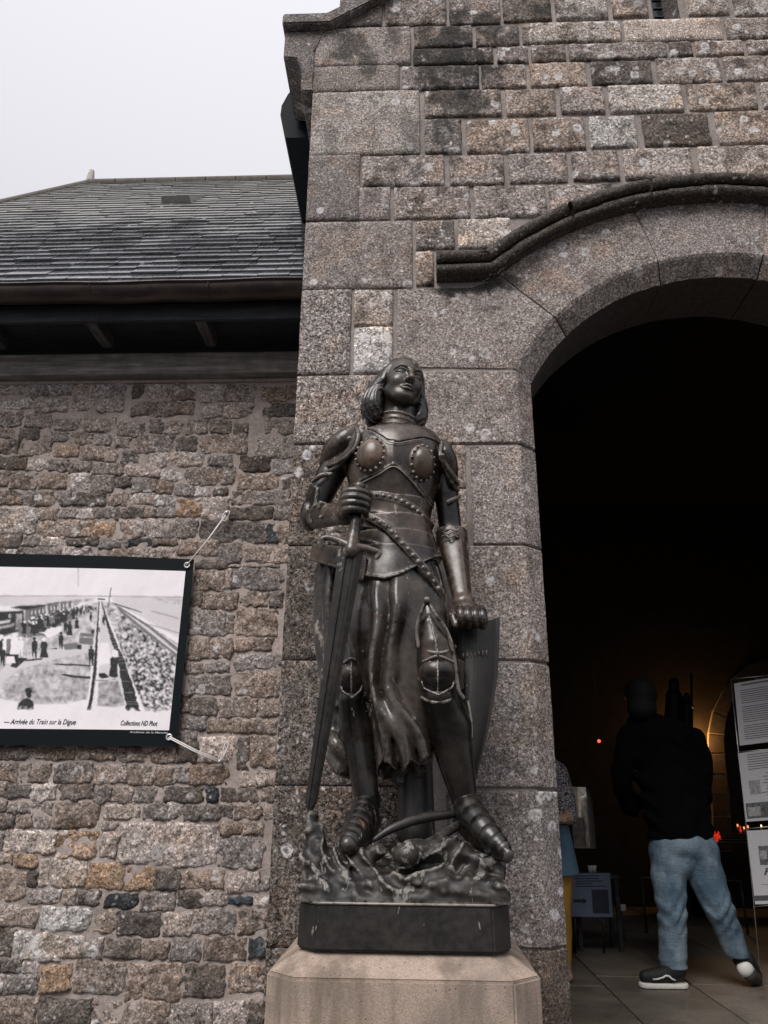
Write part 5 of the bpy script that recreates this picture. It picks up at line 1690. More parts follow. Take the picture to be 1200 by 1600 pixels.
# ---- sabatons: overlapping lames from ankle to toe
def sabaton(pts, rads, nl, sole_):
    P = smooth_path([tuple(p_) + (r_,) for p_, r_ in zip(pts, rads)], 14)
    for i_, p_ in enumerate(P): p_[3] += .009 * min(1, p_[3] / .035) * (1 - ((i_ / (len(P) - 1)) * (nl + 1)) % 1)
    s_ = Sculpt(np.min([p_[:3] for p_ in P], 0) - .08, np.max([p_[:3] for p_ in P], 0) + .08, .004)
    s_.chain(P, .006, sy=.95)
    s_.chain([tuple(S(*q)) + (r_,) for q, r_ in sole_], .015)
    ob = s_.build('sabaton', MAT['statue_paint_shaded'], st, relax=0)
sabaton([S(727, 1250, -.04), S(735, 1268, -.09), S(755, 1295, -.17), S(778, 1318, -.23), S(794, 1333, -.265)], [Q(17, 727, 1250), Q(19, 735, 1270), Q(17, 755, 1290), Q(12, 778, 1315), Q(6.5, 796, 1334)], 7, [((722, 1284, -.0), .032), ((748, 1312, -.13), .034), ((792, 1341, -.26), .015)])
sabaton([S(575, 1248, -.01), S(570, 1268, -.05), S(560, 1290, -.11), S(551, 1307, -.17), S(543, 1320, -.22)], [Q(16, 575, 1250), Q(18, 570, 1268), Q(18, 560, 1290), Q(15, 551, 1306), Q(10, 544, 1316)], 7, [((582, 1284, .02), .032), ((570, 1305, -.09), .034), ((549, 1324, -.21), .022)])
# ---- things modelled on the ground: a round headed club and a bowed band
cb = Sculpt((-.12, 2.5, .74), (.2, 3.0, 1.02), .004)
cb.ell(S(635, 1335, -.25), (Q(19, 635, 1337), .045, Q(16, 635, 1337)), 0)
cb.cone(S(655, 1328, -.21), S(722, 1285, -.03), .017, .015, .006)
for i in range(9):
    t = i * 2 * math.pi / 9
    cb.ball(S(635 + 19 * math.cos(t), 1335 + 15 * math.sin(t), -.27 + .02 * abs(math.cos(t))), .012, .006)
cb.build('fallen_club', RK, st)
bd = Sculpt((-.2, 2.52, .78), (.25, 3.0, 1.08), .004)
bd.path([S(585, 1312, -.17), S(610, 1296, -.16), S(645, 1282, -.13), S(680, 1275, -.09), S(715, 1272, -.05)], [.008, .014, .017, .016, .012], .004)
bd.build('bowed_band', DK, st)

# ---- head
hs = Sculpt((-.11, -.15, -.24), (.11, .14, .15), .0026)
hs.ell((0, .018, .032), (.077, .098, .094), 0)
hs.ell((0, -.030, -.026), (.061, .064, .080), .03)
hs.ell((0, -.068, -.089), (.022, .022, .020), .026)
for s_ in (-1, 1):
    hs.ell((s_ * .036, -.058, -.030), (.026, .025, .028), .02)
    hs.cone((s_ * .052, -.02, -.06), (s_ * .026, -.055, -.086), .018, .016, .03)
    hs.ell((s_ * .033, -.104, .010), (.021, .022, .0125), .012, 'cut')
    hs.path([(s_ * .056, -.066, .022), (s_ * .036, -.087, .030), (s_ * .014, -.092, .024), (s_ * .008, -.096, .012)], [.004, .0050, .0050, .005], .014)
    hs.ball((s_ * .033, -.0745, .0085), .0145, .001)
    hs.path([(s_ * .052, -.072, .0065), (s_ * .044, -.0845, .0135), (s_ * .033, -.0895, .0165), (s_ * .022, -.0875, .013), (s_ * .016, -.083, .0075)], .0034, .0022)
    hs.path([(s_ * .052, -.072, .0065), (s_ * .043, -.082, .001), (s_ * .033, -.086, -.0012), (s_ * .022, -.0845, .002), (s_ * .016, -.083, .0075)], .0028, .0022)
    hs.ell((s_ * .0125, -.104, -.034), (.0085, .0105, .0075), .006)
hs.cone((0, -.092, .022), (0, -.1135, -.026), .0085, .0105, .010)
hs.cone((0, -.100, .0), (0, -.1165, -.029), .007, .0085, .006)
for s_ in (-1, 1): hs.ell((s_ * .0065, -.110, -.0405), (.0038, .006, .004), .002, 'cut')
hs.path([(-.0255, -.083, -.0605), (-.012, -.0955, -.0555), (-.004, -.099, -.0535), (0, -.0985, -.0548), (.004, -.099, -.0535), (.012, -.0955, -.0555), (.0255, -.083, -.0605)], [.002, .0034, .0040, .0036, .0040, .0034, .002], .006)
hs.path([(-.022, -.083, -.0645), (-.010, -.0945, -.0675), (0, -.0965, -.0685), (.010, -.0945, -.0675), (.022, -.083, -.0645)], [.002, .0042, .0050, .0042, .002], .006)
hs.path([(-.027, -.086, -.0612), (-.012, -.0985, -.0608), (0, -.1015, -.0605), (.012, -.0985, -.0608), (.027, -.086, -.0612)], .0014, .0015, 'cut')
hs.ell((0, -.098, -.079), (.014, .008, .0055), .006, 'cut')
hs.path([(0, .02, -.06), (0, .035, -.14), (0, .05, -.21)], [.055, .050, .052], .03)
HM = Matrix.Translation(at(628, 603, Y0 + .015)) @ (Matrix.Rotation(R(12), 4, 'Y') @ Matrix.Rotation(R(21), 4, 'Z') @ Matrix.Rotation(R(-6), 4, 'X')) @ Matrix.Scale(1.10, 4)
hs.build('head', SKN, st, M=HM)
# neck column down into the collar
nk = Sculpt((-.2, 2.7, 2.35), (.15, 3.05, 2.75), .004)
nk.cone(S(623, 672, .03), S(627, 632, .03), Q(25, 622, 670), Q(23, 626, 630), 0)
nk.build('neck', SKN, st)
# ---- hair: parted bob with combed grooves
HI = HM.inverted()
hr = Sculpt((-.145, -.12, -.25), (.145, .17, .165), .0032)
hr.ell((0, .030, .034), (.082, .100, .098), 0)
for s_ in (-1, 1):
    hr.path([(s_ * .050, -.012, .085), (s_ * .070, -.012, .040), (s_ * .080, -.006, -.010), (s_ * .090, -.004, -.065), (s_ * .090, -.004, -.118), (s_ * .072, .0, -.158)],
            [.008, .010, .015, .023, .029, .020], .02)
    hr.path([(s_ * .05, .06, .05), (s_ * .082, .045, -.04), (s_ * .088, .045, -.11), (s_ * .07, .05, -.16)], [.035, .040, .042, .03], .03)
hr.ell((0, .075, -.06), (.085, .06, .11), .03)
hr.ell((0, -.110, -.012), (.066, .095, .128), .010, 'cut')
def combed(X, Y, Z):
    th = np.arctan2(Y - .03, np.abs(X) + .004)
    ph = th * 20 + 3.0 * np.sin(Z * 26 + 1.0) + .8 * np.sin(Z * 61 + X * 40)
    return (.0024 * np.sin(ph) + .0016 * np.sin(ph * 2.3 + Z * 30)) * np.clip((.06 - Z) / .08, .0, 1)
hr.d += combed(*[a.reshape([-1 if i == j else 1 for j in range(3)]) for i, a in enumerate(hr.ax)]).astype(f32)
hr.build('hair', MAT['statue_paint_shaded'], st, M=HM)
# ================================================================== BANNER WITH AN OLD RAILWAY PHOTOGRAPH
YP = YL - .045
def flat(name, col, rough=.45, mottle=.06, scale=60):
    return plain(name, col, rough, 0, 0, scale, mottle, .35)
plain('banner_black', (.005, .008, .010), .6, 0, 0, 60, .1, .12); flat('print_paper', (.92, .865, .90), .45, .04, 25); flat('print_pale', (.66, .62, .64), .45, .05)
flat('print_mid', (.40, .37, .385), .45, .22, 90); flat('print_grey', (.20, .185, .19), .45, .25, 90); flat('print_dark', (.022, .024, .027), .45, .2); flat('print_sand', (.52, .485, .50), .45, .16, 45)
k = NB('print_stones')
p = k.vm('MULTIPLY', k.pos(), (1.0, 1.0, 1.7))
v = k.voro(p, 85.0); n1 = k.noise(p, 45, 4, .7, 1.2)
f = k.ma('ADD', k.ma('MULTIPLY', n1, 1.1), k.ma('MULTIPLY', v, .45))
k.done(k.mix(k.ramp(f, [(.66, 0), (.80, 1)]), (.03, .03, .033), (.62, .585, .60)), .45)
ban = empty('photo_banner', tuple(at(150, 1165, YP)))
tag(ban, 'black bordered banner of an old train photograph roped to the rubble wall', 'banner')
def zp(x, y, layer=0):
    q = at(x / 3.871, 860 + y / 3.871, YP)
    return (q.x, YP - .0016 - .0004 * layer + .006 * math.sin(q.x * 5), q.z)
out = [(-330, 6), (1172, 52), (1066, 1186), (-330, 1172)]
n = 24
V, Fc = [], []
for back in (0, 1):
    for j in range(5):
        for i in range(n + 1):
            t, s_ = i / n, j / 4
            x = (out[0][0] * (1 - t) + out[1][0] * t) * (1 - s_) + (out[3][0] * (1 - t) + out[2][0] * t) * s_
            y = (out[0][1] * (1 - t) + out[1][1] * t) * (1 - s_) + (out[3][1] * (1 - t) + out[2][1] * t) * s_
            q = zp(x, y); V.append((q[0], q[1] + .0016 + (.003 if back else 0), q[2]))
K = 5 * (n + 1)
for b_ in (0, 1):
    for j in range(4):
        for i in range(n):
            a = b_ * K + j * (n + 1) + i
            Fc.append((a, a + n + 1, a + n + 2, a + 1) if not b_ else (a, a + 1, a + n + 2, a + n + 1))
bd_ = [i for i in range(n + 1)] + [j * (n + 1) + n for j in range(1, 5)] + [4 * (n + 1) + i for i in range(n - 1, -1, -1)] + [j * (n + 1) for j in range(3, 0, -1)]
for a, b_ in zip(bd_, bd_[1:] + bd_[:1]): Fc.append((a, b_, b_ + K, a + K))
mesh_obj('sheet', V, Fc, MAT['banner_black'], ban)
PM = ['print_paper', 'print_pale', 'print_mid', 'print_grey', 'print_dark', 'print_sand', 'print_stones']
# the print is worked out as a grey picture first and then laid on the sheet as the colours of a fine grid
CX0, CX1, CY0, CY1, CR = -300, 1124, 88, 1092, .34
cw, ch_ = int((CX1 - CX0) * CR), int((CY1 - CY0) * CR)
PV = [.93, .72, .42, .20, .025, .58, -1.0]
gyy, gxx = np.mgrid[0:ch_, 0:cw]
cxs = CX0 + (gxx + .5) / CR; cys = CY0 + (gyy + .5) / CR
canvas = np.full((ch_, cw), .93)
def blur(a, n):
    for _ in range(n):
        a = (np.pad(a, 1, 'edge')[1:-1, :-2] + 2 * a + np.pad(a, 1, 'edge')[1:-1, 2:]) / 4
        a = (np.pad(a, 1, 'edge')[:-2, 1:-1] + 2 * a + np.pad(a, 1, 'edge')[2:, 1:-1]) / 4
    return a
gr1 = rng.normal(0, 1, (ch_, cw)); gr2 = blur(rng.normal(0, 1, (ch_, cw)), 3) * 4; gr3 = blur(rng.normal(0, 1, (ch_, cw)), 14) * 12
near_ = np.clip((cys - 330) / 500, 0, 1)
stonetex = np.clip(.50 - .28 * near_ + (gr2 * .34 * (.4 + near_) + gr1 * .10 + gr3 * .12), .02, .95)
todo = []
def poly(pts, mi, layer): todo.append((layer, len(todo), pts, mi))
def paint(pts, mi):
    P = np.array(pts, float)
    x0, x1 = int(max(0, (P[:, 0].min() - CX0) * CR - 1)), int(min(cw, (P[:, 0].max() - CX0) * CR + 2))
    y0, y1 = int(max(0, (P[:, 1].min() - CY0) * CR - 1)), int(min(ch_, (P[:, 1].max() - CY0) * CR + 2))
    if x1 <= x0 or y1 <= y0: return
    cov = np.zeros((y1 - y0, x1 - x0))
    for ox_ in (-.25, .25):
        for oy_ in (-.25, .25):
            X = cxs[y0:y1, x0:x1] + ox_ / CR; Y = cys[y0:y1, x0:x1] + oy_ / CR
            ins = np.zeros(X.shape, bool)
            for a, b_ in zip(P, np.roll(P, -1, 0)):
                if a[1] == b_[1]: continue
                cnd = ((a[1] > Y) != (b_[1] > Y)) & (X < (b_[0] - a[0]) * (Y - a[1]) / (b_[1] - a[1]) + a[0])
                ins ^= cnd
            cov += ins / 4
    val_ = PV[mi] if PV[mi] >= 0 else stonetex[y0:y1, x0:x1]
    if mi in (2, 5): val_ = val_ + .07 * gr3[y0:y1, x0:x1] + .05 * gr2[y0:y1, x0:x1]
    canvas[y0:y1, x0:x1] = canvas[y0:y1, x0:x1] * (1 - cov) + val_ * cov
def strip(top, bot, mi, layer):
    for (a, b_), (c, d) in zip(zip(top[:-1], top[1:]), zip(bot[:-1], bot[1:])):
        poly([a, c, d, b_], mi, layer)
def lerp_line(p, q, m): return [(p[0] + (q[0] - p[0]) * i / m, p[1] + (q[1] - p[1]) * i / m) for i in range(m + 1)]
strip(lerp_line((-300, 90), (1122, 125), 24), lerp_line((-300, 1075), (1022, 1088), 24), 0, 0)
strip(lerp_line((-300, 270), (1107, 280), 20), lerp_line((-300, 275), (1107, 285), 20), 3, 2)      # horizon
strip(lerp_line((-300, 275), (590, 286), 14), lerp_line((-300, 345), (560, 318), 14), 1, 1)        # bay, left
strip(lerp_line((680, 285), (1106, 286), 8), lerp_line((690, 312), (1083, 530), 8), 1, 1)          # bay, right
poly([(930, 290), (1104, 296), (1100, 330), (1000, 318)], 5, 2)
for a, b_ in [((915, 365), (1030, 395)), ((1030, 395), (1080, 410)), ((940, 455), (1085, 500)), ((860, 440), (940, 455))]:
    poly([a, (a[0], a[1] + 5), (b_[0], b_[1] + 5), b_], 3, 3)
poly([(-300, 500), (0, 470), (330, 380), (560, 318), (600, 318), (590, 420), (560, 650), (535, 900), (400, 930), (200, 930), (0, 900), (-300, 880)], 5, 1)
poly([(30, 700), (140, 640), (300, 600), (540, 560), (540, 620), (330, 660), (120, 720), (-60, 850), (-60, 780)], 1, 2)
poly([(250, 470), (380, 460), (370, 500), (300, 530), (230, 500)], 0, 3)
poly([(100, 760), (330, 720), (520, 760), (525, 905), (300, 915), (130, 880), (20, 890)], 2, 2)
poly([(160, 790), (330, 760), (440, 800), (420, 880), (250, 890)], 5, 3)
poly([(-300, 690), (0, 670), (-40, 760), (-300, 780)], 0, 2)
poly([(600, 318), (640, 318), (690, 600), (770, 900), (720, 950), (590, 945), (575, 930)], 1, 2)
poly([(600, 800), (715, 790), (760, 935), (700, 950), (595, 940)], 2, 3)
poly([(610, 560), (660, 560), (680, 680), (590, 700)], 0, 3)
# stone slope of the dike, its dark crest and the tracks
poly([(622, 312), (690, 318), (850, 420), (1083, 570), (1070, 640), (1035, 962), (960, 985), (880, 970), (860, 930), (760, 670), (680, 450)], 6, 2)
poly([(760, 380), (860, 430), (1080, 575), (1078, 600), (900, 480), (770, 400)], 1, 3)
poly([(700, 335), (730, 345), (900, 450), (1077, 590), (1068, 650), (1040, 620), (880, 500), (740, 385)], 3, 4)
poly([(740, 362), (900, 470), (1072, 612), (1070, 626), (890, 485)], 1, 5)
poly([(690, 318), (860, 374), (860, 379), (700, 330)], 4, 5)
def ragged(l, r_, steps, mi, layer, amp):
    L_, R2 = [], []
    for i in range(steps + 1):
        t = i / steps
        def pt(c):
            s_ = t * (len(c) - 1); j = min(int(s_), len(c) - 2)
            return (c[j][0] + (c[j + 1][0] - c[j][0]) * (s_ - j), c[j][1] + (c[j + 1][1] - c[j][1]) * (s_ - j))
        a, b_ = pt(l), pt(r_)
        L_.append((a[0] + random.uniform(-amp, amp) * t, a[1])); R2.append((b_[0] + random.uniform(-amp, amp) * t, b_[1]))
    strip(L_, R2, mi, layer)
ragged([(614, 312), (640, 420), (672, 540), (715, 680), (752, 860), (768, 972)], [(620, 312), (655, 420), (700, 540), (762, 680), (820, 860), (850, 972)], 40, 4, 4, 6)
strip([(600, 310), (585, 500), (568, 720), (545, 900), (528, 968)], [(606, 310), (597, 500), (588, 720), (566, 900), (553, 968)], 4, 6)
strip([(610, 312), (600, 500), (592, 720), (575, 930)], [(614, 312), (606, 500), (602, 720), (590, 930)], 0, 6)
# train
for c in [([(-300, 380), (-60, 372), (140, 362), (145, 380), (150, 480), (80, 500), (-60, 540), (-300, 600)], 4), ([(-40, 432), (60, 420), (60, 432), (-40, 452)], 1), ([(-60, 470), (90, 440), (85, 455), (-60, 490)], 2),
          ([(60, 345), (120, 335), (278, 330), (282, 405), (150, 448), (150, 362)], 3), ([(60, 343), (130, 333), (282, 328), (282, 337), (150, 362)], 4), ([(285, 325), (360, 316), (362, 378), (292, 402)], 3), ([(284, 322), (362, 313), (362, 319), (284, 331)], 4),
          ([(365, 312), (410, 306), (411, 358), (368, 374)], 3), ([(413, 307), (440, 302), (441, 345), (415, 356)], 3), ([(444, 302), (505, 297), (480, 330), (446, 343)], 2), ([(505, 297), (575, 291), (520, 312)], 2), ([(95, 385), (132, 380), (132, 470), (95, 480)], 2)]:
    poly(c[0], c[1], 3)
for x, y0_, y1_ in [(182, 362, 430), (205, 358, 425), (228, 354, 416), (252, 350, 405), (300, 336, 390), (320, 334, 384), (340, 332, 378), (375, 322, 364), (395, 318, 358), (425, 312, 348)]:
    poly([(x, y0_), (x + 4, y0_), (x + 4, y1_), (x, y1_)], 4, 4); poly([(x + 7, y0_ + 6), (x + 14, y0_ + 5), (x + 14, y0_ + 26), (x + 7, y0_ + 28)], 1, 4)
poly([(60 + 9 * math.cos(a), 396 + 13 * math.sin(a)) for a in np.linspace(0, 2 * math.pi, 12)[:-1]], 1, 4)
poly([(62 + 5 * math.cos(a), 396 + 8 * math.sin(a)) for a in np.linspace(0, 2 * math.pi, 12)[:-1]], 4, 5)
# people
def figure(x, y, h, mi=4, skirt=False, hat=0, layer=5):
    w = h * (.17 if not skirt else .2)
    b0 = [(x - w * .5, y), (x - w * (.55 if not skirt else 1.1), y), (x - w * .75, y - h * .45), (x - w * .95, y - h * .60), (x - w * .7, y - h * .80), (x - w * .25, y - h * .84), (x + w * .25, y - h * .84), (x + w * .75, y - h * .79), (x + w * .95, y - h * .58), (x + w * .7, y - h * .42), (x + w * (.6 if not skirt else 1.2), y)]
    poly(b0 + ([(x + w * .15, y), (x, y - h * .35)] if not skirt else []), mi, layer)
    poly([(x + w * .42 * math.cos(a), y - h * .91 + h * .085 * math.sin(a)) for a in np.linspace(0, 2 * math.pi, 9)[:-1]], mi if not hat else 0 if hat == 2 else 4, layer)
    if hat: poly([(x - w * .75, y - h * .93), (x - w * .3, y - h * 1.02), (x + w * .3, y - h * 1.02), (x + w * .75, y - h * .93)], 0 if hat == 2 else 4, layer + 1)
for i in range(230):
    t = random.random() ** .75
    x = 570 - t * 420 + random.uniform(-26, 22) * (1 + t * .6); y = 352 + t * 165 + random.uniform(-14, 16)
    figure(x, y, 24 + 58 * t, random.choice([4, 4, 4, 3]), random.random() < .4, random.choice([0, 1, 1, 2]), 5 + (i % 3))
for i in range(26):
    figure(random.uniform(-200, 130), random.uniform(600, 700), random.uniform(105, 130), random.choice([4, 4, 3, 0]), random.random() < .6, random.choice([1, 2, 2]), 6 + i % 3)
for (x, y, h, sk_, ht) in [(210, 652, 125, 0, 1), (268, 650, 118, 1, 2), (372, 598, 102, 0, 1), (556, 700, 125, 0, 0), (630, 455, 62, 0, 0), (603, 500, 36, 0, 0), (553, 436, 58, 0, 1), (240, 480, 84, 1, 1), (425, 515, 84, 1, 1), (400, 505, 80, 0, 1), (468, 475, 66, 1, 1), (585, 368, 28, 0, 0)]:
    figure(x, y, h, 4, bool(sk_), ht, 8)
poly([(660, 760), (672, 700), (668, 660), (685, 640), (705, 640), (718, 665), (712, 720), (716, 765), (690, 772)], 4, 8)
poly([(678, 640), (684, 610), (700, 600), (716, 612), (720, 645), (700, 650)], 0, 9)
poly([(208, 520), (218, 503), (245, 497), (268, 503), (282, 522), (246, 515)], 3, 9)
for sh_ in ([(320, 690), (350, 684), (550, 694), (550, 704), (380, 696)], [(365, 755), (395, 748), (470, 760), (550, 762), (555, 778), (440, 772)], [(300, 598), (345, 590), (350, 600)], [(385, 570), (470, 558), (480, 598), (395, 602)], [(140, 660), (265, 652), (250, 664), (150, 670)], [(575, 745), (640, 742), (665, 770), (620, 778)], [(60, 700), (110, 648), (170, 650), (100, 712)]):
    poly(sh_, 4 if sh_[0][0] != 385 else 3, 4)
poly([(488, 500), (572, 505), (565, 572), (480, 566)], 3, 8); poly([(484, 522), (570, 526), (569, 532), (483, 528)], 2, 9); poly([(470, 570), (500, 572), (495, 602), (472, 600)], 4, 8); poly([(555, 480), (575, 480), (575, 505), (555, 503)], 4, 9)
strip([(575, 782), (640, 788), (700, 782)], [(575, 788), (645, 794), (712, 770)], 3, 8)
poly([(672, 228), (678, 226), (662, 335), (657, 335)], 4, 7); poly([(655, 330), (660, 330), (656, 372), (652, 372)], 4, 7); poly([(592, 292), (640, 294), (640, 303), (594, 301)], 4, 6); poly([(474, 100), (478, 100), (478, 222), (475, 222)], 3, 3)
# woman in the foreground
poly([(102, 962), (112, 925), (140, 902), (165, 890), (188, 902), (205, 915), (206, 960), (190, 968), (150, 964)], 4, 8)
poly([(176 + 16 * math.cos(a), 873 + 20 * math.sin(a)) for a in np.linspace(0, 2 * math.pi, 12)[:-1]], 4, 8)
poly([(150, 852), (158, 836), (176, 830), (192, 838), (200, 858), (186, 866), (160, 866)], 4, 9)
for layer, _, pts, mi in sorted(todo, key=lambda q: (q[0], q[1])):
    if layer <= 3: paint(pts, mi)
canvas[:] = blur(canvas, 2)                    # soft tones of ground, sea and sky
for layer, _, pts, mi in sorted(todo, key=lambda q: (q[0], q[1])):
    if layer > 3: paint(pts, mi)
canvas[:] = blur(canvas, 1)
fade = np.clip((990 - cys + gr3 * 8) / 42, 0, 1) * np.clip((cys - 88) / 6, 0, 1)
canvas[:] = .93 * (1 - fade) + canvas * fade
canvas[:] = np.clip(canvas + gr1 * .018 + gr2 * .012, .015, .95)
V = []
for j in range(ch_ + 1):
    for i in range(cw + 1):
        # the picture hangs a little askew: its edges run from (-300,90)-(1122,125) to (-300,1075)-(1022,1088)
        t, s_ = i / cw, j / ch_
        V.append(((-300) * (1 - t) + (1122 * (1 - s_) + 1022 * s_) * t, (90 * (1 - t) + 125 * t) * (1 - s_) + (1075 * (1 - t) + 1088 * t) * s_))
cvs = np.zeros(((ch_ + 1) * (cw + 1), 4), f32); cvs[:, 3] = 1
for n_, (x, y) in enumerate(V):
    ii = min(max(int((x - CX0) * CR), 0), cw - 1); jj = min(max(int((y - CY0) * CR), 0), ch_ - 1)
    g_ = canvas[jj, ii]
    cvs[n_, :3] = (g_ * .985 + .004, g_ * .93 + .006, g_ * .965 + .008)
fs_ = [(j * (cw + 1) + i, (j + 1) * (cw + 1) + i, (j + 1) * (cw + 1) + i + 1, j * (cw + 1) + i + 1) for j in range(ch_) for i in range(cw)]
me = bpy.data.meshes.new('print')
me.from_pydata([zp(x, y, 0) for x, y in V], [], fs_)
me.update()
ca_ = me.color_attributes.new('tone', 'FLOAT_COLOR', 'POINT')
ca_.data.foreach_set('color', cvs.ravel())
k = NB('print_tone'); at_ = k.n('ShaderNodeAttribute', attribute_name='tone'); k.done(at_.outputs['Color'], .45, k.bump(k.noise(k.pos((1, 1, .5)), 7, 2), .35, .03), spec=.35)
prn = link('print', me, MAT['print_tone'], ban)
def text_obj(name, body, p0, p1, height, m, parent, shear=0.0, lift=.0006, nrm_y=-1, sx=None):
    """flat lettering from p0 to p1 (world points of the baseline)"""
    cu_ = bpy.data.curves.new(name, 'FONT'); cu_.body = body; cu_.shear = shear; cu_.offset = .012; cu_.resolution_u = 3
    to = bpy.data.objects.new(name, cu_); COL.objects.link(to)
    bpy.context.view_layer.update()
    me_ = bpy.data.meshes.new_from_object(to.evaluated_get(bpy.context.evaluated_depsgraph_get()))
    bpy.data.objects.remove(to)
    co = np.zeros(len(me_.vertices) * 3, f32); me_.vertices.foreach_get('co', co); co = co.reshape(-1, 3)
    p0, p1 = Vector(p0), Vector(p1)
    w_ = co[:, 0].max()
    ex = (p1 - p0) / w_; up_ = Vector((0, 0, 1)) * height
    out_ = np.array([tuple(p0 + ex * float(c[0]) + up_ * float(c[1]) + Vector((0, nrm_y * lift, 0))) for c in co], f32)
    me_.vertices.foreach_set('co', out_.ravel()); me_.update()
    me_.materials.clear()
    return link(name, me_, m, parent)
text_obj('caption', '\u2014 Arriv\u00e9e du Train sur la Digue', zp(20, 1050, 3), zp(462, 1054, 3), .034, MAT['print_dark'], ban, .3)
text_obj('caption', 'Collections ND Phot', zp(728, 1058, 3), zp(952, 1061, 3), .032, MAT['print_dark'], ban, .3)
text_obj('credit', 'Archives de la Manche', zp(786, 1104, 3), zp(1015, 1108, 3), .011, MAT['print_pale'], ban, .2)
# eyelets
plain('white_cord', (.72, .70, .70), .7, bump=.4, scale=300); plain('eyelet_metal', (.62, .62, .62), .35, .6); plain('hook_metal', (.45, .44, .44), .45, .7)
def ring(name, c, r, rr, m, parent):
    c = Vector(c)
    return tube(name, [c + Vector((math.cos(a) * r, 0, math.sin(a) * r)) for a in np.linspace(0, 2 * math.pi, 17)], rr, m, parent)
E1, E2 = Vector(zp(1132, 90, 6)), Vector(zp(1024, 1130, 6))
for e in (E1, E2): ring('eyelet', e + Vector((0, -.001, 0)), .0125, .0045, MAT['eyelet_metal'], ban)
# cords from the eyelets to the wall hooks
for (e, hx, hy, lab, loop) in [(E1, 355, 802, 'white cord running from the upper eyelet of the banner up to a wall hook', 1), (E2, 344, 1190, 'white cord running from the lower eyelet of the banner down to a wall hook', 2)]:
    H = at(hx, hy, YL - .035)
    cd = empty('cord', tuple(H)); tag(cd, lab, 'cord')
    mid = (e + H) / 2 + Vector((.004, -.006, -.006))
    A_ = e + Vector((0, -.006, 0))
    for o_ in (-.0028, .0028):
        tube('strand', [A_ + Vector((o_, 0, o_)), mid + Vector((o_, 0, o_)), H + Vector((o_, -.004, o_))], .0030, MAT['white_cord'], cd, 6)
    if loop == 2:
        tube('loop', [tuple(q) for q in smooth_path([tuple(H), tuple(H + Vector((.02, -.01, .03))), tuple(H + Vector((.035, -.01, .075))), tuple(H + Vector((.022, -.01, .085))), tuple(H + Vector((.01, -.01, .04))), tuple(H)], 5)], .003, MAT['white_cord'], cd, 6)
    else:
        tube('loop', [tuple(q) for q in smooth_path([tuple(H + Vector((0, -.008, .012))), tuple(H + Vector((.014, -.008, 0))), tuple(H + Vector((-.006, -.008, -.045))), tuple(H + Vector((-.022, -.008, -.03))), tuple(H + Vector((-.010, -.008, .004))), tuple(H + Vector((0, -.008, .012)))], 5)], .003, MAT['white_cord'], cd, 6)
    hk = empty('wall_hook', tuple(H)); tag(hk, 'metal wall hook holding the %s cord of the banner' % ('upper' if loop == 1 else 'lower'), 'hook')
    tube('shank', [H + Vector((0, .05, 0)), H + Vector((0, -.010, 0))], .005, MAT['hook_metal'], hk)
    bm = bmesh.new(); bmesh.ops.create_uvsphere(bm, u_segments=12, v_segments=8, radius=.010); bmesh.ops.scale(bm, vec=(1, .6, 1), verts=bm.verts); bmesh.ops.translate(bm, verts=bm.verts, vec=H + Vector((0, -.014, 0)))
    bm_obj('head', bm, MAT['hook_metal'], hk, True)
# ================================================================== INSIDE THE DOORWAY
# ---- floor of long stone flags
k = NB('flagstone')
p = k.pos(rnd=3.0); n1 = k.noise(p, 40, 4, .65); n2 = k.noise(p, 3.5, 4, .6)
oi = k.n('ShaderNodeObjectInfo')
c = k.mix(1.0, oi.outputs['Color'], k.ramp(n1, [(.3, .8), (.7, 1.2)]), 'MULTIPLY')
c = k.mix(1.0, c, k.ramp(n2, [(.3, .65), (.7, 1.2)]), 'MULTIPLY')
k.done(c, k.ramp(n2, [(.3, .45), (.7, .7)]), k.bump(n1, .25, .004))
YB = 8.60                                      # back wall
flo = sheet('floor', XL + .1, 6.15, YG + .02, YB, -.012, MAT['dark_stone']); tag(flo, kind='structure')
xj = [-.43, .06, .56, 1.075, 1.585, 2.09, 2.6, 3.1, 3.6, 4.1, 4.6, 5.1, 5.6, 6.1]
for i in range(len(xj) - 1):
    y = YG + .03 + (i % 2) * -.0
    first = True
    while y < YB - .05:
        L_ = random.uniform(.75, 1.2)
        y1 = min(y + L_, YB - .01)
        bm = box_bm(bmesh.new(), (xj[i] + .004, y + .004, -.06), (xj[i + 1] - .004, y1 - .004, random.uniform(-.002, .001)), .004)
        o = bm_obj('flagstone', bm, MAT['flagstone'], flo); t = random.uniform(.85, 1.15); o.color = (.15 * t, .127 * t, .104 * t, 1)
        y = y1
# steps down to the lane
stp = empty('door_steps', (1.53, 3.0, GZ)); tag(stp, 'granite steps from the lane up to the doorway sill', 'steps')
for i in range(3):
    o = box('step', (.60, 2.45 + i * .26, GZ), (2.46, YG + .02, GZ + .165 * (i + 1) - .004), MAT['granite_dressed'], stp, .01); o.color = (.25, .23, .22, 1)
# ---- walls and ceiling of the porch room
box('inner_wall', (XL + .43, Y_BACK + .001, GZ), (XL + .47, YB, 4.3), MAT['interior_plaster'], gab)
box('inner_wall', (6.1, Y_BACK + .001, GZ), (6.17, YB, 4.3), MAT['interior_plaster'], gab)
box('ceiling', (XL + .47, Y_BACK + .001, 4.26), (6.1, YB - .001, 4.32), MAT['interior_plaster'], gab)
def BW(px, py, Y=YB): v = at(px, py, Y); return v.x, v.z
wx0, wz1 = BW(890, 1229); wx1, wz0 = BW(932, 1326)
ox0, oz_ = BW(1112, 1180)
RX0, RX1 = XL + .47, 6.1
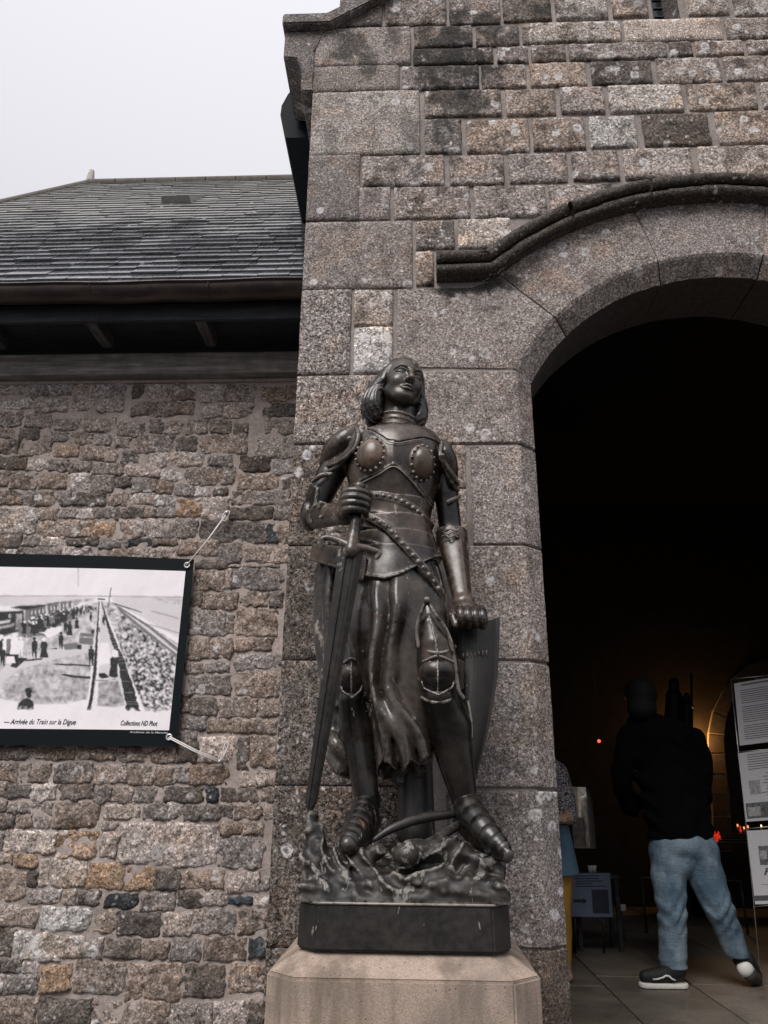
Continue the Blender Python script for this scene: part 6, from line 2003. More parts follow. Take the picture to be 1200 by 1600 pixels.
# back wall pieces round the small opening on the left and the arched recess on the right
rec = [BW(px, py) for px, py in [(1117, 1330), (1117, 1215), (1130, 1200), (1131, 1150), (1137, 1122), (1148, 1095), (1163, 1075), (1185, 1058), (1215, 1045), (1250, 1040)]]
xm = BW(1060, 1300)[0]
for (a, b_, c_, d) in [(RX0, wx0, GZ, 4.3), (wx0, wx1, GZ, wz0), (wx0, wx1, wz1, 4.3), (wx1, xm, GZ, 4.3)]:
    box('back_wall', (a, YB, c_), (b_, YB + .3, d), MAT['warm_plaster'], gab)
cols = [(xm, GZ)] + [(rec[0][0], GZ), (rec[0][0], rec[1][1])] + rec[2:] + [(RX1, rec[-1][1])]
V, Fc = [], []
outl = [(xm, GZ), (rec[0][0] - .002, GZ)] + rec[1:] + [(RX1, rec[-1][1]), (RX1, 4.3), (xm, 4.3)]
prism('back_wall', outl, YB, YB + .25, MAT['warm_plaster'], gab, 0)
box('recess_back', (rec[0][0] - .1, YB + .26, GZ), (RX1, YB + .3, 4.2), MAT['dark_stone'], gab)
# stones of the recess arch with pale joints
plain('joint_lime', (.46, .38, .27), .9, bump=.3, scale=60)
outer = [(1112, 1330), (1112, 1275), (1110, 1243), (1108, 1210), (1105, 1178), (1105, 1146), (1112, 1112), (1127, 1082), (1147, 1056), (1170, 1040), (1196, 1030)]
inner = [(1140, 1330), (1140, 1275), (1138, 1243), (1134, 1210), (1131, 1178), (1130, 1149), (1134, 1122), (1143, 1095), (1160, 1076), (1180, 1062), (1204, 1054)]
for i in range(len(outer) - 1):
    q = [Vector(BW(*s_)) for s_ in (outer[i], inner[i], inner[i + 1], outer[i + 1])]
    c0 = sum(q, Vector((0, 0))) / 4
    if i == 0: q0 = q
    prism('arch_stone', [tuple(c0 + (v_ - c0) * Vector((1, 1)).length / math.sqrt(2) * .94) for v_ in q], YB - .045, YB + .1, MAT['dark_stone'], gab, .006)
    prism('joint_bed', [tuple(c0 + (v_ - c0) * 1.005) for v_ in q], YB - .030, YB - .002, MAT['joint_lime'], gab, 0)
# ---- yard seen through the opening
plain('pale_stone', (.68, .62, .55), .9, bump=.6, scale=22, var=.3)
plain('yard_stone', (.22, .205, .18), .9, bump=.8, scale=14, var=.4)
yard = empty('yard_wall', (0.9, 13.0, GZ)); tag(yard, 'rough grey stone wall seen far back through the opening inside', 'wall')
yv, yf = stone_mesh(0.2, 5.6, GZ, 3.2, 13.0, bulge=0, edge=.02, amp=.03, freq=5, depth=.4, step=.07, seed=4)
mesh_obj('wall_face', yv, yf, MAT['yard_stone'], yard, True)
for (pts, lab, nm) in [([(891, 1226), (902, 1226), (905, 1280), (893, 1276)], 'short pale stone pillar, leftmost in the opening at the back', 'stone_pillar'),
                   ([(912, 1246), (917, 1243), (923, 1326), (914, 1324)], 'narrow pale stone pillar in the middle of the opening at the back', 'stone_pillar'),
                   ([(919, 1239), (931, 1236), (935, 1330), (924, 1330)], 'tall pale stone pillar, rightmost in the opening at the back', 'stone_pillar')]:
    q = [tuple(BW(px, py, 10.6)) for px, py in pts]
    e = empty(nm, (q[0][0], 9.6, GZ)); tag(e, lab, 'pillar', 'pale stone pillars in the yard')
    prism('shaft', q, 10.6, 10.85, MAT['pale_stone'], e, .012)
    prism('footing', [(min(a[0] for a in q) - .05, GZ), (max(a[0] for a in q) + .05, GZ), (max(a[0] for a in q) + .04, min(a[1] for a in q) + .02), (min(a[0] for a in q) - .04, min(a[1] for a in q) + .02)], 10.58, 10.9, MAT['yard_stone'], e, .01)

# ---- people
plain('black_jacket', (.0025, .0028, .003), 1.0, bump=.5, scale=40, spec=.05); plain('dark_hair', (.006, .0055, .005), .8, bump=.6, scale=120, spec=.2); plain('skin', (.42, .27, .20), .5, var=.08)
k = NB('denim')
p = k.pos(); n1 = k.noise(k.vm('MULTIPLY', p, (1, 1, .6)), 7, 4, .6); n2 = k.noise(p, 240, 2); n3 = k.noise(k.vm('MULTIPLY', p, (1, 1, 3)), 16, 4, .6, .6)
c = k.mix(k.ramp(n1, [(.42, 0), (.66, 1)]), (.07, .12, .17), (.23, .30, .36))
c = k.mix(1.0, c, k.ramp(n2, [(.3, .8), (.7, 1.2)]), 'MULTIPLY')
k.done(c, .9, k.bump(n3, .35, .02))
plain('shoe_black', (.009, .009, .010), .7, bump=.3, scale=200); plain('shoe_white', (.72, .70, .66), .55, var=.06); plain('shoe_sole', (.05, .045, .04), .7)
k = NB('patterned_cloth')
v = k.voro(k.pos(), 55.0, feature='DISTANCE_TO_EDGE')
k.done(k.mix(k.ramp(v, [(.08, 0), (.16, 1)]), (.025, .022, .03), (.34, .31, .33)), .8)
plain('blue_denim_skirt', (.085, .16, .225), .85, bump=.3, scale=200, var=.12); plain('mustard_cloth', (.42, .22, .035), .8, bump=.2, scale=150, var=.12)
YM = 5.07
def M_(px, py, dy=0.0): return tuple(at(px, py, YM + dy))
def QM(r): return r * m_per_px(1050, 1350, YM)
man = empty('person', tuple(at_z(1060, 1545, 0))); tag(man, 'person in black jacket, faded blue jeans and black shoes walking in through the doorway', 'person')
mb = Sculpt(tuple(np.array(M_(1050, 1300)) - (.5, .5, 1.35)), tuple(np.array(M_(1050, 1300)) + (.5, .4, 1.05)), .012)
def legs(s, grow, k=.01):
    s.chain([M_(1042, 1330) + (QM(27) + grow,), M_(1046, 1385) + (QM(24) + grow,), M_(1052, 1435, -.02) + (QM(19) + grow,), M_(1052, 1480, .01) + (QM(17) + grow,), M_(1053, 1512, .02) + (QM(13) + grow,)], k)
    s.chain([M_(1092, 1330) + (QM(28) + grow,), M_(1108, 1380) + (QM(25) + grow,), M_(1124, 1420, -.02) + (QM(19) + grow,), M_(1142, 1465, .03) + (QM(16) + grow,), M_(1155, 1500, .05) + (QM(12) + grow,)], k)
legs(mb, -.016)
mb.ell(M_(1066, 1318), (QM(40), .115, QM(26)), .03)
mb.chain([M_(1066, 1310) + (QM(38),), M_(1050, 1230) + (QM(40),), M_(1038, 1165, .02) + (QM(42),)], .04, sy=.75)
mb.chain([M_(1012, 1135, .02) + (QM(14),), M_(1003, 1112, .03) + (QM(13),)], .02)
mb.ell(M_(1001, 1090, .03), (QM(23), .105, QM(29)), .01)
for sx_, pts in ((-1, [(985, 1155, .02), (972, 1215, .03), (985, 1260, .16), (1000, 1250, .26)]), (1, [(1085, 1160, .02), (1098, 1220, .04), (1090, 1268, .16), (1070, 1255, .26)])):
    mb.chain([M_(*q) + (QM(r_),) for q, r_ in zip(pts, (15, 12, 10, 8))], .02)
    h0 = Vector(M_(*pts[-1])); mb.ell(h0 + Vector((0, .05, .0)), (.035, .05, .03), .02)
    for f_ in range(4): mb.chain([tuple(h0 + Vector((-sx_ * .012 + (f_ - 1.5) * .018, .08, .012))) + (.0095,), tuple(h0 + Vector((-sx_ * .012 + (f_ - 1.5) * .018, .12, -.005))) + (.009,), tuple(h0 + Vector((-sx_ * .012 + (f_ - 1.5) * .018, .115, -.035))) + (.008,)], .002)
    mb.chain([tuple(h0 + Vector((-sx_ * .03, .05, .01))) + (.011,), tuple(h0 + Vector((-sx_ * .05, .09, .015))) + (.009,)], .004)
def face_(s, c, fy):
    c = np.array(c); s.cone(tuple(c + (0, .088 * fy, .015)), tuple(c + (0, .115 * fy, -.03)), .009, .013, .012); s.ell(tuple(c + (0, .075 * fy, -.10)), (.03, .026, .022), .025)
    for sx_ in (-1, 1): s.ell(tuple(c + (sx_ * .032, .105 * fy, .012)), (.018, .02, .012), .012, 'cut'); s.ell(tuple(c + (sx_ * .09, .0, .0)), (.012, .022, .032), .008)
face_(mb, M_(1001, 1090, .03), 1)
mb.build('body', MAT['skin'], man)
jk = Sculpt(tuple(np.array(M_(1040, 1220)) - (.5, .4, .62)), tuple(np.array(M_(1040, 1220)) + (.5, .45, .5)), .012)
jk.chain([M_(1064, 1306) + (QM(50),), M_(1052, 1240) + (QM(52),), M_(1036, 1170, .02) + (QM(52),)], .04, sy=.72)
jk.ell(M_(1032, 1150, .02), (QM(58), .15, QM(26)), .05)
jk.ell(M_(1010, 1128, .05), (QM(30), .10, QM(16)), .03)
for pts in ([(985, 1155, .02), (970, 1215, .03), (985, 1262, .16), (998, 1252, .24)], [(1085, 1160, .02), (1098, 1222, .04), (1092, 1270, .16), (1074, 1257, .24)]):
    jk.chain([M_(*q) + (QM(r_),) for q, r_ in zip(pts, (22, 17, 15, 13))], .025)
X_, Y_, Z_ = [a.reshape([-1 if i == j else 1 for j in range(3)]) for i, a in enumerate(jk.ax)]
jk.d += (.010 * np.sin(Z_ * 42 + 9 * X_ + 3 * np.sin(X_ * 17 + Z_ * 8)) * np.sin(X_ * 14 + 1)).astype(f32)
jk.put(lambda X, Y, Z: M_(1060, 1316)[2] - .10 * (X - M_(1060, 1316)[0]) - Z + 0 * Y, np.array(M_(1040, 1220)) - .6, np.array(M_(1040, 1220)) + .6, .01, 'and')
jk.build('jacket', MAT['black_jacket'], man)
jn = Sculpt(tuple(np.array(M_(1080, 1400)) - (.42, .35, .75)), tuple(np.array(M_(1080, 1400)) + (.42, .35, .55)), .009)
jn.chain([M_(1043, 1332) + (QM(28),), M_(1045, 1375) + (QM(26),), M_(1050, 1425, -.02) + (QM(21.5),), M_(1051, 1470, .01) + (QM(20.5),), M_(1052, 1513, .02) + (QM(20.5),)], .01)
jn.chain([M_(1093, 1332) + (QM(29),), M_(1105, 1375) + (QM(27),), M_(1122, 1415, -.02) + (QM(22),), M_(1140, 1460, .03) + (QM(19.5),), M_(1153, 1496, .05) + (QM(17.5),)], .01)
jn.ell(M_(1067, 1318), (QM(49), .14, QM(30)), .03)
jn.ell(M_(1067, 1345), (QM(22), .11, QM(22)), .02)
X_, Y_, Z_ = [a.reshape([-1 if i == j else 1 for j in range(3)]) for i, a in enumerate(jn.ax)]
jn.d += (.006 * np.sin(Z_ * 70 + 14 * X_ + 6 * np.sin(X_ * 23)) * np.exp(-((Z_ - M_(1060, 1425)[2]) / .10) ** 2) + .006 * np.sin(Z_ * 85 - 10 * X_) * np.exp(-((Z_ - .09) / .06) ** 2) + .005 * np.sin(Z_ * 45 + 30 * X_) * np.exp(-((Z_ - M_(1060, 1350)[2]) / .10) ** 2)).astype(f32)
jn.put(lambda X, Y, Z: M_(1052, 1514)[2] + .50 * np.clip(X - M_(1085, 1510)[0], 0, .11) - Z + 0 * Y, np.array(M_(1080, 1400)) - .8, np.array(M_(1080, 1400)) + .8, .006, 'and')
jn.build('jeans', MAT['denim'], man)
hr2 = Sculpt(tuple(np.array(M_(1001, 1090, .02)) - .2), tuple(np.array(M_(1001, 1090, .02)) + .2), .008)
hr2.ell(M_(1001, 1085, .015), (QM(26), .118, QM(29)), 0); hr2.ell(M_(1003, 1108, -.03), (QM(24), .08, QM(18)), .03)
hr2.build('hair', MAT['dark_hair'], man)
# planted shoe, seen from the side
def shoe(name, parent, pts_up, sole, stripe):
    s_ = Sculpt(np.min([q[:3] for q in pts_up], 0) - .12, np.max([q[:3] for q in pts_up], 0) + .12, .005)
    s_.chain(pts_up, .02)
    fl_ = min(q[2] for q in sole)
    ob = s_.build(name, MAT['shoe_black'], parent)
    t_ = Sculpt(np.min([q[:3] for q in sole], 0) - .08, np.max([q[:3] for q in sole], 0) + .08, .004)
    return ob
L0 = at_z(1042, 1546, 0)
shx = lambda dx, dy, dz: (L0.x + dx, L0.y + .03 + dy, dz)
s1 = Sculpt(shx(-.20, -.1, -.01), shx(.2, .12, .22), .0045)
s1.chain([shx(-.105, .0, .055) + (.034,), shx(-.03, .005, .062) + (.042,), shx(.05, .005, .075) + (.044,), shx(.085, .005, .085) + (.042,)], .02)
s1.chain([shx(.045, .005, .10) + (.045,), shx(.075, .005, .12) + (.044,)], .02)
s1.put(lambda X, Y, Z: .022 - Z + 0 * X + 0 * Y, shx(-.3, -.3, 0), shx(.3, .3, .3), .004, 'and')
so = s1.build('shoe', MAT['shoe_black'], man)
s2 = Sculpt(shx(-.20, -.12, -.01), shx(.2, .12, .08), .0045)
s2.chain([shx(-.105, .0, .014) + (.042,), shx(-.02, .005, .014) + (.047,), shx(.09, .005, .014) + (.042,)], .0)
s2.put(lambda X, Y, Z: np.maximum(.002 - Z, Z - .028 - .03 * np.clip((-.08 - (X - L0.x)), 0, 1)) + 0 * Y, shx(-.3, -.3, 0), shx(.3, .3, .3), .004, 'and')
s2.build('sole', MAT['shoe_white'], so)
tube('side_stripe', [shx(-.075, -.041, .050), shx(-.05, -.043, .052), shx(-.02, -.045, .060), shx(-.002, -.046, .070), shx(.015, -.046, .068), shx(.03, -.047, .055), shx(.05, -.046, .048)], [.004, .0045, .005, .0055, .0055, .005, .004], MAT['shoe_white'], so)
# pushed-off shoe, heel lifted
A1 = np.array(at_z(1186, 1545, 0.02)); A2 = np.array(M_(1164, 1512, .03))
A1[1] = YM + .12; A1[0] = at(1184, 1541, YM + .12).x; A1[2] = .035
s3 = Sculpt(np.minimum(A1, A2) - .12, np.maximum(A1, A2) + .13, .0045)
dvec = A2 - A1; up3 = np.array((.25, .35, .9))
s3.chain([tuple(A1 + up3 * .012) + (.032,), tuple(A1 + dvec * .45 + up3 * .025) + (.042,), tuple(A1 + dvec * .9 + up3 * .05) + (.044,)], .02)
s3.chain([tuple(A1 + dvec * .85 + up3 * .04) + (.045,), tuple(np.array(M_(1157, 1500, .05))) + (.043,)], .02)
so3 = s3.build('shoe', MAT['shoe_black'], man)
s4 = Sculpt(np.minimum(A1, A2) - .12, np.maximum(A1, A2) + .13, .0045)
s4.chain([tuple(A1 - up3 * .008) + (.036,), tuple(A1 + dvec * .5 - up3 * .008) + (.040,), tuple(A1 + dvec * 1.0 - up3 * .002) + (.046,)], 0, sy=.8)
s4.put(lambda X, Y, Z: .003 - Z + 0 * X + 0 * Y, np.minimum(A1, A2) - .2, np.maximum(A1, A2) + .2, .003, 'and')
s4.build('sole', MAT['shoe_white'], so3)
s5 = Sculpt(np.minimum(A1, A2) - .12, np.maximum(A1, A2) + .13, .0045)
sn = -np.array((.05, .75, .62))
s5.chain([tuple(A1 + dvec * .1 + sn * .012) + (.036,), tuple(A1 + dvec * .72 + sn * .022) + (.040,)], 0, sy=.9)
s5.put(lambda X, Y, Z: .0035 - Z + 0 * X + 0 * Y, np.minimum(A1, A2) - .2, np.maximum(A1, A2) + .2, .003, 'and')
s5.build('tread', MAT['shoe_sole'], so3)

# second person, mostly behind the door jamb
YW = 5.30
def N_(px, py, dy=0.0): return tuple(at(px, py, YW + dy))
def QN(r): return r * m_per_px(860, 1350, YW)
wo = empty('person', tuple(at_z(872, 1528, 0))); tag(wo, 'person in patterned top, blue skirt and mustard tights half hidden by the door jamb', 'person')
wl = .02
def figure_w(s, g, what):
    if what in ('all', 'legs'):
        for x_, d_ in ((846, .03), (872, -.02)):
            s.chain([N_(x_, 1350, d_) + (QN(22) + g,), N_(x_ + 3, 1420, d_ - .02) + (QN(15) + g,), N_(x_ + 6, 1458, d_ + .02) + (QN(14) + g,), N_(x_ + 11, 1512, d_ + .02) + (QN(8) + g,)], .01)
    if what == 'all':
        for x_, d_ in ((846, .03), (872, -.02)):
            s.chain([N_(x_ + 11, 1514, d_ + .02) + (QN(9),), N_(x_ + 16, 1526, d_ - .12) + (QN(7),)], .01)
        s.chain([N_(858, 1335) + (QN(30),), N_(852, 1270) + (QN(27),), N_(846, 1210) + (QN(30),)], .03, sy=.75)
        s.chain([N_(843, 1175) + (QN(11),), N_(842, 1160) + (QN(11),)], .02)
        s.ell(N_(841, 1135), (QN(19), .10, QN(25)), .01)
        for pts in ([(872, 1205, 0), (884, 1245, .0), (889, 1278, -.1), (872, 1280, -.22)], [(818, 1205, 0), (808, 1250, .0), (812, 1282, -.08), (835, 1282, -.2)]):
            s.chain([N_(*q) + (QN(r_),) for q, r_ in zip(pts, (13, 10, 8.5, 7))], .02)
            h0 = Vector(N_(*pts[-1])); s.ell(h0 + Vector((0, -.04, 0)), (.03, .045, .025), .015)
            for f_ in range(4): s.chain([tuple(h0 + Vector(((f_ - 1.5) * .017, -.07, .005))) + (.009,), tuple(h0 + Vector(((f_ - 1.5) * .017, -.115, -.01))) + (.008,)], .002)
            s.chain([tuple(h0 + Vector((.03, -.04, .01))) + (.010,), tuple(h0 + Vector((.045, -.08, .015))) + (.008,)], .003)
wb = Sculpt(tuple(np.array(N_(850, 1330)) - (.36, .42, 1.2)), tuple(np.array(N_(850, 1330)) + (.36, .3, 1.05)), .009)
figure_w(wb, 0, 'all')
def face(s, c, fy):
    c = np.array(c); o = lambda x, y, z: tuple(c + np.array((x, y * fy, z)))
    s.cone(o(0, .088, .015), o(0, .112, -.03), .008, .012, .012)
    for sx_ in (-1, 1):
        s.ell(o(sx_ * .032, .10, .012), (.018, .02, .012), .012, 'cut'); s.ball(o(sx_ * .032, .078, .010), .014, .002)
        s.ell(o(sx_ * .082, -.005, .0), (.012, .022, .032), .008)
    s.ell(o(0, .088, -.062), (.024, .012, .008), .006); s.ell(o(0, .072, -.10), (.026, .024, .02), .025)
face(wb, N_(841, 1135), -1)
wb.build('body', MAT['skin'], wo)
tg = Sculpt(tuple(np.array(N_(855, 1430)) - (.3, .25, .55)), tuple(np.array(N_(855, 1430)) + (.3, .25, .5)), .010)
figure_w(tg, .006, 'legs'); tg.build('tights', MAT['mustard_cloth'], wo)
sk2 = Sculpt(tuple(np.array(N_(860, 1325)) - (.32, .3, .3)), tuple(np.array(N_(860, 1325)) + (.32, .3, .3)), .009)
rws2 = [(N_(862, 1366)[2], N_(862, 1366)[0], YW, QN(43), .17), (N_(860, 1330)[2], N_(860, 1330)[0], YW, QN(37), .15), (N_(858, 1286)[2], N_(858, 1286)[0], YW, QN(30), .13)]
sk2.loft(rws2, k=0); sk2.build('skirt', MAT['blue_denim_skirt'], wo)
tp = Sculpt(tuple(np.array(N_(850, 1240)) - (.34, .35, .3)), tuple(np.array(N_(850, 1240)) + (.34, .3, .35)), .010)
tp.chain([N_(857, 1290) + (QN(31),), N_(852, 1260) + (QN(32),), N_(846, 1208) + (QN(33),)], .03, sy=.78)
for pts in ([(872, 1207, 0), (886, 1247, .0), (890, 1276, -.08)], [(818, 1207, 0), (806, 1250, .0), (811, 1280, -.07)]):
    tp.chain([N_(*q) + (QN(r_),) for q, r_ in zip(pts, (16, 13, 12))], .02)
tp.build('top', MAT['patterned_cloth'], wo)
wh = Sculpt(tuple(np.array(N_(841, 1140)) - .22), tuple(np.array(N_(841, 1140)) + .22), .010)
wh.ell(N_(841, 1132, .03), (QN(23), .12, QN(28)), 0); wh.ell(N_(841, 1155, .06), (QN(24), .09, QN(30)), .03); wh.ell(N_(841, 1142, -.11), (QN(15), .07, QN(20)), .01, 'cut')
wh.build('hair', MAT['dark_hair'], wo)

# ---- notice stand on the right: three sheets clipped between thin rods
flat('sheet_paper', (.62, .61, .64), .5, .05); flat('sheet_ink', (.10, .10, .115), .6, .1); flat('sheet_photo', (.14, .145, .15), .5, .6, 60); flat('sheet_photo_light', (.38, .375, .38), .5, .3, 60)
plain('rod_metal', (.48, .48, .48), .3, .8)
YS = 5.42
def T_(px, py, dy=0.0): return Vector(at(px, py, YS + dy))
ns = empty('notice_stand', (T_(1187, 1524).x, YS, 0)); tag(ns, 'thin metal stand with three printed sheets just inside the doorway', 'notice stand')
tube('rod', [T_(1142, 1062), T_(1158, 1215), T_(1173, 1360), T_(1188, 1525)], .0035, MAT['rod_metal'], ns)
tube('rod', [T_(1262, 1050), T_(1290, 1290), T_(1318, 1520)], .0035, MAT['rod_metal'], ns)
tube('foot', [T_(1188, 1526) + Vector((0, -.15, .004)), T_(1188, 1526) + Vector((0, .15, .004))], .005, MAT['rod_metal'], ns)
tube('foot', [T_(1318, 1526) + Vector((0, -.15, .004)), T_(1318, 1526) + Vector((0, .15, .004))], .005, MAT['rod_metal'], ns)
for y_ in (1056, 1170, 1290, 1412):
    x0_ = 1142 + (y_ - 1062) * .099; tube('cross_rod', [T_(x0_, y_ + 5), T_(x0_ + 120, y_ - 6)], .0025, MAT['rod_metal'], ns)
def sheet_card(q, lines, extra=None):
    """q: four photo corners; lines: list of (row fraction, start, end)"""
    P = [T_(*c_, -.006) for c_ in q]
    def uv(u, v, lift=.0): return (P[0] * (1 - u) + P[1] * u) * (1 - v) + (P[3] * (1 - u) + P[2] * u) * v + Vector((0, -lift, 0))
    V = [uv(0, 0), uv(1, 0), uv(1, 1), uv(0, 1)]
    V += [v_ + Vector((0, .003, 0)) for v_ in V]
    ob = mesh_obj('sheet', V, [(0, 3, 2, 1), (4, 5, 6, 7), (0, 1, 5, 4), (1, 2, 6, 5), (2, 3, 7, 6), (3, 0, 4, 7)], MAT['sheet_paper'], ns)
    vv, ff = [], []
    for (v0, u0, u1, th) in lines:
        kq = len(vv); vv += [uv(u0, v0, .0008), uv(u1, v0, .0008), uv(u1, v0 + th, .0008), uv(u0, v0 + th, .0008)]; ff.append((kq, kq + 3, kq + 2, kq + 1))
    if vv: mesh_obj('print_lines', vv, ff, MAT['sheet_ink'], ob)
    return ob, uv
ln = [(.035, .10, .62, .022)] + [(.13 + i * .034 + (.03 if i > 6 else 0) + (.03 if i > 14 else 0), .08, random.choice([.92, .9, .85, .6, .93]), .010) for i in range(22)]
sheet_card([(1147, 1068), (1255, 1050), (1262, 1152), (1156, 1165)], ln)
ob, uv = sheet_card([(1153, 1177), (1262, 1163), (1275, 1276), (1166, 1284)], [(.04 + i * .035, .12, random.choice([.9, .8, .7]), .010) for i in range(7)] + [(.33 + i * .045, .32 + random.uniform(-.06, .06), .75, .010) for i in range(8)])
for (u0, v0, u1, v1, m_) in [(.10, .42, .26, .62, 'sheet_photo_light'), (.02, .74, .98, .96, 'sheet_photo'), (.04, .80, .22, .93, 'sheet_photo_light')]:
    lift_ = .0010 if m_ == 'sheet_photo' else .0014
    mesh_obj('picture', [uv(u0, v0, lift_), uv(u0, v1, lift_), uv(u1, v1, lift_), uv(u1, v0, lift_)], [(0, 1, 2, 3)], MAT[m_], ob)
ob, uv = sheet_card([(1167, 1298), (1290, 1292), (1302, 1410), (1180, 1413)], [(.50, .22, .6, .008), (.74, .1, .9, .005), (.80, .22, .7, .008), (.845, .18, .8, .008), (.885, .0, 1.0, .07)])
for (u0, v0, u1, v1, m_) in [(.12, .22, .82, .48, 'sheet_photo'), (.13, .28, .22, .40, 'sheet_photo_light'), (.38, .30, .47, .46, 'sheet_photo_light')]:
    lift_ = .0010 if m_ == 'sheet_photo' else .0014
    mesh_obj('picture', [uv(u0, v0, lift_), uv(u0, v1, lift_), uv(u1, v1, lift_), uv(u1, v0, lift_)], [(0, 1, 2, 3)], MAT[m_], ob)
text_obj('lettering', 'P\u00e8lerins', uv(.14, .615, .001), uv(.86, .600, .001), .058, MAT['sheet_ink'], ob, .25)
text_obj('lettering', 'for', uv(.24, .70, .001), uv(.44, .696, .001), .050, MAT['sheet_ink'], ob, .25)

# ---- blue notice board low on the left
flat('board_blue', (.15, .19, .27), .5, .08); flat('board_ink', (.03, .038, .06), .5, .1)
YN = 6.0
nb = empty('notice_board', (at(925, 1400, YN).x, YN, 0)); tag(nb, 'blue notice board with an arrow and a dark picture low in the doorway', 'notice board')
P = [at(px, py, YN) for px, py in [(880, 1365), (953, 1364), (958, 1433), (884, 1432)]]
def uvb(u, v, lift=0.0): return (P[0] * (1 - u) + P[1] * u) * (1 - v) + (P[3] * (1 - u) + P[2] * u) * v + Vector((0, -lift, 0))
V = [uvb(0, 0), uvb(1, 0), uvb(1, 1), uvb(0, 1)]; V += [v_ + Vector((0, .012, 0)) for v_ in V]
mesh_obj('board', V, [(0, 3, 2, 1), (4, 5, 6, 7), (0, 1, 5, 4), (1, 2, 6, 5), (2, 3, 7, 6), (3, 0, 4, 7)], MAT['board_blue'], nb)
vv, ff = [], []
for (u0, v0, u1, v1) in [(.58, .38, .93, .92)] + [(.22 + random.uniform(0, .06), .05 + i * .06, random.uniform(.6, .92), .075 + i * .06) for i in range(5)] + [(.18, .60, .40, .68)]:
    kq = len(vv); vv += [uvb(u0, v0, .001), uvb(u0, v1, .001), uvb(u1, v1, .001), uvb(u1, v0, .001)]; ff.append((kq, kq + 1, kq + 2, kq + 3))
kq = len(vv); vv += [uvb(.39, .56, .001), uvb(.39, .72, .001), uvb(.47, .64, .001)]; ff.append((kq, kq + 1, kq + 2))
mesh_obj('print', vv, ff, MAT['board_ink'], nb)
for u in (.2, .8):
    q = uvb(u, 1.0); tube('leg', [q + Vector((0, .01, .02)), Vector((q.x, YN + .08, 0))], .008, MAT['lead'], nb)
# ---- rail across the back of the room
rl = empty('barrier_rail', (at(1075, 1374, 7.0).x, 7.0, 0)); tag(rl, 'thin pale metal barrier rail behind the walking person', 'rail')
ra_, rb_ = at(1002, 1371, 7.0), at(1157, 1376, 7.0)
tube('rail', [ra_, rb_], .004, MAT['rod_metal'], rl)
for q in (ra_, rb_): tube('post', [q, Vector((q.x, 7.0, 0))], .010, MAT['lead'], rl)
lb = empty('label_card', tuple(at(970, 1424, 6.6))); tag(lb, 'small white label card on a short stick in the dark behind the notice board', 'card')
q = at(971, 1418, 6.6); box('card', (q.x - .032, 6.6, q.z - .022), (q.x + .032, 6.606, q.z + .022), MAT['sheet_paper'], lb); tube('stick', [q + Vector((0, .003, -.02)), Vector((q.x, 6.603, 0))], .004, MAT['lead'], lb)
for i_, (px, lab) in enumerate(((923, 'small white paper cup above the blue notice board, left one'), (929, 'small white paper cup above the blue notice board, right one'))):
    q = at(px, 1364, 6.25)
    bm = bmesh.new(); bmesh.ops.create_cone(bm, segments=14, radius1=.014, radius2=.019, depth=.05, cap_ends=True); bmesh.ops.translate(bm, verts=bm.verts, vec=q + Vector((0, 0, .025)))
    o = bm_obj('paper_cup', bm, MAT['shoe_white'], None, True); tag(o, lab, 'cup', 'paper cups on the side table')
q = at(926, 1364, 6.25)
tt = empty('side_table', (q.x, 6.25, 0)); tag(tt, 'small dark side table behind the blue notice board', 'table')
box('table_top', (q.x - .16, 6.12, q.z - .025), (q.x + .16, 6.42, q.z - .001), MAT['timber_dark'], tt, .003)
for sx_ in (-.14, .14):
    for sy_ in (6.15, 6.39): box('leg', (q.x + sx_ - .015, sy_ - .015, 0), (q.x + sx_ + .015, sy_ + .015, q.z - .026), MAT['timber_dark'], tt)
# ---- saint statuettes against the lit wall
plain('dark_wood', (.022, .017, .013), .6)
YT = 8.05
def U_(px, py, dy=0.0): return tuple(at(px, py, YT + dy))
def QU(r): return r * m_per_px(1060, 1090, YT)
for (hx, hy, hr_, bw, lab, staff) in [(1053, 1069, 8.5, 15, 'dark carved figure in front of the orange wall, the larger one', False), (1073, 1088, 5, 9, 'dark carved figure with a thin staff in front of the orange wall, the smaller one', True)]:
    e = empty('carved_figure', (U_(hx, 1240)[0], YT, 0)); tag(e, lab, 'statuette', 'carved figures by the lit wall')
    s_ = Sculpt(tuple(np.array(U_(hx, 1130)) - (.35, .3, .85)), tuple(np.array(U_(hx, 1130)) + (.35, .3, .65)), .014)
    s_.ell(U_(hx, hy), (QU(hr_), QU(hr_), QU(hr_ * 1.25)), 0)
    s_.chain([U_(hx, hy + hr_ * 1.3) + (QU(hr_ * .5),), U_(hx, hy + hr_ * 2.2) + (QU(bw * .8),), U_(hx, hy + 60) + (QU(bw),), U_(hx, hy + 120) + (QU(bw * 1.3),)], .03)
    s_.chain([U_(hx + bw * .7, hy + hr_ * 2.6) + (QU(bw * .3),), U_(hx + bw * 1.2, hy + hr_ * 3.4, -.05) + (QU(bw * .25),), U_(hx + bw * .7, hy + hr_ * 3.0, -.15) + (QU(bw * .2),)], .02)
    s_.build('robe', MAT['dark_wood'], e)
    if staff: tube('staff', [U_(1080, 1052), U_(1082, 1190)], .012, MAT['dark_wood'], e)
    zt_ = U_(hx, hy + 120)[2]
    box('stand', (U_(hx, 1240)[0] - .14, YT - .14, 0), (U_(hx, 1240)[0] + .14, YT + .14, zt_ + .02), MAT['dark_wood'], e, .01)
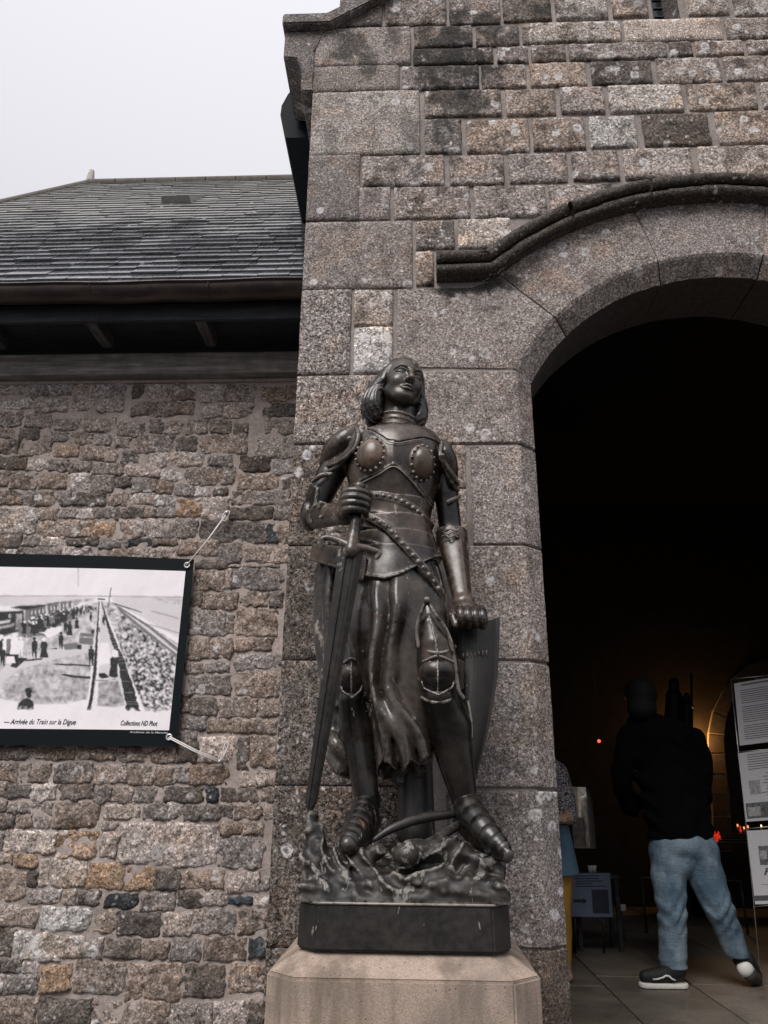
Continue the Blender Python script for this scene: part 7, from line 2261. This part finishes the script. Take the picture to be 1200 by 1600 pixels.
# ---- votive candles and the lamp: the only lit things inside
def glow(name, col, st_):
    k = NB(name); k.b.inputs['Emission Color'].default_value = col + (1,); k.b.inputs['Emission Strength'].default_value = st_
    return k.done(col, .4)
glow('flame_orange', (1.0, .32, .10), .8); glow('votive_red', (1.0, .05, .02), .28); glow('flame_white', (1.0, .6, .35), 1.2); glow('lamp_red', (1.0, .10, .05), 1.0)
plain('candle_wax', (.6, .55, .45), .5)
YC = 7.9
rk_ = empty('candle_rack', (at(1150, 1330, YC).x, YC, 0)); tag(rk_, 'dark metal rack holding votive candles at the back right', 'rack')
for i_ in range(4):
    z_ = at(1120, 1314 - 3.6 * i_, YC).z
    box('tier', (at(1108, 1310, YC).x, YC - .10 + i_ * .10, z_ - .03), (at(1215, 1310, YC).x, YC + i_ * .10 - .002, z_ - .006), MAT['lead'], rk_)
for px in (1110, 1212):
    for d_ in (-.06, .26): tube('leg', [Vector((at(px, 1310, YC).x, YC + d_, at(1120, 1300, YC).z - .03)), Vector((at(px, 1310, YC).x, YC + d_, 0))], .012, MAT['lead'], rk_)
vi = 0
for (px, py, m_, gname) in [(1113, 1300, 'votive_red', 'r'), (1117, 1304, 'votive_red', 'r'), (1116, 1309, 'votive_red', 'r'), (1121, 1308, 'votive_red', 'r'), (1120, 1312, 'votive_red', 'r'), (1125, 1311, 'votive_red', 'r'), (1123, 1305, 'votive_red', 'r'),
                          (1153, 1293, 'flame_orange', 'o'), (1157, 1296, 'votive_red', 'r'), (1163, 1297, 'flame_orange', 'o'), (1169, 1295, 'flame_orange', 'o'), (1190, 1294, 'flame_white', 'o')]:
    q = at(px, py, YC - .06 + (1314 - py) * .024)
    e = empty('votive_candle', (q.x, q.y, q.z - .03))
    tag(e, ('lit votive candle in a red cup in the cluster beside the walking person' if px < 1140 else 'lit red cup candle between the orange flames by the notice stand') if gname == 'r' else 'lit candle with a white flame behind the notice stand' if px > 1180 else 'lit candle with an orange flame at the rod of the notice stand', 'candle', 'votive candles in red cups' if gname == 'r' else 'votive candles with bright flames')
    bm = bmesh.new(); bmesh.ops.create_cone(bm, segments=10, radius1=.008, radius2=.011, depth=.028, cap_ends=True); bmesh.ops.translate(bm, verts=bm.verts, vec=q + Vector((0, 0, -.012)))
    bm_obj('cup', bm, MAT['votive_red'] if gname == 'r' else MAT['candle_wax'], e, True)
    bm = bmesh.new(); bmesh.ops.create_icosphere(bm, subdivisions=2, radius=.008); bmesh.ops.scale(bm, vec=(1, 1, 1.7), verts=bm.verts); bmesh.ops.translate(bm, verts=bm.verts, vec=q + Vector((0, 0, .020)))
    bm_obj('flame', bm, MAT['votive_red' if gname == 'r' else m_], e, True)
q = at(936, 1158, 8.0)
e = empty('sanctuary_lamp', tuple(q)); tag(e, 'tiny red sanctuary lamp hanging in the dark', 'lamp')
bm = bmesh.new(); bmesh.ops.create_uvsphere(bm, u_segments=12, v_segments=8, radius=.016); bmesh.ops.translate(bm, verts=bm.verts, vec=q); bm_obj('glass', bm, MAT['lamp_red'], e, True)
tube('chain', [q + Vector((0, 0, .015)), Vector((q.x, q.y, 4.25))], .003, MAT['lead'], e)
# light of the candles
ld = bpy.data.lights.new('candle_light', 'POINT'); ld.energy = 3.6; ld.color = (1.0, .50, .16); ld.shadow_soft_size = .06
lo_ = bpy.data.objects.new('candle_light', ld); COL.objects.link(lo_); lo_.location = at(1090, 1155, YC + .56)

# ================================================================== UNSEEN WALL ADDED ACROSS THE LANE TO BLOCK LOW SKY LIGHT (behind the photographer)
opp = empty('added_lane_wall', (0, -4.8, GZ)); tag(opp, 'unseen low grey stone wall added across the lane to block low sky light', 'wall')
plain('added_wall_stone', (.16, .145, .13), .95, bump=.7, scale=10, var=.35)
box('wall', (-13, -5.3, GZ), (14, -4.8, 1.0), MAT['added_wall_stone'], opp, .02)
for i_ in range(18): box('coping_stone', (-13 + i_ * 1.5 + .005, -5.36, 1.001), (-11.5 + i_ * 1.5 - .005, -4.74, 1.12), MAT['added_wall_stone'], opp, .015)
